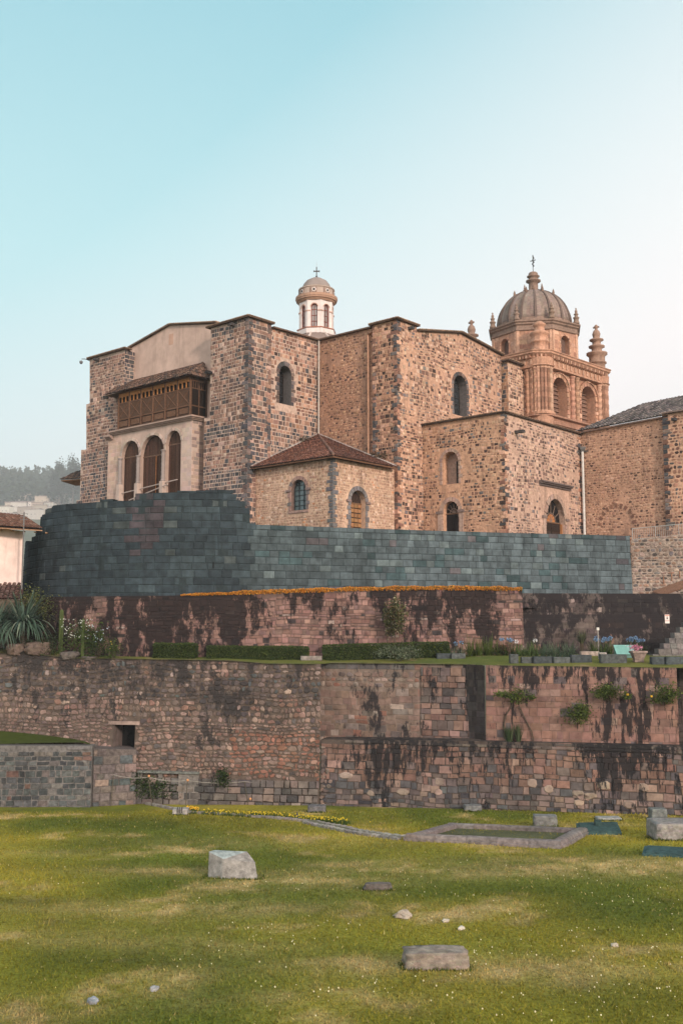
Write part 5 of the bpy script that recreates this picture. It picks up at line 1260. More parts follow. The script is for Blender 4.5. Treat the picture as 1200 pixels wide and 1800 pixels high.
mb.poly([l4.p(d0, dz0, -1.5), l4.p(d1, dz0, -1.5), l4.p(d1, dz1, -1.5), l4.p(d0, dz1, -1.5)], (.01, .01, .01))
tdark = l4.uv(300, 1250)[0]
def c_l4(t, z, r):
    n = noise.noise(Vector((t * .22, z * .3, 8))); n2 = noise.noise(Vector((t * .5, z * .9, 2))); top = zt4(t)
    light = [(3, (0.179, 0.132, 0.113)), (2, (0.227, 0.161, 0.137)), (2.5, (0.130, 0.101, 0.090)), (1.4, (0.194, 0.120, 0.097)), (1, (0.089, 0.077, 0.075)), (.4, (0.325, 0.247, 0.212))]
    dark = [(3, (0.098, 0.081, 0.078)), (2, (0.138, 0.108, 0.097)), (2, (0.057, 0.051, 0.052)), (.6, (0.244, 0.192, 0.172)), (.4, (0.081, 0.093, 0.094))]
    red = [(3, (0.202, 0.105, 0.078)), (2, (0.170, 0.093, 0.070)), (1, (0.244, 0.155, 0.125))]
    d = top - z
    if z < 2.6: return jit(pick(r, [(3, (0.098, 0.089, 0.085)), (2, (0.146, 0.124, 0.113)), (1, (0.065, 0.062, 0.063)), (1, (0.202, 0.161, 0.140))]), r, .2)
    if t > l4.uv(405, 1300)[0] and d > 4.2 and n > -.2: return jit(pick(r, red + light[:1]), r, .2)
    if d < 2.6 + 1.2 * n2: return jit(pick(r, dark if n2 + n < .12 else light), r, .22)
    if t < l4.uv(195, 1250)[0]: return jit(pick(r, [(3, (0.155, 0.108, 0.094)), (2, (0.122, 0.093, 0.085)), (2, (0.194, 0.139, 0.118)), (1, (0.244, 0.179, 0.157))]), r, .2)
    return jit(pick(r, light if n > -.3 else dark), r, .2)
dh = [[(d0 - .04, dz0), (d1 + .04, dz0), (d1 + .04, dz1 + .2), (d0 - .04, dz1 + .2)]]
masonry(mb, l4, [(0, 2.7), (L0, 2.7)] + tp_[::-1], dh, c_l4, (.16, .36), (.16, .5), .04, (.03, .09), .04, rnd=True, seed=161, wav=.35)
masonry(mb, l4.shift(.14), [(l4.uv(230, 1390)[0], .1), (L0, .1), (L0, 2.9), (l4.uv(230, 1390)[0], 2.75)], [], c_l4, (.34, .5), (.35, .75), .04, (.03, .06), .02, seed=163)
mb.sbox(l4, d0 - .35, d1 + .3, dz1 + .01, dz1 + .22, -.2, .09, (.25, .19, .165))
M_L4 = mat('rubble', .9, .35, 2.2, .6, 6, lichen=(ZL - 6, ZL, .16, 1.18, (.035, .032, .032), .8))
tag(mb.build('rubble_wall', M_L4), 'long wall of rounded river stones with a small dark doorway at left', 'wall')
# end quoin between rubble and middle wall
# stepped plinth wall below the doorway and the low grey block wall at the far left
lw0, lw1 = at(-15, 1402, 62.6), at(160, 1398, 62.9); lw = Surf([V2(lw0), V2(lw1)], .03, 2); zlw = [lw.uv(x, y)[1] for x, y in ((0, 1311), (160, 1311))]
mb = MB(); oo = wallface(mb, lw, [(0, zlw[0]), (lw.len(), zlw[1])], .3, col=(.14, .135, .13), W=1.0, drop=0, ends=(False, True))
def c_lw(t, z, r): return jit(pick(r, [(3, (0.068, 0.076, 0.078)), (2, (0.095, 0.102, 0.102)), (2, (0.051, 0.057, 0.060)), (1, (0.130, 0.119, 0.112)), (.5, (0.136, 0.089, 0.074))]), r, .2)
masonry(mb, lw, [(0, .3), (lw.len(), .3), (lw.len(), zlw[1] - .25), (0, zlw[0] - .25)], [], c_lw, (.26, .42), (.3, .75), .05, (.02, .07), .03, seed=171)
masonry(mb, lw.shift(.05), [(0, zlw[0] - .24), (lw.len(), zlw[1] - .24), (lw.len(), zlw[1] + .02), (0, zlw[0] + .02)], [], lambda t, z, r: jit((.15, .15, .148), r, .15), (.23, .25), (.9, 1.5), .02, (.02, .03), .006, seed=172)
tag(mb.build('low_wall', M_CUT), 'low grey block wall at the left edge of the lawn', 'wall')
p0 = V2(lw.p(lw.len(), 2)); lx = Surf([p0 + Vector((.02, .35)), V2(at(240, 1340, 64.2))]); zx = lx.uv(200, 1316)[1]
mb = MB(); tp_ = [(0, zx + .05), (lx.len(), zx - .12)]; oo = wallface(mb, lx, tp_, .3, col=(.11, .095, .09), W=2.2, drop=0, ends=(True, True))
masonry(mb, lx, oo, [], lambda t, z, r: jit(pick(r, [(3, (.12, .105, .1)), (2, (.16, .135, .125)), (1.4, (.075, .09, .09)), (1, (.2, .15, .13))]), r, .2), (.3, .48), (.4, .9), .04, (.02, .05), .015, seed=173)
tag(mb.build('low_wall', M_CUT), 'short brown block wall with broken foot below the dark doorway', 'wall')
mb = MB(); a = lx.p(lx.len() + .0, 0); lid = Surf([V2(lx.p(lx.len(), 0)) + Vector((.05, .3)), V2(at(350, 1375, 63.9))]); zs = lid.uv(300, 1356)[1]
mb.sbox(lid, 0, lid.len(), zs - .12, zs, -.9, .1, (.13, .14, .13))
for t, ww in ((.0, .25), (1.3, .25), (lid.len() - 1.3, 1.25)): mb.sbox(lid, t, t + ww, .4, zs - .125, -.7, 0, (.16, .15, .14))
tag(mb.build('stone_bench', M_CUT), 'flat stone slab on blocks at the foot of the cobbled wall', 'bench')

# ================================================================ GROUND, TERRAIN AND HILLS
def grid(name, x0, x1, y0, y1, nx, ny, fz, m, col, colf=None):
    vs = []; fs = []
    for j in range(ny + 1):
        for i in range(nx + 1):
            X = x0 + (x1 - x0) * i / nx; Y = y0 + (y1 - y0) * j / ny; vs.append((X, Y, fz(X, Y)))
    for j in range(ny):
        for i in range(nx): a = j * (nx + 1) + i; fs.append((a, a + 1, a + nx + 2, a + nx + 1))
    me = bpy.data.meshes.new(name); me.from_pydata(vs, [], fs); me.materials.append(m)
    if colf:
        ca = me.color_attributes.new('col', 'FLOAT_COLOR', 'POINT'); buf = []
        for p in vs: buf.extend((*colf(p[0], p[1]), 1.0))
        ca.data.foreach_set('color', buf)
    me.polygons.foreach_set('use_smooth', [True] * len(fs)); o = bpy.data.objects.new(name, me); scene.collection.objects.link(o); OFF[o.name] = (0, 0, 0)
    o['kind'] = 'structure'; return o
def grass_mat(name, dry=.5, green=(.10, .12, .012), dark=(.05, .068, .010), dryc=(.42, .32, .14), yel=(.24, .205, .02), sc=1.0):
    m = bpy.data.materials.new(name); m.use_nodes = True; nt = m.node_tree; nd = nt.nodes; lk = nt.links; nd.clear()
    o = nd.new('ShaderNodeOutputMaterial'); b = nd.new('ShaderNodeBsdfPrincipled'); lk.new(b.outputs[0], o.inputs[0]); b.inputs['Roughness'].default_value = .9; b.inputs['Specular IOR Level'].default_value = .15
    g = nd.new('ShaderNodeNewGeometry')
    def nz(x, y, z, s, det=5, ro=.6, off=0):
        q = nd.new('ShaderNodeMapping'); q.inputs['Scale'].default_value = (x, y, z); q.inputs['Location'].default_value = (off, off, off); lk.new(g.outputs['Position'], q.inputs[0])
        t = nd.new('ShaderNodeTexNoise'); t.inputs['Scale'].default_value = s * sc; t.inputs['Detail'].default_value = det; t.inputs['Roughness'].default_value = ro; lk.new(q.outputs[0], t.inputs['Vector']); return t.outputs[0]
    def mr(v, a, b_, c, d):
        q = nd.new('ShaderNodeMapRange'); lk.new(v, q.inputs[0])
        for i, x in enumerate((a, b_, c, d)): q.inputs[i + 1].default_value = x
        return q.outputs[0]
    def mix(f, c1, c2):
        q = nd.new('ShaderNodeMixRGB'); lk.new(f, q.inputs[0])
        for i, c in ((1, c1), (2, c2)):
            if isinstance(c, tuple): q.inputs[i].default_value = (*c, 1)
            else: lk.new(c, q.inputs[i])
        return q.outputs[0]
    col = mix(mr(nz(.6, .6, 1, .16, 5), .42, .58, 0, 1), green, yel)
    col = mix(mr(nz(1, .6, 1, .55, 6, .7, 7), .52, .68, 0, .75), col, dark)
    col = mix(mr(nz(1, .5, 1, .32, 7, .72, 13), .555, .65, 0, dry * 1.8), col, dryc)
    col = mix(mr(nz(1, 1, 1, 6, 3, .8, 3), .56, .74, 0, .55), col, dryc)
    col = mix(mr(nz(1, 1, 1, 14, 3, .8, 5), .5, .7, 0, .7), col, dark)
    lk.new(col, b.inputs['Base Color'])
    bp = nd.new('ShaderNodeBump'); bp.inputs['Strength'].default_value = .8; bp.inputs['Distance'].default_value = .06; lk.new(nz(1, 1, 1, 11, 5, .8), bp.inputs['Height']); lk.new(bp.outputs[0], b.inputs['Normal'])
    return m
M_GR = grass_mat('lawn_grass'); M_GR2 = grass_mat('terrace_grass', .7, (.09, .115, .02), (.06, .08, .02), (.26, .19, .10), (.15, .15, .03), 1.5)
# worn, dry and lush patches of the lawn (pixel centre, radii in metres, strength)
PATCH = [(540, 1548, 2.6, .9, .75), (1110, 1522, 5.0, 1.0, .95), (950, 1704, 2.3, .55, .85), (690, 1690, 1.2, .35, .5), (285, 1532, 2.6, .5, .7), (290, 1600, 4.2, .6, .65), (600, 1700, 2.0, .4, .5), (300, 1728, .8, .5, .75), (80, 1500, 3.0, .5, .3), (480, 1480, 6.0, 1.2, .25),
         (860, 1535, 2.5, .6, .5), (1060, 1405, 6.0, 1.0, .45), (640, 1520, 2.0, .5, .6), (420, 1665, 1.6, .4, .35), (150, 1650, 3.0, .5, .4), (1040, 1450, 4.5, .5, .5), (700, 1600, 3, .5, .3), (40, 1780, 1.6, .5, .5), (540, 1760, 2.0, .4, .4)]
DARKP = [(20, 1585, 1.6, .4, .8), (290, 1690, 2.0, .45, .75), (330, 1450, 5.0, 1.4, .4), (980, 1600, 4.0, 1.2, .35), (1050, 1745, 3.0, .9, .3), (250, 1440, 7, 1.0, .35)]
PW = [(ong(a, b), c, d, e) for a, b, c, d, e in PATCH]; DW = [(ong(a, b), c, d * 1.2, e) for a, b, c, d, e in DARKP]
def lawn_state(X, Y):
    n1 = noise.noise(Vector((X * .30, Y * .22, 13))); n2 = noise.noise(Vector((X * 1.1, Y * .8, 21))); n3 = noise.noise(Vector((X * 3.1, Y * 2.6, 5))); n4 = noise.noise(Vector((X * .09, Y * .07, 31)))
    dry = max(0, (n1 + .5 * n2 + .25 * n3 - .28)) * 1.6
    for c, a, b, k in PW:
        q = ((X - c.x) / a) ** 2 + ((Y - c.y) / (b * 2.2)) ** 2
        if q < 6: dry += .8 * k * math.exp(-q) * (1 + 1.0 * n2 + .8 * n3)
    dk = max(0, n2 * .5 + n3 * .35 - .12)
    for c, a, b, k in DW:
        q = ((X - c.x) / a) ** 2 + ((Y - c.y) / (b * 2.2)) ** 2
        if q < 6: dk += k * math.exp(-q) * (1 + .6 * n3)
    return min(1, dry), min(1, dk), max(0, min(1, .5 + 1.6 * n4 + .6 * n1))
def mix3(a, b, f): return tuple(x * (1 - f) + y * f for x, y in zip(a, b))
def lawn_col(X, Y):
    dry, dk, yl = lawn_state(X, Y); c = mix3((.112, .136, .016), (.275, .236, .028), yl); c = mix3(c, (.045, .058, .010), dk * .75); return mix3(c, (.46, .34, .15), dry * .9)
M_LAWN = mat('lawn', .95, .42, 9, 1.0, 18)
grid('lawn', -45, 45, -6, 74, 340, 340, gz, M_LAWN, None, lawn_col)
grid('terrace_lawn', -27.5, 30, 60.5, 74, 60, 14, lambda X, Y: ZL + .03 * noise.noise(Vector((X, Y, 0))) , M_GR2, None)
# the terrace lawn starts behind the coping of the walls and rises gently
def lineY(su, X):
    for a, b in zip(su.P[:-1], su.P[1:]):
        if a.x <= X <= b.x: return a.y + (b.y - a.y) * (X - a.x) / (b.x - a.x)
    return su.P[0].y if X < su.P[0].x else su.P[-1].y
XJ, XK = l4.P[-1].x, l2.p(ta_, ZL).x
def frontY(X):
    if X < XJ: return lineY(l4, X) + .35
    return lineY(l3 if X < XK else l2, X) + .5
def frontZ(X):
    if X < XJ: return zt4(min(l4.len(), max(0, (X - l4.P[0].x) / (XJ - l4.P[0].x) * l4.len()))) - .03
    return (zt3 if X < XK else zt2) - .02
def tz(X, Y): return frontZ(X) + .085 * max(0, min(Y - frontY(X), 5)) + .02 * noise.noise(Vector((X, Y, 0)))
o = scene.collection.objects['terrace_lawn']; me = o.data
for vtx in me.vertices:
    X = vtx.co.x; f = (vtx.co.y - 60.5) / 13.5; fy = frontY(X); vtx.co.y = fy - .3 + (75 - fy) * f; vtx.co.z = tz(X, vtx.co.y)
# platform behind the curved wall
mb = MB(); P_ = [cw.p(L_ * k / 30, 0, -1.1) for k in range(31)]
mb.poly([(p.x, p.y, ZB - .05) for p in P_] + [(40, 74, ZB - .05), (45, 120, ZB - .05), (-40, 120, ZB - .05), (-36, 80, ZB - .05)], (.25, .22, .2)); o = mb.build('plaza_ground', M_CUT, origin=(0, 90, ZB)); o['kind'] = 'structure'
mb = MB(); mb.poly([(p.x, p.y, ZW + .02) for p in [r1.p(r1.len() * k / 40, ZW, -.35) for k in range(41)]] + [(cw.p(L_ * k / 20, 14, -.15).x, cw.p(L_ * k / 20, 14, -.15).y, ZW + .02) for k in range(19, 0, -1)], (.12, .1, .085)); o = mb.build('path', M_CUT, origin=(0, 68, ZW)); o['kind'] = 'structure'

M_HILL = grass_mat('hill_scrub', .4, (.05, .075, .03), (.03, .05, .02), (.16, .14, .09), (.08, .09, .04), .02)
def hz(X, Y):
    d = sqrt(X * X + Y * Y); 
    if Y > 76 or abs(X) > 46: base = -6 + 2 * noise.noise(Vector((X * .01, Y * .01, 0)))
    else: base = -8
    if Y > 120: 
        f = min(1, max(0, (Y - 500) / 1700)); f = f * f * (3 - 2 * f); base += f * (305 + 9 * noise.noise(Vector((X * .004, Y * .004, 1))) + 3 * noise.noise(Vector((X * .02, Y * .02, 4))))
    return base
grid('hills', -4000, 4000, -1500, 6500, 200, 200, hz, M_HILL, None); scene.collection.objects['hills'].name = 'hills'

# ================================================================ VEGETATION ON THE UPPER TERRACE
r = random.Random(17)
G_D = [(3, (.022, .042, .014)), (2, (.035, .06, .018)), (1, (.055, .085, .022))]
G_M = [(3, (.05, .085, .022)), (2, (.075, .115, .028)), (1, (.03, .055, .018))]
G_B = [(3, (.085, .13, .075)), (2, (.12, .17, .11)), (1.5, (.05, .085, .055)), (.6, (.17, .2, .14))]
def tp(x, y=1152):                                        # a spot on the terrace lawn
    rr = ray(x, y); k = 58.0
    while k < 72:
        X = rr.x / rr.y * k; Z = CZ + rr.z / rr.y * k
        if k > frontY(X) and Z <= tz(X, k): break
        k += .02
    X = rr.x / rr.y * k; lim = (lineY(r1, X) if X < r1.P[-1].x else 69.2) - 1.35
    k = min(k, max(lim, frontY(X) + .1)); X = rr.x / rr.y * k; return Vector((X, k, tz(X, k)))
def hedge(x0, x1, yb, h, label):
    a, b = tp(x0, yb), tp(x1, yb); a.y += .35; b.y += .35; mb = MB(); d = (b - a); ln = d.length; d.normalize(); nrm = Vector((-d.y, d.x, 0)); w_ = .9
    core = [a + nrm * .12, b + nrm * .12, b + nrm * (w_ - .1), a + nrm * (w_ - .1)]; mb.hexa(core, [q + Vector((0, 0, h - .1)) for q in core], (.018, .03, .010))
    for _ in range(int(ln * 900)):
        t = r.uniform(0, ln); f = r.random(); 
        if f < .62: p = a + d * t + nrm * r.uniform(0, .08); p.z += r.uniform(.0, h)
        elif f < .92: p = a + d * t + nrm * r.uniform(0, w_); p.z += h + r.gauss(0, .03)
        else: p = (a if r.random() < .5 else b) + nrm * r.uniform(0, w_); p.z += r.uniform(0, h)
        p += Vector((r.gauss(0, .03), r.gauss(0, .03), .03 * noise.noise(p * 2)))
        dd = Vector((r.uniform(-1, 1), r.uniform(-1, .2), r.uniform(-.3, 1))).normalized(); e = dd.orthogonal(); s_ = .05 * r.uniform(.6, 1.4)
        c = jit(pick(r, [(3, (.030, .05, .014)), (2, (.045, .07, .018)), (1, (.075, .095, .025))]), r, .25)
        mb.poly([p - dd * s_, p + e * s_ * .6, p + dd * s_, p - e * s_ * .6], c)
    return tag(mb.build('hedge', M_LEAF), label, 'hedge', 'clipped hedges along the pink and black wall')
hedge(267, 340, 1150, .95, 'shortest clipped hedge block with a small bare stem, leftmost of the row')
hedge(363, 542, 1153, .80, 'long low clipped hedge left of the small stone bench')
hedge(568, 790, 1157, 1.0, 'longest clipped hedge, running behind the slender tree')
def bush(x0, x1, yt, yb, label, cols, n=900, name='shrub', size=.09, cat='shrub', ybase=None, clumps=12, Y=None, extra=None, spread=.34):
    b = tp((x0 + x1) / 2, yb) if Y is None else at((x0 + x1) / 2, yb, Y)
    wpx = (x1 - x0) / F * b.y; hp = (yb - yt) / F * b.y; mb = MB()
    foliage(mb, (b.x, b.y, b.z + hp * .5), (wpx * .55, wpx * .45, hp * .55), n, size, cols, r, clumps, spread)
    for _ in range(5): mb.bar((b.x + r.uniform(-.1, .1), b.y, b.z - .05), (b.x + r.uniform(-.4, .4) * wpx, b.y + r.uniform(-.2, .2), b.z + hp * .7), .02, (.07, .05, .035), 4)
    if extra: extra(mb, b, wpx, hp)
    o = mb.build(name, M_LEAF, origin=(b.x, b.y, b.z)); return tag(o, label, cat)
def florets(col, n, size=.06, top=True):
    def f(mb, b, w_, h_):
        for _ in range(n):
            p = Vector((b.x + r.uniform(-.5, .5) * w_, b.y + r.uniform(-.5, .2) * w_ * .6, b.z + h_ * r.uniform(.55 if top else .2, 1.1)))
            for _k in range(5):
                d = Vector((r.uniform(-1, 1), r.uniform(-1, 1), r.uniform(-.5, 1))).normalized(); e = d.orthogonal(); s_ = size * r.uniform(.6, 1.2)
                q = p + d * s_ * .5; mb.poly([q - d * s_ * .5, q + e * s_ * .4, q + d * s_ * .6, q - e * s_ * .4], jit(col, r, .15))
    return f
def agapanthus(mb, c, h, col=(.16, .27, .42)):
    c = Vector(c); t = c + Vector((r.uniform(-.1, .1), 0, h)); mb.bar(c, t, .012, (.08, .12, .04), 4)
    for _ in range(26):
        d = Vector((r.gauss(0, 1), r.gauss(0, 1), r.gauss(0, .8))).normalized(); e = d.orthogonal(); q = t + d * .10; mb.poly([q - e * .03, q + d * .07, q + e * .03, q - d * .05], jit(col, r, .3))
# slender tree
tb = tp(694, 1153); tb.y += .15
tree = thing('young_tree', 'slender young tree with sparse reddish-green crown in front of the hedge', 'tree', tb)
mb = MB(); H = 3.6; top = tb + Vector((.15, 0, H)); pts = [tb, tb + Vector((.05, 0, .9)), tb + Vector((-.02, 0, 1.9)), top]
for i, (a, b) in enumerate(zip(pts[:-1], pts[1:])): mb.bar(a, b, .06 - .014 * i, (.10, .075, .06), 6, .046 - .014 * i)
for k in range(16):
    z = r.uniform(1.1, 3.2); a = r.uniform(0, 6.28); L2 = r.uniform(.4, .75); p = tb + Vector((.02, 0, z)); mb.bar(p, p + Vector((cos(a) * L2, sin(a) * L2, L2 * .7)), .016, (.10, .075, .06), 4, .006)
mb.build('trunk', M_WOOD, tree)
mb = MB(); foliage(mb, tb + Vector((.05, 0, 2.55)), (.85, .8, 1.35), 2600, .13, [(3, (.08, .095, .035)), (2, (.12, .11, .05)), (1.2, (.15, .09, .055)), (.8, (.24, .22, .15)), (.6, (.03, .045, .02))], r, 26, .22)
mb.build('crown', M_LEAF, tree)
bush(668, 730, 1136, 1162, 'rounded grey-green lavender bush at the foot of the slender tree', [(3, (.10, .125, .075)), (2, (.14, .165, .11)), (1, (.06, .08, .05))], 1300, size=.1)
# big grey-green agave-like rosette and its neighbours
c = at(42, 1104, 67.2); ag = MB(); CB = [(3, (.075, .125, .09)), (2, (.12, .18, .14)), (2, (.04, .07, .055)), (.6, (.2, .24, .18))]
blades(ag, c, 330, 2.6, .17, CB, r, .35, 1.9, .7, 6)
blades(ag, c + Vector((0, 0, .15)), 60, 1.35, .11, CB, r, .2, .7, 1.5, 5); ag.bar((c.x, c.y, ZL - .3), (c.x, c.y, c.z + .2), .28, (.10, .08, .06), 8, .2)
tag(ag.build('rosette_plant', M_LEAF, origin=(c.x, c.y, ZL)), 'huge rosette of drooping blue-grey strap leaves on the left end of the terrace', 'plant')
c = at(-8, 1112, 67.0); ag = MB(); blades(ag, c, 260, 2.6, .17, CB, r, .35, 1.9, .7, 6); ag.bar((c.x, c.y, ZL - .3), (c.x, c.y, c.z + .2), .25, (.10, .08, .06), 8, .2)
tag(ag.build('rosette_plant', M_LEAF, origin=(c.x, c.y, ZL)), 'second blue-grey rosette plant cut by the left edge of the picture', 'plant')
bush(18, 84, 1035, 1102, 'round yellow-green bush rising behind the big rosette plant', [(3, (.08, .10, .03)), (2, (.12, .13, .045)), (1, (.04, .055, .02)), (.5, (.2, .17, .08))], 1800, Y=68.6, size=.12, clumps=22, spread=.28)
bush(0, 100, 1100, 1150, 'dark green undergrowth beneath the rosette plants', [(3, (.03, .045, .025)), (1, (.06, .08, .04))], 1500, Y=67.6, size=.13)
for (x, yt, wd, lb) in ((103, 1074, .30, 'taller columnar cactus beside the big rosette plant'), (147, 1083, .21, 'thinner columnar cactus among the white flowers')):
    b = tp(x, 1150); b.y += .5 if x < 120 else -.25; b.z = tz(b.x, b.y); hgt = (1150 - yt) / F * b.y; mb = MB(); n = 16; prof_ = [(wd * .46, 0), (wd * .5, hgt * .3), (wd * .5, hgt * .8), (wd * .42, hgt * .95), (wd * .2, hgt)]
    i0 = len(mb.v)
    for rr, z in prof_:
        for i in range(n): a = 2 * pi * i / n; k = rr * (1 if i % 2 else .78); mb.v.append((b.x + k * cos(a), b.y + k * sin(a), b.z + z))
    for k in range(4):
        for i in range(n): j = (i + 1) % n; mb.face([i0 + k * n + i, i0 + k * n + j, i0 + (k + 1) * n + j, i0 + (k + 1) * n + i], jit((.085, .12, .04), r, .15))
    mb.face([i0 + 4 * n + i for i in range(n)], (.1, .13, .05)); tag(mb.build('cactus', M_LEAF, origin=tuple(b)), lb, 'cactus', 'columnar cacti at the left end')
bush(108, 165, 1094, 1154, 'leafy bush full of small white flowers between the two cacti', G_M, 1700, extra=florets((.6, .64, .58), 75, .055), size=.11)
bush(152, 190, 1104, 1154, 'leafy bush with scattered white and blue flowers right of the thin cactus', G_D + G_M, 1200, extra=florets((.45, .55, .62), 22, .06), size=.1)
bush(186, 214, 1122, 1153, 'low green clump with a yellow bloom at the end of the flower bed', G_M, 700, extra=florets((.6, .5, .08), 3, .07), size=.09)
bush(70, 110, 1115, 1160, 'small grey-green tuft spilling over the wall top below the cactus', G_D, 700, Y=66.4, size=.08)
# strappy plants to the right
def strap_bed(x0, x1, yb, h, label, cols=G_M, n=60, flowers=0, fcol=(.16, .27, .42), dens=1.0):
    a, b = tp(x0, yb), tp(x1, yb); mb = MB(); k = max(2, int((b.x - a.x) / .35))
    for i in range(k):
        f = (i + .5) / k; p = a.lerp(b, f) + Vector((r.uniform(-.1, .1), r.uniform(-.2, .4), -.02)); blades(mb, p, int(n * dens), h * r.uniform(.85, 1.2), .05, cols, r, .16, 1.3, 1.2, 4)
    for i in range(flowers):
        p = a.lerp(b, r.random()) + Vector((0, r.uniform(-.1, .2), 0)); agapanthus(mb, p, h * r.uniform(.95, 1.15), fcol)
    return tag(mb.build('border_plant', M_LEAF), label, 'plant', 'strap-leaved plants in the right-hand border')
strap_bed(818, 880, 1152, 1.25, 'tall yellow-green strap-leaved clump at the left end of the right-hand border', [(3, (.07, .10, .02)), (2, (.10, .14, .03)), (1, (.04, .06, .02))])
strap_bed(868, 905, 1150, 1.0, 'dark strap-leaved clump with blue flower heads next to the tall yellow-green one', G_D, 50, 5)
strap_bed(905, 948, 1153, .95, 'bright green sword-leaved clump with a white bloom', [(3, (.07, .12, .03)), (2, (.11, .16, .05))], 55, 2, (.6, .6, .6))
strap_bed(948, 1010, 1155, 1.0, 'blue-green sword-leaved clump left of the upright yucca', G_B, 55)
strap_bed(1040, 1076, 1148, 1.0, 'green clump with a row of blue flower globes behind the light stone', G_M, 50, 11)
strap_bed(1100, 1135, 1144, 1.0, 'green clump with blue flower globes behind the slanted sign', G_D, 50, 9)
strap_bed(772, 812, 1152, .8, 'small grey-green clump with pale blue heads beside the longest hedge', G_B, 40, 4)
bush(872, 896, 1128, 1152, 'small reddish-leaved shrub on the terrace edge', [(3, (.12, .05, .03)), (2, (.08, .07, .03))], 500, size=.08)
c = tp(1026, 1150); c.y += .6; mb = MB(); mb.bar(c, c + Vector((0, 0, .75)), .13, (.09, .07, .05), 7); blades(mb, c + Vector((0, 0, .75)), 110, .9, .055, [(3, (.08, .095, .05)), (2, (.12, .13, .07)), (1, (.05, .06, .035))], r, .1, .8, 1.3, 4)
tag(mb.build('yucca', M_LEAF, origin=tuple(c)), 'upright spiky yucca with a short trunk against the dark wall', 'yucca')
c = tp(1051, 1146); mb = MB(); mb.bar(c, c + Vector((0, 0, 1.75)), .03, (.3, .29, .26), 6); mb.bar(c + Vector((0, 0, 1.62)), c + Vector((0, 0, 1.8)), .09, (.7, .68, .62), 8)
tag(mb.build('garden_lamp', M_METAL), 'thin garden lamp with a white head standing in the blue flowers', 'lamp')
# slanted information board
c = tp(1098, 1156); brd = thing('information_board', 'slanted pale green information board on the terrace edge', 'sign', c)
mb = MB(); GB = (.17, .36, .32)
P = [Vector((-.62, -.35, .18)), Vector((.5, -.35, .18)), Vector((.62, .35, .72)), Vector((-.62, .35, .72))]; P = [c + q for q in P]
mb.hexa(P, [q + Vector((0, -.03, .05)) for q in P], GB); mb.build('board', M_METAL, brd)
mb = MB()
for k in range(7):
    f = .15 + k * .11; a, b = P[3].lerp(P[0], f) + Vector((0, -.035, .056)), P[2].lerp(P[1], f) + Vector((0, -.035, .056)); q0, q1 = a.lerp(b, .1), a.lerp(b, .1 + r.uniform(.45, .8)); mb.bar(q0, q1, .008, (.10, .26, .23), 4)
mb.build('text_lines', M_METAL, brd)
mb = MB(); mb.poly([c + Vector((-.6, -.3, 0)), c + Vector((-.6, .34, 0)), c + Vector((-.6, .34, .7)), c + Vector((-.6, -.34, .18))], (.06, .17, .15)); mb.hexa([c + Vector((x, y, 0)) for x, y in ((-.58, -.28), (.55, -.28), (.58, .3), (-.58, .3))], [c + Vector((x, y, z)) for x, y, z in ((-.58, -.28, .2), (.52, -.28, .2), (.58, .3, .66), (-.58, .3, .66))], (.07, .18, .16)); mb.build('base', M_METAL, brd)
# planter with pink flowers
c = tp(1122, 1164); c.y += .1; pot = thing('planter', 'square tapering stone planter with pink flowers', 'planter', c)
mb = MB(); sqr = [(c.x - .28, c.y - .28), (c.x + .28, c.y - .28), (c.x + .28, c.y + .28), (c.x - .28, c.y + .28)]
mb.sweep(sqr, [(-.02, c.z), (.0, c.z + .08), (-.04, c.z + .1), (.10, c.z + .52), (.16, c.z + .55), (.16, c.z + .66), (.06, c.z + .66), (.04, c.z + .6)], (.27, .21, .185)); mb.build('pot', M_CUT, pot)
mb = MB(); foliage(mb, c + Vector((-.12, 0, .85)), (.5, .38, .2), 500, .06, [(3, (.62, .2, .33)), (1, (.05, .09, .03)), (2, (.72, .38, .48))], r, 8); mb.build('flowers', M_LEAF, pot)['kind'] = 'stuff'
# sign on the dark wall
q = r2p.uv(1171, 1088); mb = MB(); hw_, hh_ = .16, .30
mb.sbox(r2p, q[0] - hw_, q[0] + hw_, q[1] - hh_, q[1] + hh_, .02, .07, (.62, .56, .53)); mb.sbox(r2p, q[0] - hw_ + .01, q[0] + hw_ - .01, q[1] + hh_ - .1, q[1] + hh_ - .03, .07, .075, (.5, .2, .14)); mb.sbox(r2p, q[0] - hw_ + .01, q[0] + hw_ - .01, q[1] - hh_ + .16, q[1] - hh_ + .2, .07, .075, (.45, .25, .2))
mb.sbox(r2p, q[0] - .05, q[0] + .05, q[1] - .02, q[1] + .10, .07, .078, (.03, .03, .04)); mb.bar(r2p.p(q[0], q[1] + .14, .07), r2p.p(q[0], q[1] + .14, .08), .035, (.03, .03, .04), 8)
tag(mb.build('wall_sign', M_METAL), 'small white pictogram sign with a dark figure on the blackened wall', 'sign')
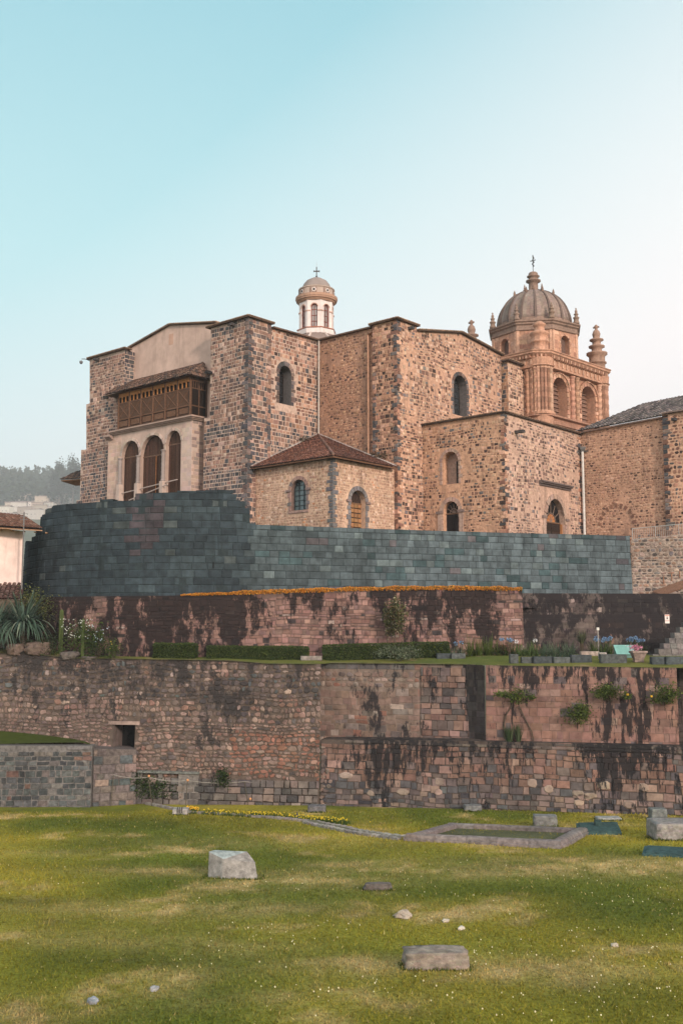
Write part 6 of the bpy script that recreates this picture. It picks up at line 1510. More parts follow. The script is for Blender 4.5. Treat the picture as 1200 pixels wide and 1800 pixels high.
# stone blocks along the edge of the terrace and the light blocks behind
EG = [(.062, .075, .08), (.075, .085, .085), (.05, .06, .065)]
def block(c, w_, d_, h_, col, rz=0, rr=None, bev=.12, m=M_CUT, name='stone_block', irr=.04, top=None):
    """hewn stone with worn, uneven edges"""
    rr = rr or r; mb = MB(); nx = 6; pts = {}
    import itertools
    N_ = 9; b = []
    def f(i, j, k):     # point on a rounded box
        q = Vector((2 * i / N_ - 1, 2 * j / N_ - 1, 2 * k / N_ - 1)); s_ = []
        for a in range(3): s_.append(q[a])
        q = Vector(s_); l = max(abs(q.x), abs(q.y), abs(q.z)); sph = q.normalized() * l if q.length else q
        q = q * (1 - bev) + sph * bev * 1.0
        n3 = noise.noise(Vector((q.x * 1.3 + c[0] * 3, q.y * 1.3 + c[1] * 3, q.z * 1.3))); n4 = noise.noise(Vector((q.x * 4 + c[0], q.y * 4, q.z * 4 + c[1])))
        n5 = noise.noise(Vector((q.x * 9 + c[0], q.y * 9, q.z * 9 + c[1]))); q = q * (1 + irr * (n3 + .5 * n4 + .35 * n5)); x, y, z = q.x * w_ / 2, q.y * d_ / 2, (q.z + 1) * h_ / 2
        if top: z = z * top(q.x, q.y) if q.z > -.9 else z
        return (c[0] + x * cos(rz) - y * sin(rz), c[1] + x * sin(rz) + y * cos(rz), c[2] + z - .03)
    idx = {}
    def vi(i, j, k):
        if (i, j, k) not in idx: idx[(i, j, k)] = len(mb.v); mb.v.append(f(i, j, k))
        return idx[(i, j, k)]
    for a, b_ in itertools.product(range(N_), range(N_)):
        for s_ in (0, N_):
            mb.face([vi(s_, a, b_), vi(s_, a + 1, b_), vi(s_, a + 1, b_ + 1), vi(s_, a, b_ + 1)][::(1 if s_ else -1)], jit(col, rr, .06), 0, True)
            mb.face([vi(a, s_, b_), vi(a, s_, b_ + 1), vi(a + 1, s_, b_ + 1), vi(a + 1, s_, b_)][::(1 if s_ else -1)], jit(col, rr, .06), 0, True)
            mb.face([vi(a, b_, s_), vi(a + 1, b_, s_), vi(a + 1, b_ + 1, s_), vi(a, b_ + 1, s_)][::(1 if s_ else -1)], jit(col, rr, .06), 0, True)
    return mb.build(name, m, origin=tuple(c))
edge = [(767, 792, 1160, .38, 'greenish stone block at the end of the longest hedge, left of a pair'), (793, 818, 1160, .38, 'greenish stone block at the end of the longest hedge, right of a pair'),
        (896, 911, 1168, .6, 'upright narrow grey stone on the terrace edge'), (916, 936, 1168, .42, 'greenish square block first in the run of edge blocks'), (937, 971, 1168, .45, 'dark squared block second in the run of edge blocks'),
        (972, 1002, 1168, .42, 'dark squared block third in the run of edge blocks'), (1003, 1040, 1167, .52, 'dark block with a sloping top at the end of the run of edge blocks'),
        (1055, 1102, 1168, .58, 'wide dark block with a curved top below the slanted board'), (1145, 1168, 1170, .5, 'grey edge block right of the stone planter'), (1170, 1203, 1170, .5, 'grey edge block cut by the right side of the picture')]
for x0, x1, yb, h, lb in edge:
    a = tp((x0 + x1) / 2, yb - 2); w_ = (x1 - x0) / F * a.y
    tag(block(a + Vector((0, .25, 0)), w_ * .98, .5, h * .95, r.choice(EG), .0, bev=.06, irr=.02), lb, 'stone block', 'stone blocks set along the terrace edge')
a = tp(1035, 1153); tag(block(a, 1.2, .5, .32, (.28, .23, .2), bev=.08), 'light reddish stone slab behind the run of dark edge blocks', 'stone block')
a = tp(1058, 1158); tag(block(a, .45, .4, .42, (.30, .28, .26), bev=.1), 'small pale stone between the dark edge blocks', 'stone block')
a = tp(547, 1156); tag(block(a, 1.35, .4, .28, (.2, .18, .165), bev=.05, name='garden_bench'), 'low flat stone bench between two hedges', 'bench')
for x, w_, h, lb in ((30, 1.3, .8, 'brown boulder under the big rosette plant'), (65, 1.6, .9, 'large earthy boulder at the top of the cobbled wall'), (122, 1.1, .55, 'rough grey boulder on the wall top below the white flowers'), (155, .7, .3, 'flat small boulder at the start of the lawn strip')):
    a = tp(x, 1157) + Vector((0, 0, -.15)); tag(block(a + Vector((0, .1, 0)), w_, .9, h, (.12, .09, .075) if x < 100 else (.10, .088, .08), r.random(), bev=.5, irr=.25, name='boulder'), lb, 'boulder', 'boulders along the left wall top')
# stone stair at the right edge
st_ = thing('stone_stair', 'rough stone stair climbing to the right edge against the dark wall', 'stairs', onz(1180, 1160, ZL))
for k in range(7):
    x0 = 1146 + k * 9.5; y0 = 1152 - k * 9.5; q = at(x0, y0, 66.5 - .0 * k); mb = MB()
    for j in range(8):
        xx = q.x + j * .42; 
        mb.box((xx + .2, q.y + .35 + r.uniform(-.03, .03), q.z - .1), (.40, .9, .33), jit((.16, .15, .145), r, .25))
    mb.build('step', M_CUT, st_)
# plants growing out of the red wall
def wall_bush(x0, x1, yt, yb, label, n=900, stem=None, fl=0):
    t, z = l2.uv((x0 + x1) / 2, (yt + yb) / 2); p = l2.p(t, z, .45); w_ = (x1 - x0) / F * p.y; h_ = (yb - yt) / F * p.y; mb = MB()
    foliage(mb, p, (w_ * .5, .5, h_ * .5), n, .10, [(3, (.07, .10, .02)), (2, (.10, .135, .03)), (2, (.035, .055, .015))], r, 16, .3)
    if stem:
        pts = [l2.p(*l2.uv(x, y), .12) for x, y in stem]
        for a, b in zip(pts[:-1], pts[1:]): mb.bar(a, b, .035, (.10, .08, .06), 5)
    mb.bar(l2.p(t, z - h_ * .6, 0), p, .03, (.08, .06, .045), 5)
    for _ in range(fl):
        q = p + Vector((r.uniform(-.5, .5) * w_, -.5, r.uniform(-.2, .5) * h_)); mb.box(q, (.1, .1, .1), (.65, .4, .04), r.random())
    return tag(mb.build('wall_shrub', M_LEAF), label, 'shrub', 'shrubs rooted in the red terrace wall')
wall_bush(1040, 1095, 1201, 1232, 'wide flat-topped shrub rooted in the red wall, upper middle', 1200)
wall_bush(1093, 1110, 1216, 1228, 'small sprig with a yellow bloom beside the flat-topped wall shrub', 250, fl=1)
wall_bush(1137, 1196, 1203, 1236, 'rounded shrub rooted in the red wall near the right edge', 1300, fl=1)
wall_bush(990, 1038, 1230, 1275, 'drop-shaped dark green shrub lowest on the red wall', 1300)
wall_bush(870, 903, 1213, 1225, 'left tuft of the thin crooked wall tree', 420, stem=[(886, 1298), (886, 1270), (890, 1255), (900, 1240), (898, 1228)])
wall_bush(893, 928, 1206, 1236, 'right leafy tuft of the thin crooked wall tree', 620, stem=[(938, 1302), (934, 1285), (922, 1262), (912, 1240)])
wall_bush(928, 944, 1218, 1230, 'tiny sprig at the tip of a bare branch on the red wall', 150)
for x, yt, wd, lb in ((896, 1272, 26, 'low prickly plant on the ledge under the crooked wall tree'), (912, 1268, 12, 'narrow upright cactus-like plant on the ledge')):
    p = l2.p(*l2.uv(x, 1300), .35); p.z = zled[1]; mb = MB(); blades(mb, p, 60, (1300 - yt) / F * p.y, .07, [(3, (.05, .08, .035)), (1, (.09, .11, .06))], r, .25 * wd / 26, .3, 2.6, 4); tag(mb.build('ledge_plant', M_LEAF, origin=tuple(p)), lb, 'plant')

# ================================================================ LAWN: stones, basin, channel, flowers, rope
STONES = []
def lawn_block(x0, x1, yt, yb, label, col, depth=None, rz=0, bev=.12, irr=.05, name='stone_block', group=None, top=None, k=1.0):
    g = ong((x0 + x1) / 2, yb); w_ = (x1 - x0) / F * g.y; d_ = depth or w_ * .6
    h_ = max(.12, ((yb - yt) / F * g.y) - d_ * max(0, (CZ - g.z) / g.y) * .9) * k
    STONES.append((g.x, g.y + d_ * .5, w_ / 2, d_ / 2))
    return tag(block(g + Vector((0, d_ * .5, -.02)), w_, d_, h_, col, rz, bev=bev, irr=irr, name=name, top=top), label, 'stone block', group)
GS = 'cut stone blocks lying on the lawn'
lawn_block(712, 823, 1661, 1706, 'large weathered brown-grey block in the near lawn', (.25, .215, .18), .62, .06, .14, .09, group=GS)
lawn_block(640, 688, 1548, 1566, 'small dark broken block in the middle of the lawn', (.13, .115, .105), .3, .1, .3, .12, group=GS)
# big faceted stone
g = ong(408, 1545); s_ = g.y / F; mb = MB(); gp = lambda x, y, dy, z=None: Vector(((x - 408) * s_, dy, z if z is not None else (1545 - y) * s_))
base = [gp(364, 0, .35, -.05), gp(392, 0, -.12, -.12), gp(452, 0, 0.05, -.12), gp(449, 0, .7, -.05), gp(372, 0, .8, -.05)]
topp = [gp(365, 0, .37, .82), gp(393, 0, -.02, .66), gp(447, 0, .16, .50), gp(430, 0, .6, .78), gp(374, 0, .75, .80)]
mb.hexa([g + p for p in base], [g + p for p in topp], (.25, .245, .23)); mb.f[-1:] = []; mb.c[-1:] = []; mb.m[-1:] = []; mb.s[-1:] = []
i0 = len(mb.v); mb.v.extend([tuple(g + p) for p in topp]); mb.face([i0, i0 + 1, i0 + 3, i0 + 4], (.29, .33, .32)); mb.face([i0 + 1, i0 + 2, i0 + 3], (.25, .235, .215))
o = mb.build('stone_block', M_CUT, origin=tuple(g)); bv_ = o.modifiers.new('bevel', 'BEVEL'); bv_.width = .045; bv_.segments = 3; tag(o, 'biggest faceted pale grey boulder left of the middle of the lawn', 'stone block', GS)
for a in ((541, 572, 1413, 1429, 'small squared grey block at the foot of the cobbled wall', (.12, .12, .125)), (817, 846, 1412, 1427, 'squared grey block by the wall, left of the stone basin corner', (.15, .155, .155)),
          (940, 980, 1430, 1454, 'greenish-topped grey block just behind the basin', (.17, .175, .17)), (1145, 1172, 1418, 1441, 'upright greenish block near the right edge behind the large slab', (.15, .165, .16)),
          (205, 235, 1390, 1411, 'grey cube block at the start of the stone channel', (.15, .15, .155)), (303, 329, 1418, 1433, 'pale block with a slotted face beside the channel', (.30, .29, .275)), (-6, 18, 1402, 1414, 'dark block cut by the left edge of the lawn', (.11, .12, .125))):
    lawn_block(*a[:4], a[4], a[5], .7, r.uniform(-.1, .1), .06, .03, group=GS)
lawn_block(1155, 1240, 1437, 1478, 'large pale table-like block at the right edge', (.26, .245, .23), 1.6, 0, .04, .02, group=GS)
lawn_block(1050, 1092, 1433, 1443, 'flat pale slab lying behind the basin', (.26, .27, .255), .7, 0, .1, .04, group=GS)
g = ong(316, 1433); mb = MB(); 
for k in range(3): mb.box((g.x - .12 + .12 * k, g.y - .02, g.z + .27), (.05, .1, .3), (.09, .085, .08))
pb = [o for o in scene.collection.objects if o.get('label', '').startswith('pale block with a slotted')][0]; mb.build('slot_panel', M_CUT, pb)
for (x0, x1, yt, yb, lb, c_) in ((692, 722, 1596, 1613, 'pale pointed rock right of the small dark block', (.36, .31, .25)), (152, 175, 1751, 1763, 'small blue-grey rock at the bottom left', (.27, .29, .31)), (777, 789, 1613, 1621, 'tiny white stone above the near block', (.5, .45, .36)), (804, 817, 1626, 1634, 'tiny white stone right above the near block', (.52, .48, .4)), (262, 280, 1731, 1741, 'flat grey stone in the dry patch at the bottom', (.26, .26, .26)), (1073, 1086, 1655, 1664, 'small pale stone in the right of the near lawn', (.42, .37, .29))):
    g = ong((x0 + x1) / 2, yb); w_ = (x1 - x0) / F * g.y; h_ = (yb - yt) / F * g.y
    tag(block(g, w_, w_ * .8, h_ * .9, c_, r.random() * 3, bev=.7, irr=.35, name='rock', top=(lambda x, y: 1 - .6 * min(1, abs(x))) if x0 == 692 else None), lb, 'rock', 'loose rocks on the lawn')
# rectangular stone basin
c00, c10, c11, c01 = ong(712, 1478), ong(985, 1492), ong(1032, 1466), ong(790, 1456)
bas = thing('stone_basin', 'low rectangular stone basin with a moulded kerb in the lawn', 'basin', (c00 + c11) / 2)
def kerb(a, b, w_, h_, inward, name='kerb'):
    mb = MB(); d = (b - a); ln = d.length; d.normalize(); n = inward; k = max(2, int(ln / 1.3)); z0 = min(a.z, b.z)
    for i in range(k):
        p, q = a + d * (ln * i / k + .006), a + d * (ln * (i + 1) / k - .006); zz = r.uniform(-.012, .012)
        pr = [(-.10, -.12), (-.10, .12), (-.02, .14), (-.02, h_ * .62), (.03, h_ * .9), (.12, h_), (w_ - .1, h_), (w_, h_ * .85), (w_, -.12)]
        A = [Vector((p.x + n.x * o_, p.y + n.y * o_, p.z + z_ + zz)) for o_, z_ in pr]; B = [Vector((q.x + n.x * o_, q.y + n.y * o_, q.z + z_ + zz)) for o_, z_ in pr]; mb.hexa(A, B, jit((.19, .165, .155), r, .16))
    return mb.build(name, M_CUT, bas)
ctr = (c00 + c11) / 2
def inw(a, b):
    d = (b - a).normalized(); n = Vector((-d.y, d.x, 0)); return n if n.dot(ctr - a) > 0 else -n
zt_ = max(c.z for c in (c00, c10)) ; zb_ = .29
for a, b, w_ in ((c00, c10, .42), (c10, c11, .48), (c01, c11, .4), (c00, c01, .5)):
    a2_, b2_ = a.copy(), b.copy(); kerb(a2_, b2_, w_, zb_, inw(a, b))
mb = MB(); mb.poly([q + Vector((0, 0, .05)) + (ctr - q) * .06 for q in (c00, c10, c11, c01)], (.085, .09, .045)); mb.build('floor', M_CUT, bas)
# teal slabs beside it
def slab(pts, h_, col, label, post=None):
    mb = MB(); P = [ong(*p) for p in pts]; z = max(p.z for p in P) + h_; mb.hexa([Vector((p.x, p.y, p.z - .15)) for p in P], [Vector((p.x, p.y, z)) for p in P], col)
    P2 = [p + (sum(P, Vector()) / len(P) - p) * .12 for p in P]; mb.hexa([Vector((p.x, p.y, z - .01)) for p in P2], [Vector((p.x, p.y, z + .05)) for p in P2], tuple(c * .8 for c in col))
    if post: g = ong(*post); mb.box((g.x, g.y, z + .15), (.28, .28, .3), tuple(c * .6 for c in col))
    o = mb.build('stone_slab', M_CUT); tag(o, label, 'stone slab', 'teal stone slabs by the basin'); return o
slab([(1018, 1468), (1092, 1468), (1084, 1457), (1012, 1458)], .07, (.05, .095, .09), 'teal slab with a small square stub right behind the basin', (1050, 1461))
slab([(1128, 1505), (1230, 1510), (1225, 1499), (1132, 1497)], .04, (.05, .10, .10), 'long flat teal slab at the right edge of the lawn')
# stone channel across the lawn
mb = MB(); ch = [(228, 1410), (262, 1416), (300, 1424), (330, 1430), (400, 1434), (480, 1440), (545, 1447), (600, 1458), (650, 1468), (712, 1476)]
P = [ong(*p) for p in ch]
for a, b in zip(P[:-1], P[1:]):
    ln = (b - a).length; k = max(1, int(ln / .55)); d = (b - a).normalized(); n = Vector((-d.y, d.x, 0))
    wide = .34 if a.x > -9 and a.x > P[6].x - .1 else .2
    for i in range(k):
        for sgn in ((-1, 1) if wide > .3 else (1,)):
            c = a + d * ln * (i + .5) / k + n * sgn * wide; mb.box((c.x, c.y, gz(c.x, c.y) + .04), (ln / k * .93, .26, .16), jit((.26, .235, .21), r, .2), atan2(d.y, d.x) + r.uniform(-.06, .06))
    if wide > .3: c = (a + b) / 2; mb.box((c.x, c.y, gz(c.x, c.y) - .04), (ln, .5, .1), (.12, .12, .08), atan2(d.y, d.x))
tag(mb.build('stone_channel', M_CUT), 'thin winding stone channel leading over the lawn to the basin', 'channel')
# yellow flower rows
def flower_bed(name, pts, n, label, col, w_=.5, hh=.3):
    mb = MB(); P = [ong(*p) for p in pts]
    for _ in range(n):
        i = r.randrange(len(P) - 1); p = P[i].lerp(P[i + 1], r.random()) + Vector((r.uniform(-.2, .2), r.uniform(-w_, w_), 0)); p.z = gz(p.x, p.y); den = noise.noise(Vector((p.x * .7, p.y * .7, 2)))
        if den < -.15: continue
        h_ = hh * r.uniform(.3, 1.0); a = r.uniform(0, 6.28); q = p + Vector((.05 * cos(a), .05 * sin(a), h_)); s_ = Vector((cos(a), sin(a), 0)) * .025
        mb.poly([p - s_, p + s_, q], jit((.06, .10, .02), r, .3))
        if r.random() < .17:
            d = Vector((r.uniform(-1, 1), -1, r.uniform(.2, 1))).normalized(); e = d.orthogonal().normalized() * .036; f = d.cross(e).normalized() * .036; mb.poly([q - e, q - f, q + e, q + f], jit(col, r, .15))
    return tag(mb.build(name, M_LEAF), label, 'flowers', kind='stuff')
flower_bed('flower_row', [(360, 1431), (440, 1436), (480, 1437), (545, 1444), (600, 1448), (645, 1454)], 2600, 'row of small yellow flowers along the stone channel', (.62, .46, .03), .28)
flower_bed('flower_patch', [(330, 1424), (345, 1430)], 700, 'small patch of orange-yellow flowers beside the pale slotted block', (.75, .42, .03))
flower_bed('wall_foot_plants', [(236, 1404), (300, 1408), (340, 1405)], 2200, 'dark green weeds growing at the foot of the stone bench', (.2, .25, .08), .6, .9)
mb = MB()
for (p0, p1, hh) in (((240, 1398), (350, 1402), 1.1), ((345, 1402), (570, 1410), .35), ((570, 1411), (1200, 1432), .3), ((0, 1408), (165, 1402), .3)):
    a, b = ong(*p0), ong(*p1); ln = (b - a).length; 
    for _ in range(int(ln * 130)):
        p = a.lerp(b, r.random()) + Vector((0, r.uniform(-.15, .5), 0)); p.z = gz(p.x, p.y); h_ = hh * r.uniform(.3, 1) * (.6 + .8 * noise.noise(Vector((p.x * .8, 0, 0)))); a_ = r.uniform(0, 6.28); s_ = Vector((cos(a_), sin(a_), 0)) * .05
        mb.poly([p - s_, p + s_, p + Vector((r.uniform(-.12, .12), r.uniform(-.1, .1), max(.05, h_)))], jit(pick(r, [(3, (.04, .07, .015)), (1, (.08, .10, .03))]), r, .3))
tag(mb.build('weeds', M_LEAF), 'fringe of dark green weeds along the foot of the lower walls', 'weeds', kind='stuff')
# small shrubs on the base of the cobbled wall
for x, y0, y1, lb in ((397, 1345, 1385, 'dark narrow bush growing at the foot of the cobbled wall'), (255, 1362, 1400, 'leafy dark weeds left of the stone bench slab'), (285, 1372, 1400, 'bushy weeds beneath the stone bench slab')):
    t, z = l4.uv(x, (y0 + y1) / 2); p = l4.p(t, z, .5); w_ = .5 if x == 397 else 1.2; mb = MB(); foliage(mb, p, (w_, .4, (y1 - y0) / F * p.y * .5), 600, .11, G_D, r, 10); tag(mb.build('weed_bush', M_LEAF), lb, 'weeds')
# rope with lights on pickets
rp = [(200, 1362), (262, 1366), (330, 1372), (430, 1374), (520, 1372), (575, 1380)]
P = [at(x, y, 63.4) for x, y in rp]; fen = thing('rope_barrier', 'slack rope on slanted pickets with small orange lamps in front of the wall foot', 'barrier', (P[2].x, P[2].y, gz(P[2].x, P[2].y)))
mb = MB()
for a, b in zip(P[:-1], P[1:]):
    for k in range(4):
        f0, f1 = k / 4, (k + 1) / 4; sg = lambda f: Vector((0, 0, -.12 * 4 * f * (1 - f))); mb.bar(a.lerp(b, f0) + sg(f0), a.lerp(b, f1) + sg(f1), .018, (.26, .25, .22), 5)
mb.build('rope', M_METAL, fen)
for i, p in enumerate(P):
    g = Vector((p.x + (.25 if i % 2 else -.1), p.y - .1, gz(p.x, p.y))); mb = MB(); mb.bar(g - Vector((0, 0, .1)), p, .025, (.08, .07, .05), 5); mb.build('picket', M_WOOD, fen)
for x, y in ((262, 1365), (330, 1372), (440, 1405), (519, 1387)):
    q = at(x, y, 63.2); mb = MB(); mb.lathe((q.x, q.y, q.z - .05), [(.03, 0), (.075, .04), (.08, .1), (.03, .15)], (.5, .24, .1), 8); mb.build('lamp', M_METAL, fen)
g = ong(522, 1441); mb = MB(); mb.bar(g, g + Vector((0, 0, .42)), .13, (.06, .065, .075), 5, .015); tag(mb.build('marker', M_CUT, origin=tuple(g)), 'small dark pointed marker beside the yellow flowers', 'marker')
# grass blades and daisies of the near lawn
mb = MB(); NB = 140000
GC_ = [(3, (.12, .14, .016)), (2.0, (.07, .092, .012)), (2.2, (.23, .20, .024)), (.0, (.3, .24, .1))]
for _ in range(NB):
    Y = 14 + 46 * (r.random() ** 1.9); X = r.uniform(-.36, .36) * Y * 1.05
    n2 = noise.noise(Vector((X * 1.1, Y * .6, 21)))
    z = gz(X, Y); a = r.uniform(0, 6.28); h_ = r.uniform(.015, .05) * (1 + Y / 40) * (1.0 + .5 * n2); w_ = .0065 * (1 + Y / 14)
    c = jit(lawn_col(X, Y), r, .28)
    if r.random() < .025: c = jit((.36, .30, .11), r, .3)
    s_ = Vector((cos(a) * w_, sin(a) * w_, 0)); p = Vector((X, Y, z)); q = p + Vector((r.gauss(0, .5) * h_, r.gauss(0, .5) * h_, h_))
    mb.poly([p - s_, p + s_, q], c)
STONES += [(ong(408, 1545).x + .05, ong(408, 1545).y + .35, .95, .42)]
for sx, sy, sw, sd2 in STONES:  # dark tufts round each stone, coloured to stand for its contact shadow
    for _ in range(int(230 * (sw + sd2))):
        e_ = r.random(); q = r.uniform(-1.05, 1.05)
        X, Y = (sx + q * sw, sy - sd2 - abs(r.gauss(0, .04))) if e_ < .6 else (sx + (1 if e_ < .8 else -1) * (sw + abs(r.gauss(0, .05))), sy + q * sd2)
        z = gz(X, Y) - .01; h_ = r.uniform(.02, .06) * (1 + sy / 40) * (1 + .8 * noise.noise(Vector((X * 3, Y * 3, 0)))); a = r.uniform(0, 6.28); w_ = .01 * (1 + Y / 30); s_ = Vector((cos(a) * w_, sin(a) * w_, 0)); p = Vector((X, Y, z))
        mb.poly([p - s_, p + s_, p + Vector((r.gauss(0, .25) * h_, r.gauss(0, .25) * h_, h_))], jit(pick(r, [(3, (.06, .09, .012)), (2, (.10, .13, .02)), (1, (.32, .26, .12))]), r, .3))
tag(mb.build('grass_blades', M_LEAF, origin=(0, 30, gz(0, 30))), 'short green and straw-coloured grass covering the lawn', 'grass', kind='stuff')
mb = MB()
for _ in range(1300):
    Y = 14 + 26 * (r.random() ** 1.5); X = r.uniform(-.36, .36) * Y * 1.05; n1 = noise.noise(Vector((X * .25, Y * .3, 33)))
    if n1 + X * .035 < r.uniform(-.1, .25): continue
    z = gz(X, Y) + .05; s_ = r.uniform(.008, .018); p = Vector((X, Y, z)); k = 6
    mb.poly([p + Vector((cos(2 * pi * i / k) * s_, -.2 * s_ + sin(2 * pi * i / k) * s_ * .6, sin(2 * pi * i / k) * s_)) for i in range(k)], jit((.62, .58, .38), r, .12))
tag(mb.build('daisies', M_LEAF, origin=(0, 25, gz(0, 25))), 'scattered tiny white and yellow daisies in the near lawn', 'flowers', kind='stuff')
# grass slope behind the low grey wall at left
mb = MB(); q = [at(-20, 1308, 63.3), at(70, 1306, 63.4), at(140, 1305, 63.5), at(165, 1310, 63.6)]; qb = [at(-20, 1283, 66.1), at(60, 1290, 65.8), at(130, 1299, 65.4), at(150, 1303, 65.1)]
for i in range(3): mb.poly([q[i], q[i + 1], qb[i + 1], qb[i]], (.06, .085, .016))
o = mb.build('grass_bank', M_LEAF); o['kind'] = 'structure'

# ================================================================ HOUSE AT THE LEFT EDGE
r = random.Random(18)
HW = Surf([V2(at(-160, 1000, 66.0)), V2(at(41, 1000, 70.5))]); zt_ = HW.uv(38, 934)[1]; zbh = 9.0
hs = thing('white_house', 'pinkish-white house with a clay tile roof at the left edge', 'house', (HW.p(2, 0).x, HW.p(2, 0).y + 2, zbh))
mb = MB(); o2 = wallface(mb, HW, [(0, zt_ + .7), (HW.len(), zt_)], zbh, col=(.72, .58, .53), W=6, drop=0, ends=(True, True)); mb.build('wall', M_PLAST, hs)
mb = MB(); a, b = at(-160, 918, 65.5), at(75, 932, 69.6); c_, d_ = at(40, 918, 75), at(-160, 880, 74)
n_up = Vector((0, 0, .1)); up_ = Vector((0, 0, .12)); tile_roof(mb, a + up_, b + up_, [a + up_, b + up_, c_ + up_, d_ + up_], [(3, (.26, .13, .09)), (2, (.20, .10, .07)), (1, (.33, .2, .14))], r, .24, .4)
mb.hexa([a, b, c_, d_], [q + Vector((0, 0, -.06)) for q in (a, b, c_, d_)], (.30, .18, .11)); mb.build('roof', M_TILE, hs)
mb = MB(); 
for k in range(12):
    f = k / 11; q = a.lerp(b, f); mb.bar(q + Vector((.1, .5, -.13)), q + Vector((-.1, 1.6, -.05)), .05, (.42, .26, .15), 5)
mb.build('rafter', M_WOOD, hs)
mb = MB(); q = at(42, 932, 69.0); mb.bar((q.x, q.y, zbh), (q.x, q.y, at(42, 900, 69).z), .05, (.13, .13, .13), 6)
for k in range(3): mb.bar((q.x - .25, q.y, at(42, 903 + 5 * k, 69).z), (q.x + .25, q.y, at(42, 903 + 5 * k, 69).z), .018, (.2, .2, .2), 4)
mb.build('antenna_pole', M_METAL, hs)
mb = MB(); a, b = at(-120, 1052, 67), at(39, 1052, 68); tile_roof(mb, a, b, [a, b, at(39, 1028, 70), at(-120, 1022, 69)], [(3, (.12, .07, .06)), (2, (.15, .1, .085))], r, .3, .4); q = [a, b, b + Vector((0, 2, 0)), a + Vector((0, 2, 0))]
mb.hexa([p + Vector((0, .1, -3)) for p in q], [p + Vector((0, .1, -.05)) for p in q], (.1, .08, .06)); tag(mb.build('shed', M_TILE), 'low lean-to with a dull red roof in front of the white house', 'shed')

# ================================================================ FAR HILLSIDE: wood, trees, town
def onhill(x, y):
    rr = ray(x, y); k = 150
    while k < 4200:
        p = rr * k
        if CZ + p.z < hz(p.x, p.y): break
        k += 4
    return Vector((rr.x * k, rr.y * k, hz(rr.x * k, rr.y * k)))
mb = MB(); FC = [(3, (.035, .055, .03)), (2, (.05, .07, .035)), (1, (.025, .04, .025))]
for _ in range(1300):
    Y = r.uniform(1500, 2330); X = r.uniform(-1000, -330) * Y / 2200; z = hz(X, Y); H = r.uniform(15, 34)
    for k in range(26):
        f = r.random() ** .8; p = Vector((X + r.gauss(0, 1) * 5.6 * (1.15 - f), Y + r.gauss(0, 1) * 4.5, z + 2 + H * f)); d = Vector((r.uniform(-1, 1), r.uniform(-.6, .2), r.uniform(-.2, 1))).normalized(); e = d.orthogonal().normalized(); s_ = r.uniform(1.9, 4.2)
        mb.poly([p - d * s_, p + e * s_ * .7, p + d * s_, p - e * s_ * .7], jit(pick(r, FC), r, .2))
tag(mb.build('far_wood', M_LEAF, origin=(-280, 960, 110)), 'hazy dark wood along the crest of the far hill', 'wood', kind='stuff')
for x, yt, yb, lb, wd in ((128, 795, 880, 'tallest hazy eucalyptus on the far hill beside the church wall', 30), (104, 808, 880, 'hazy eucalyptus with ragged left outline on the far hill', 17), (94, 832, 878, 'smaller hazy tree at the left foot of the tall eucalyptus', 9)):
    g = at(x, yb, 1500); g.z = hz(g.x, g.y); H = at(x, yt, 1500).z - g.z; et = thing('eucalyptus', lb, 'tree', g, 'tall trees on the far hill')
    m1 = MB(); m1.bar(g, g + Vector((1, 0, H * .8)), 1.5, (.12, .1, .085), 6, .25)
    for k in range(5): a = r.uniform(0, 6.28); z = H * r.uniform(.35, .7); m1.bar(g + Vector((.5, 0, z)), g + Vector((cos(a) * 5, sin(a) * 5, z + 6)), .3, (.12, .1, .085), 5, .1)
    m1.build('trunk', M_WOOD, et); m2 = MB(); ww = wd / F * 1500 * .62
    foliage(m2, g + Vector((0, 0, H * .58)), (ww, ww, H * .44), 2200, 2.8, FC, r, 34, .2); m2.build('crown', M_LEAF, et)
town = [(8, 906, 1), (22, 893, 0), (34, 899, 1), (50, 905, 0), (46, 892, 1), (66, 897, 0), (60, 912, 1), (76, 889, 0), (88, 893, 1), (70, 905, 0), (14, 915, 0), (30, 884, 1), (98, 886, 0), (110, 884, 1), (56, 884, 0), (84, 903, 1)]
lbs = ['leftmost hazy house on the far slope', 'small pale hillside house above the leftmost one', 'grey-roofed hillside house near the left', 'pale hillside house behind the antenna', 'upper hillside house behind the antenna', 'bright hillside house right of the antenna', 'lowest hillside house right of the antenna', 'hillside house in the upper middle of the town', 'hillside house near the curved wall top', 'low hillside house in the middle of the town', 'low house over the near tiled roof', 'topmost left hillside house under the wood', 'house under the eucalyptus trunk', 'rightmost hillside house under the eucalyptus', 'topmost middle hillside house', 'hillside house just left of the wall corner']
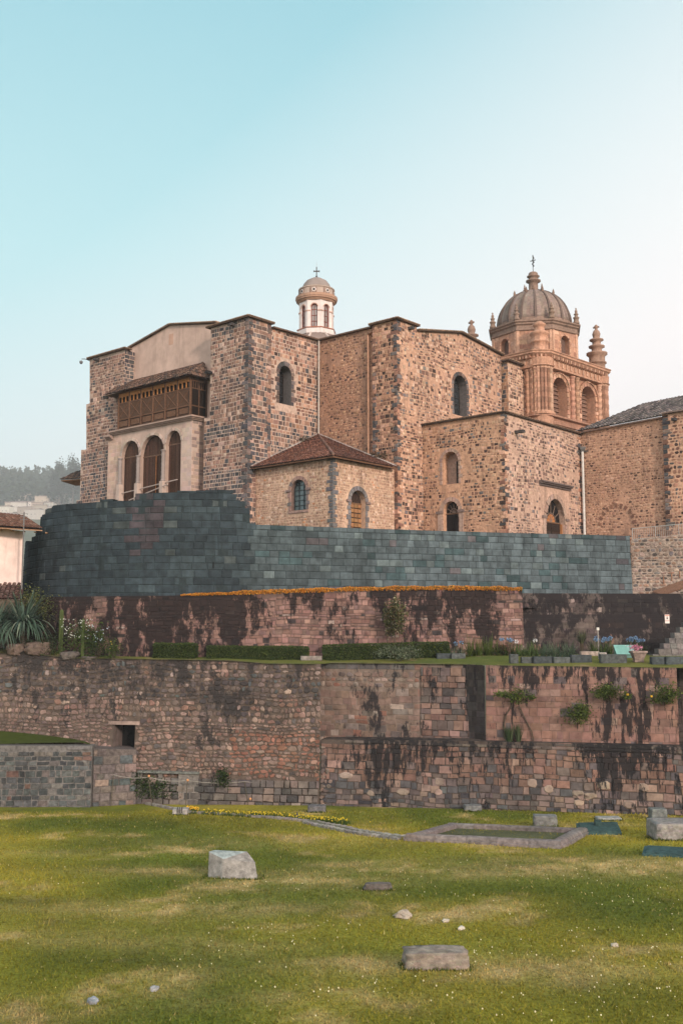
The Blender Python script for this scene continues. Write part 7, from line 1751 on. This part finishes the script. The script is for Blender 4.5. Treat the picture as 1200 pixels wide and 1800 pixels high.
for (x, y, k), lb in zip(town, lbs):
    g = onhill(x, y); wd, hh, dp = r.uniform(15, 26), r.uniform(7, 13), r.uniform(10, 16); rz = r.uniform(-.4, .4)
    h_ = thing('hillside_house', lb, 'house', g, 'hazy houses on the far slope'); m1 = MB(); m1.box((g.x, g.y, g.z + hh / 2 - 1), (wd, dp, hh + 2), jit((.55, .52, .47) if k else (.42, .36, .3), r, .15), rz); m1.build('wall', M_PLAST, h_)
    m2 = MB(); ca, sa = cos(rz), sin(rz); tr = lambda a, b, z: (g.x + a * ca - b * sa, g.y + a * sa + b * ca, g.z + z); w2, d2 = wd / 2 + .5, dp / 2 + .5
    m2.hexa([tr(-w2, -d2, hh - .1), tr(w2, -d2, hh - .1), tr(w2, 0, hh + 1.6), tr(-w2, 0, hh + 1.6)], [tr(-w2, -d2, hh + .15), tr(w2, -d2, hh + .15), tr(w2, 0, hh + 1.85), tr(-w2, 0, hh + 1.85)], jit((.28, .2, .16), r, .2)); m2.hexa([tr(-w2, d2, hh - .1), tr(w2, d2, hh - .1), tr(w2, .01, hh + 1.6), tr(-w2, .01, hh + 1.6)], [tr(-w2, d2, hh + .15), tr(w2, d2, hh + .15), tr(w2, .01, hh + 1.85), tr(-w2, .01, hh + 1.85)], (.24, .17, .14)); m2.build('roof', M_TILE, h_)
    m3 = MB()
    for q in (-.28, 0, .28): p = tr(q * wd, -dp / 2 - .03, hh * .45); m3.box(p, (1.1, .1, 1.4), (.06, .07, .08), rz)
    m3.build('window', M_GLASS, h_)

# ================================================================ HAZE
hb = MB(); hb.box((0, 1230, 180), (4000, 2540, 400), (1, 1, 1)); hm = bpy.data.materials.new('haze'); hm.use_nodes = True; nt = hm.node_tree; nt.nodes.clear()
ho = nt.nodes.new('ShaderNodeOutputMaterial'); hv = nt.nodes.new('ShaderNodeVolumePrincipled'); hv.inputs['Color'].default_value = (.93, .97, 1, 1); hv.inputs['Density'].default_value = .00031; hv.inputs['Anisotropy'].default_value = 0
nt.links.new(hv.outputs[0], ho.inputs['Volume']); o = hb.build('haze', hm, origin=(0, 0, 0)); o['kind'] = 'stuff'
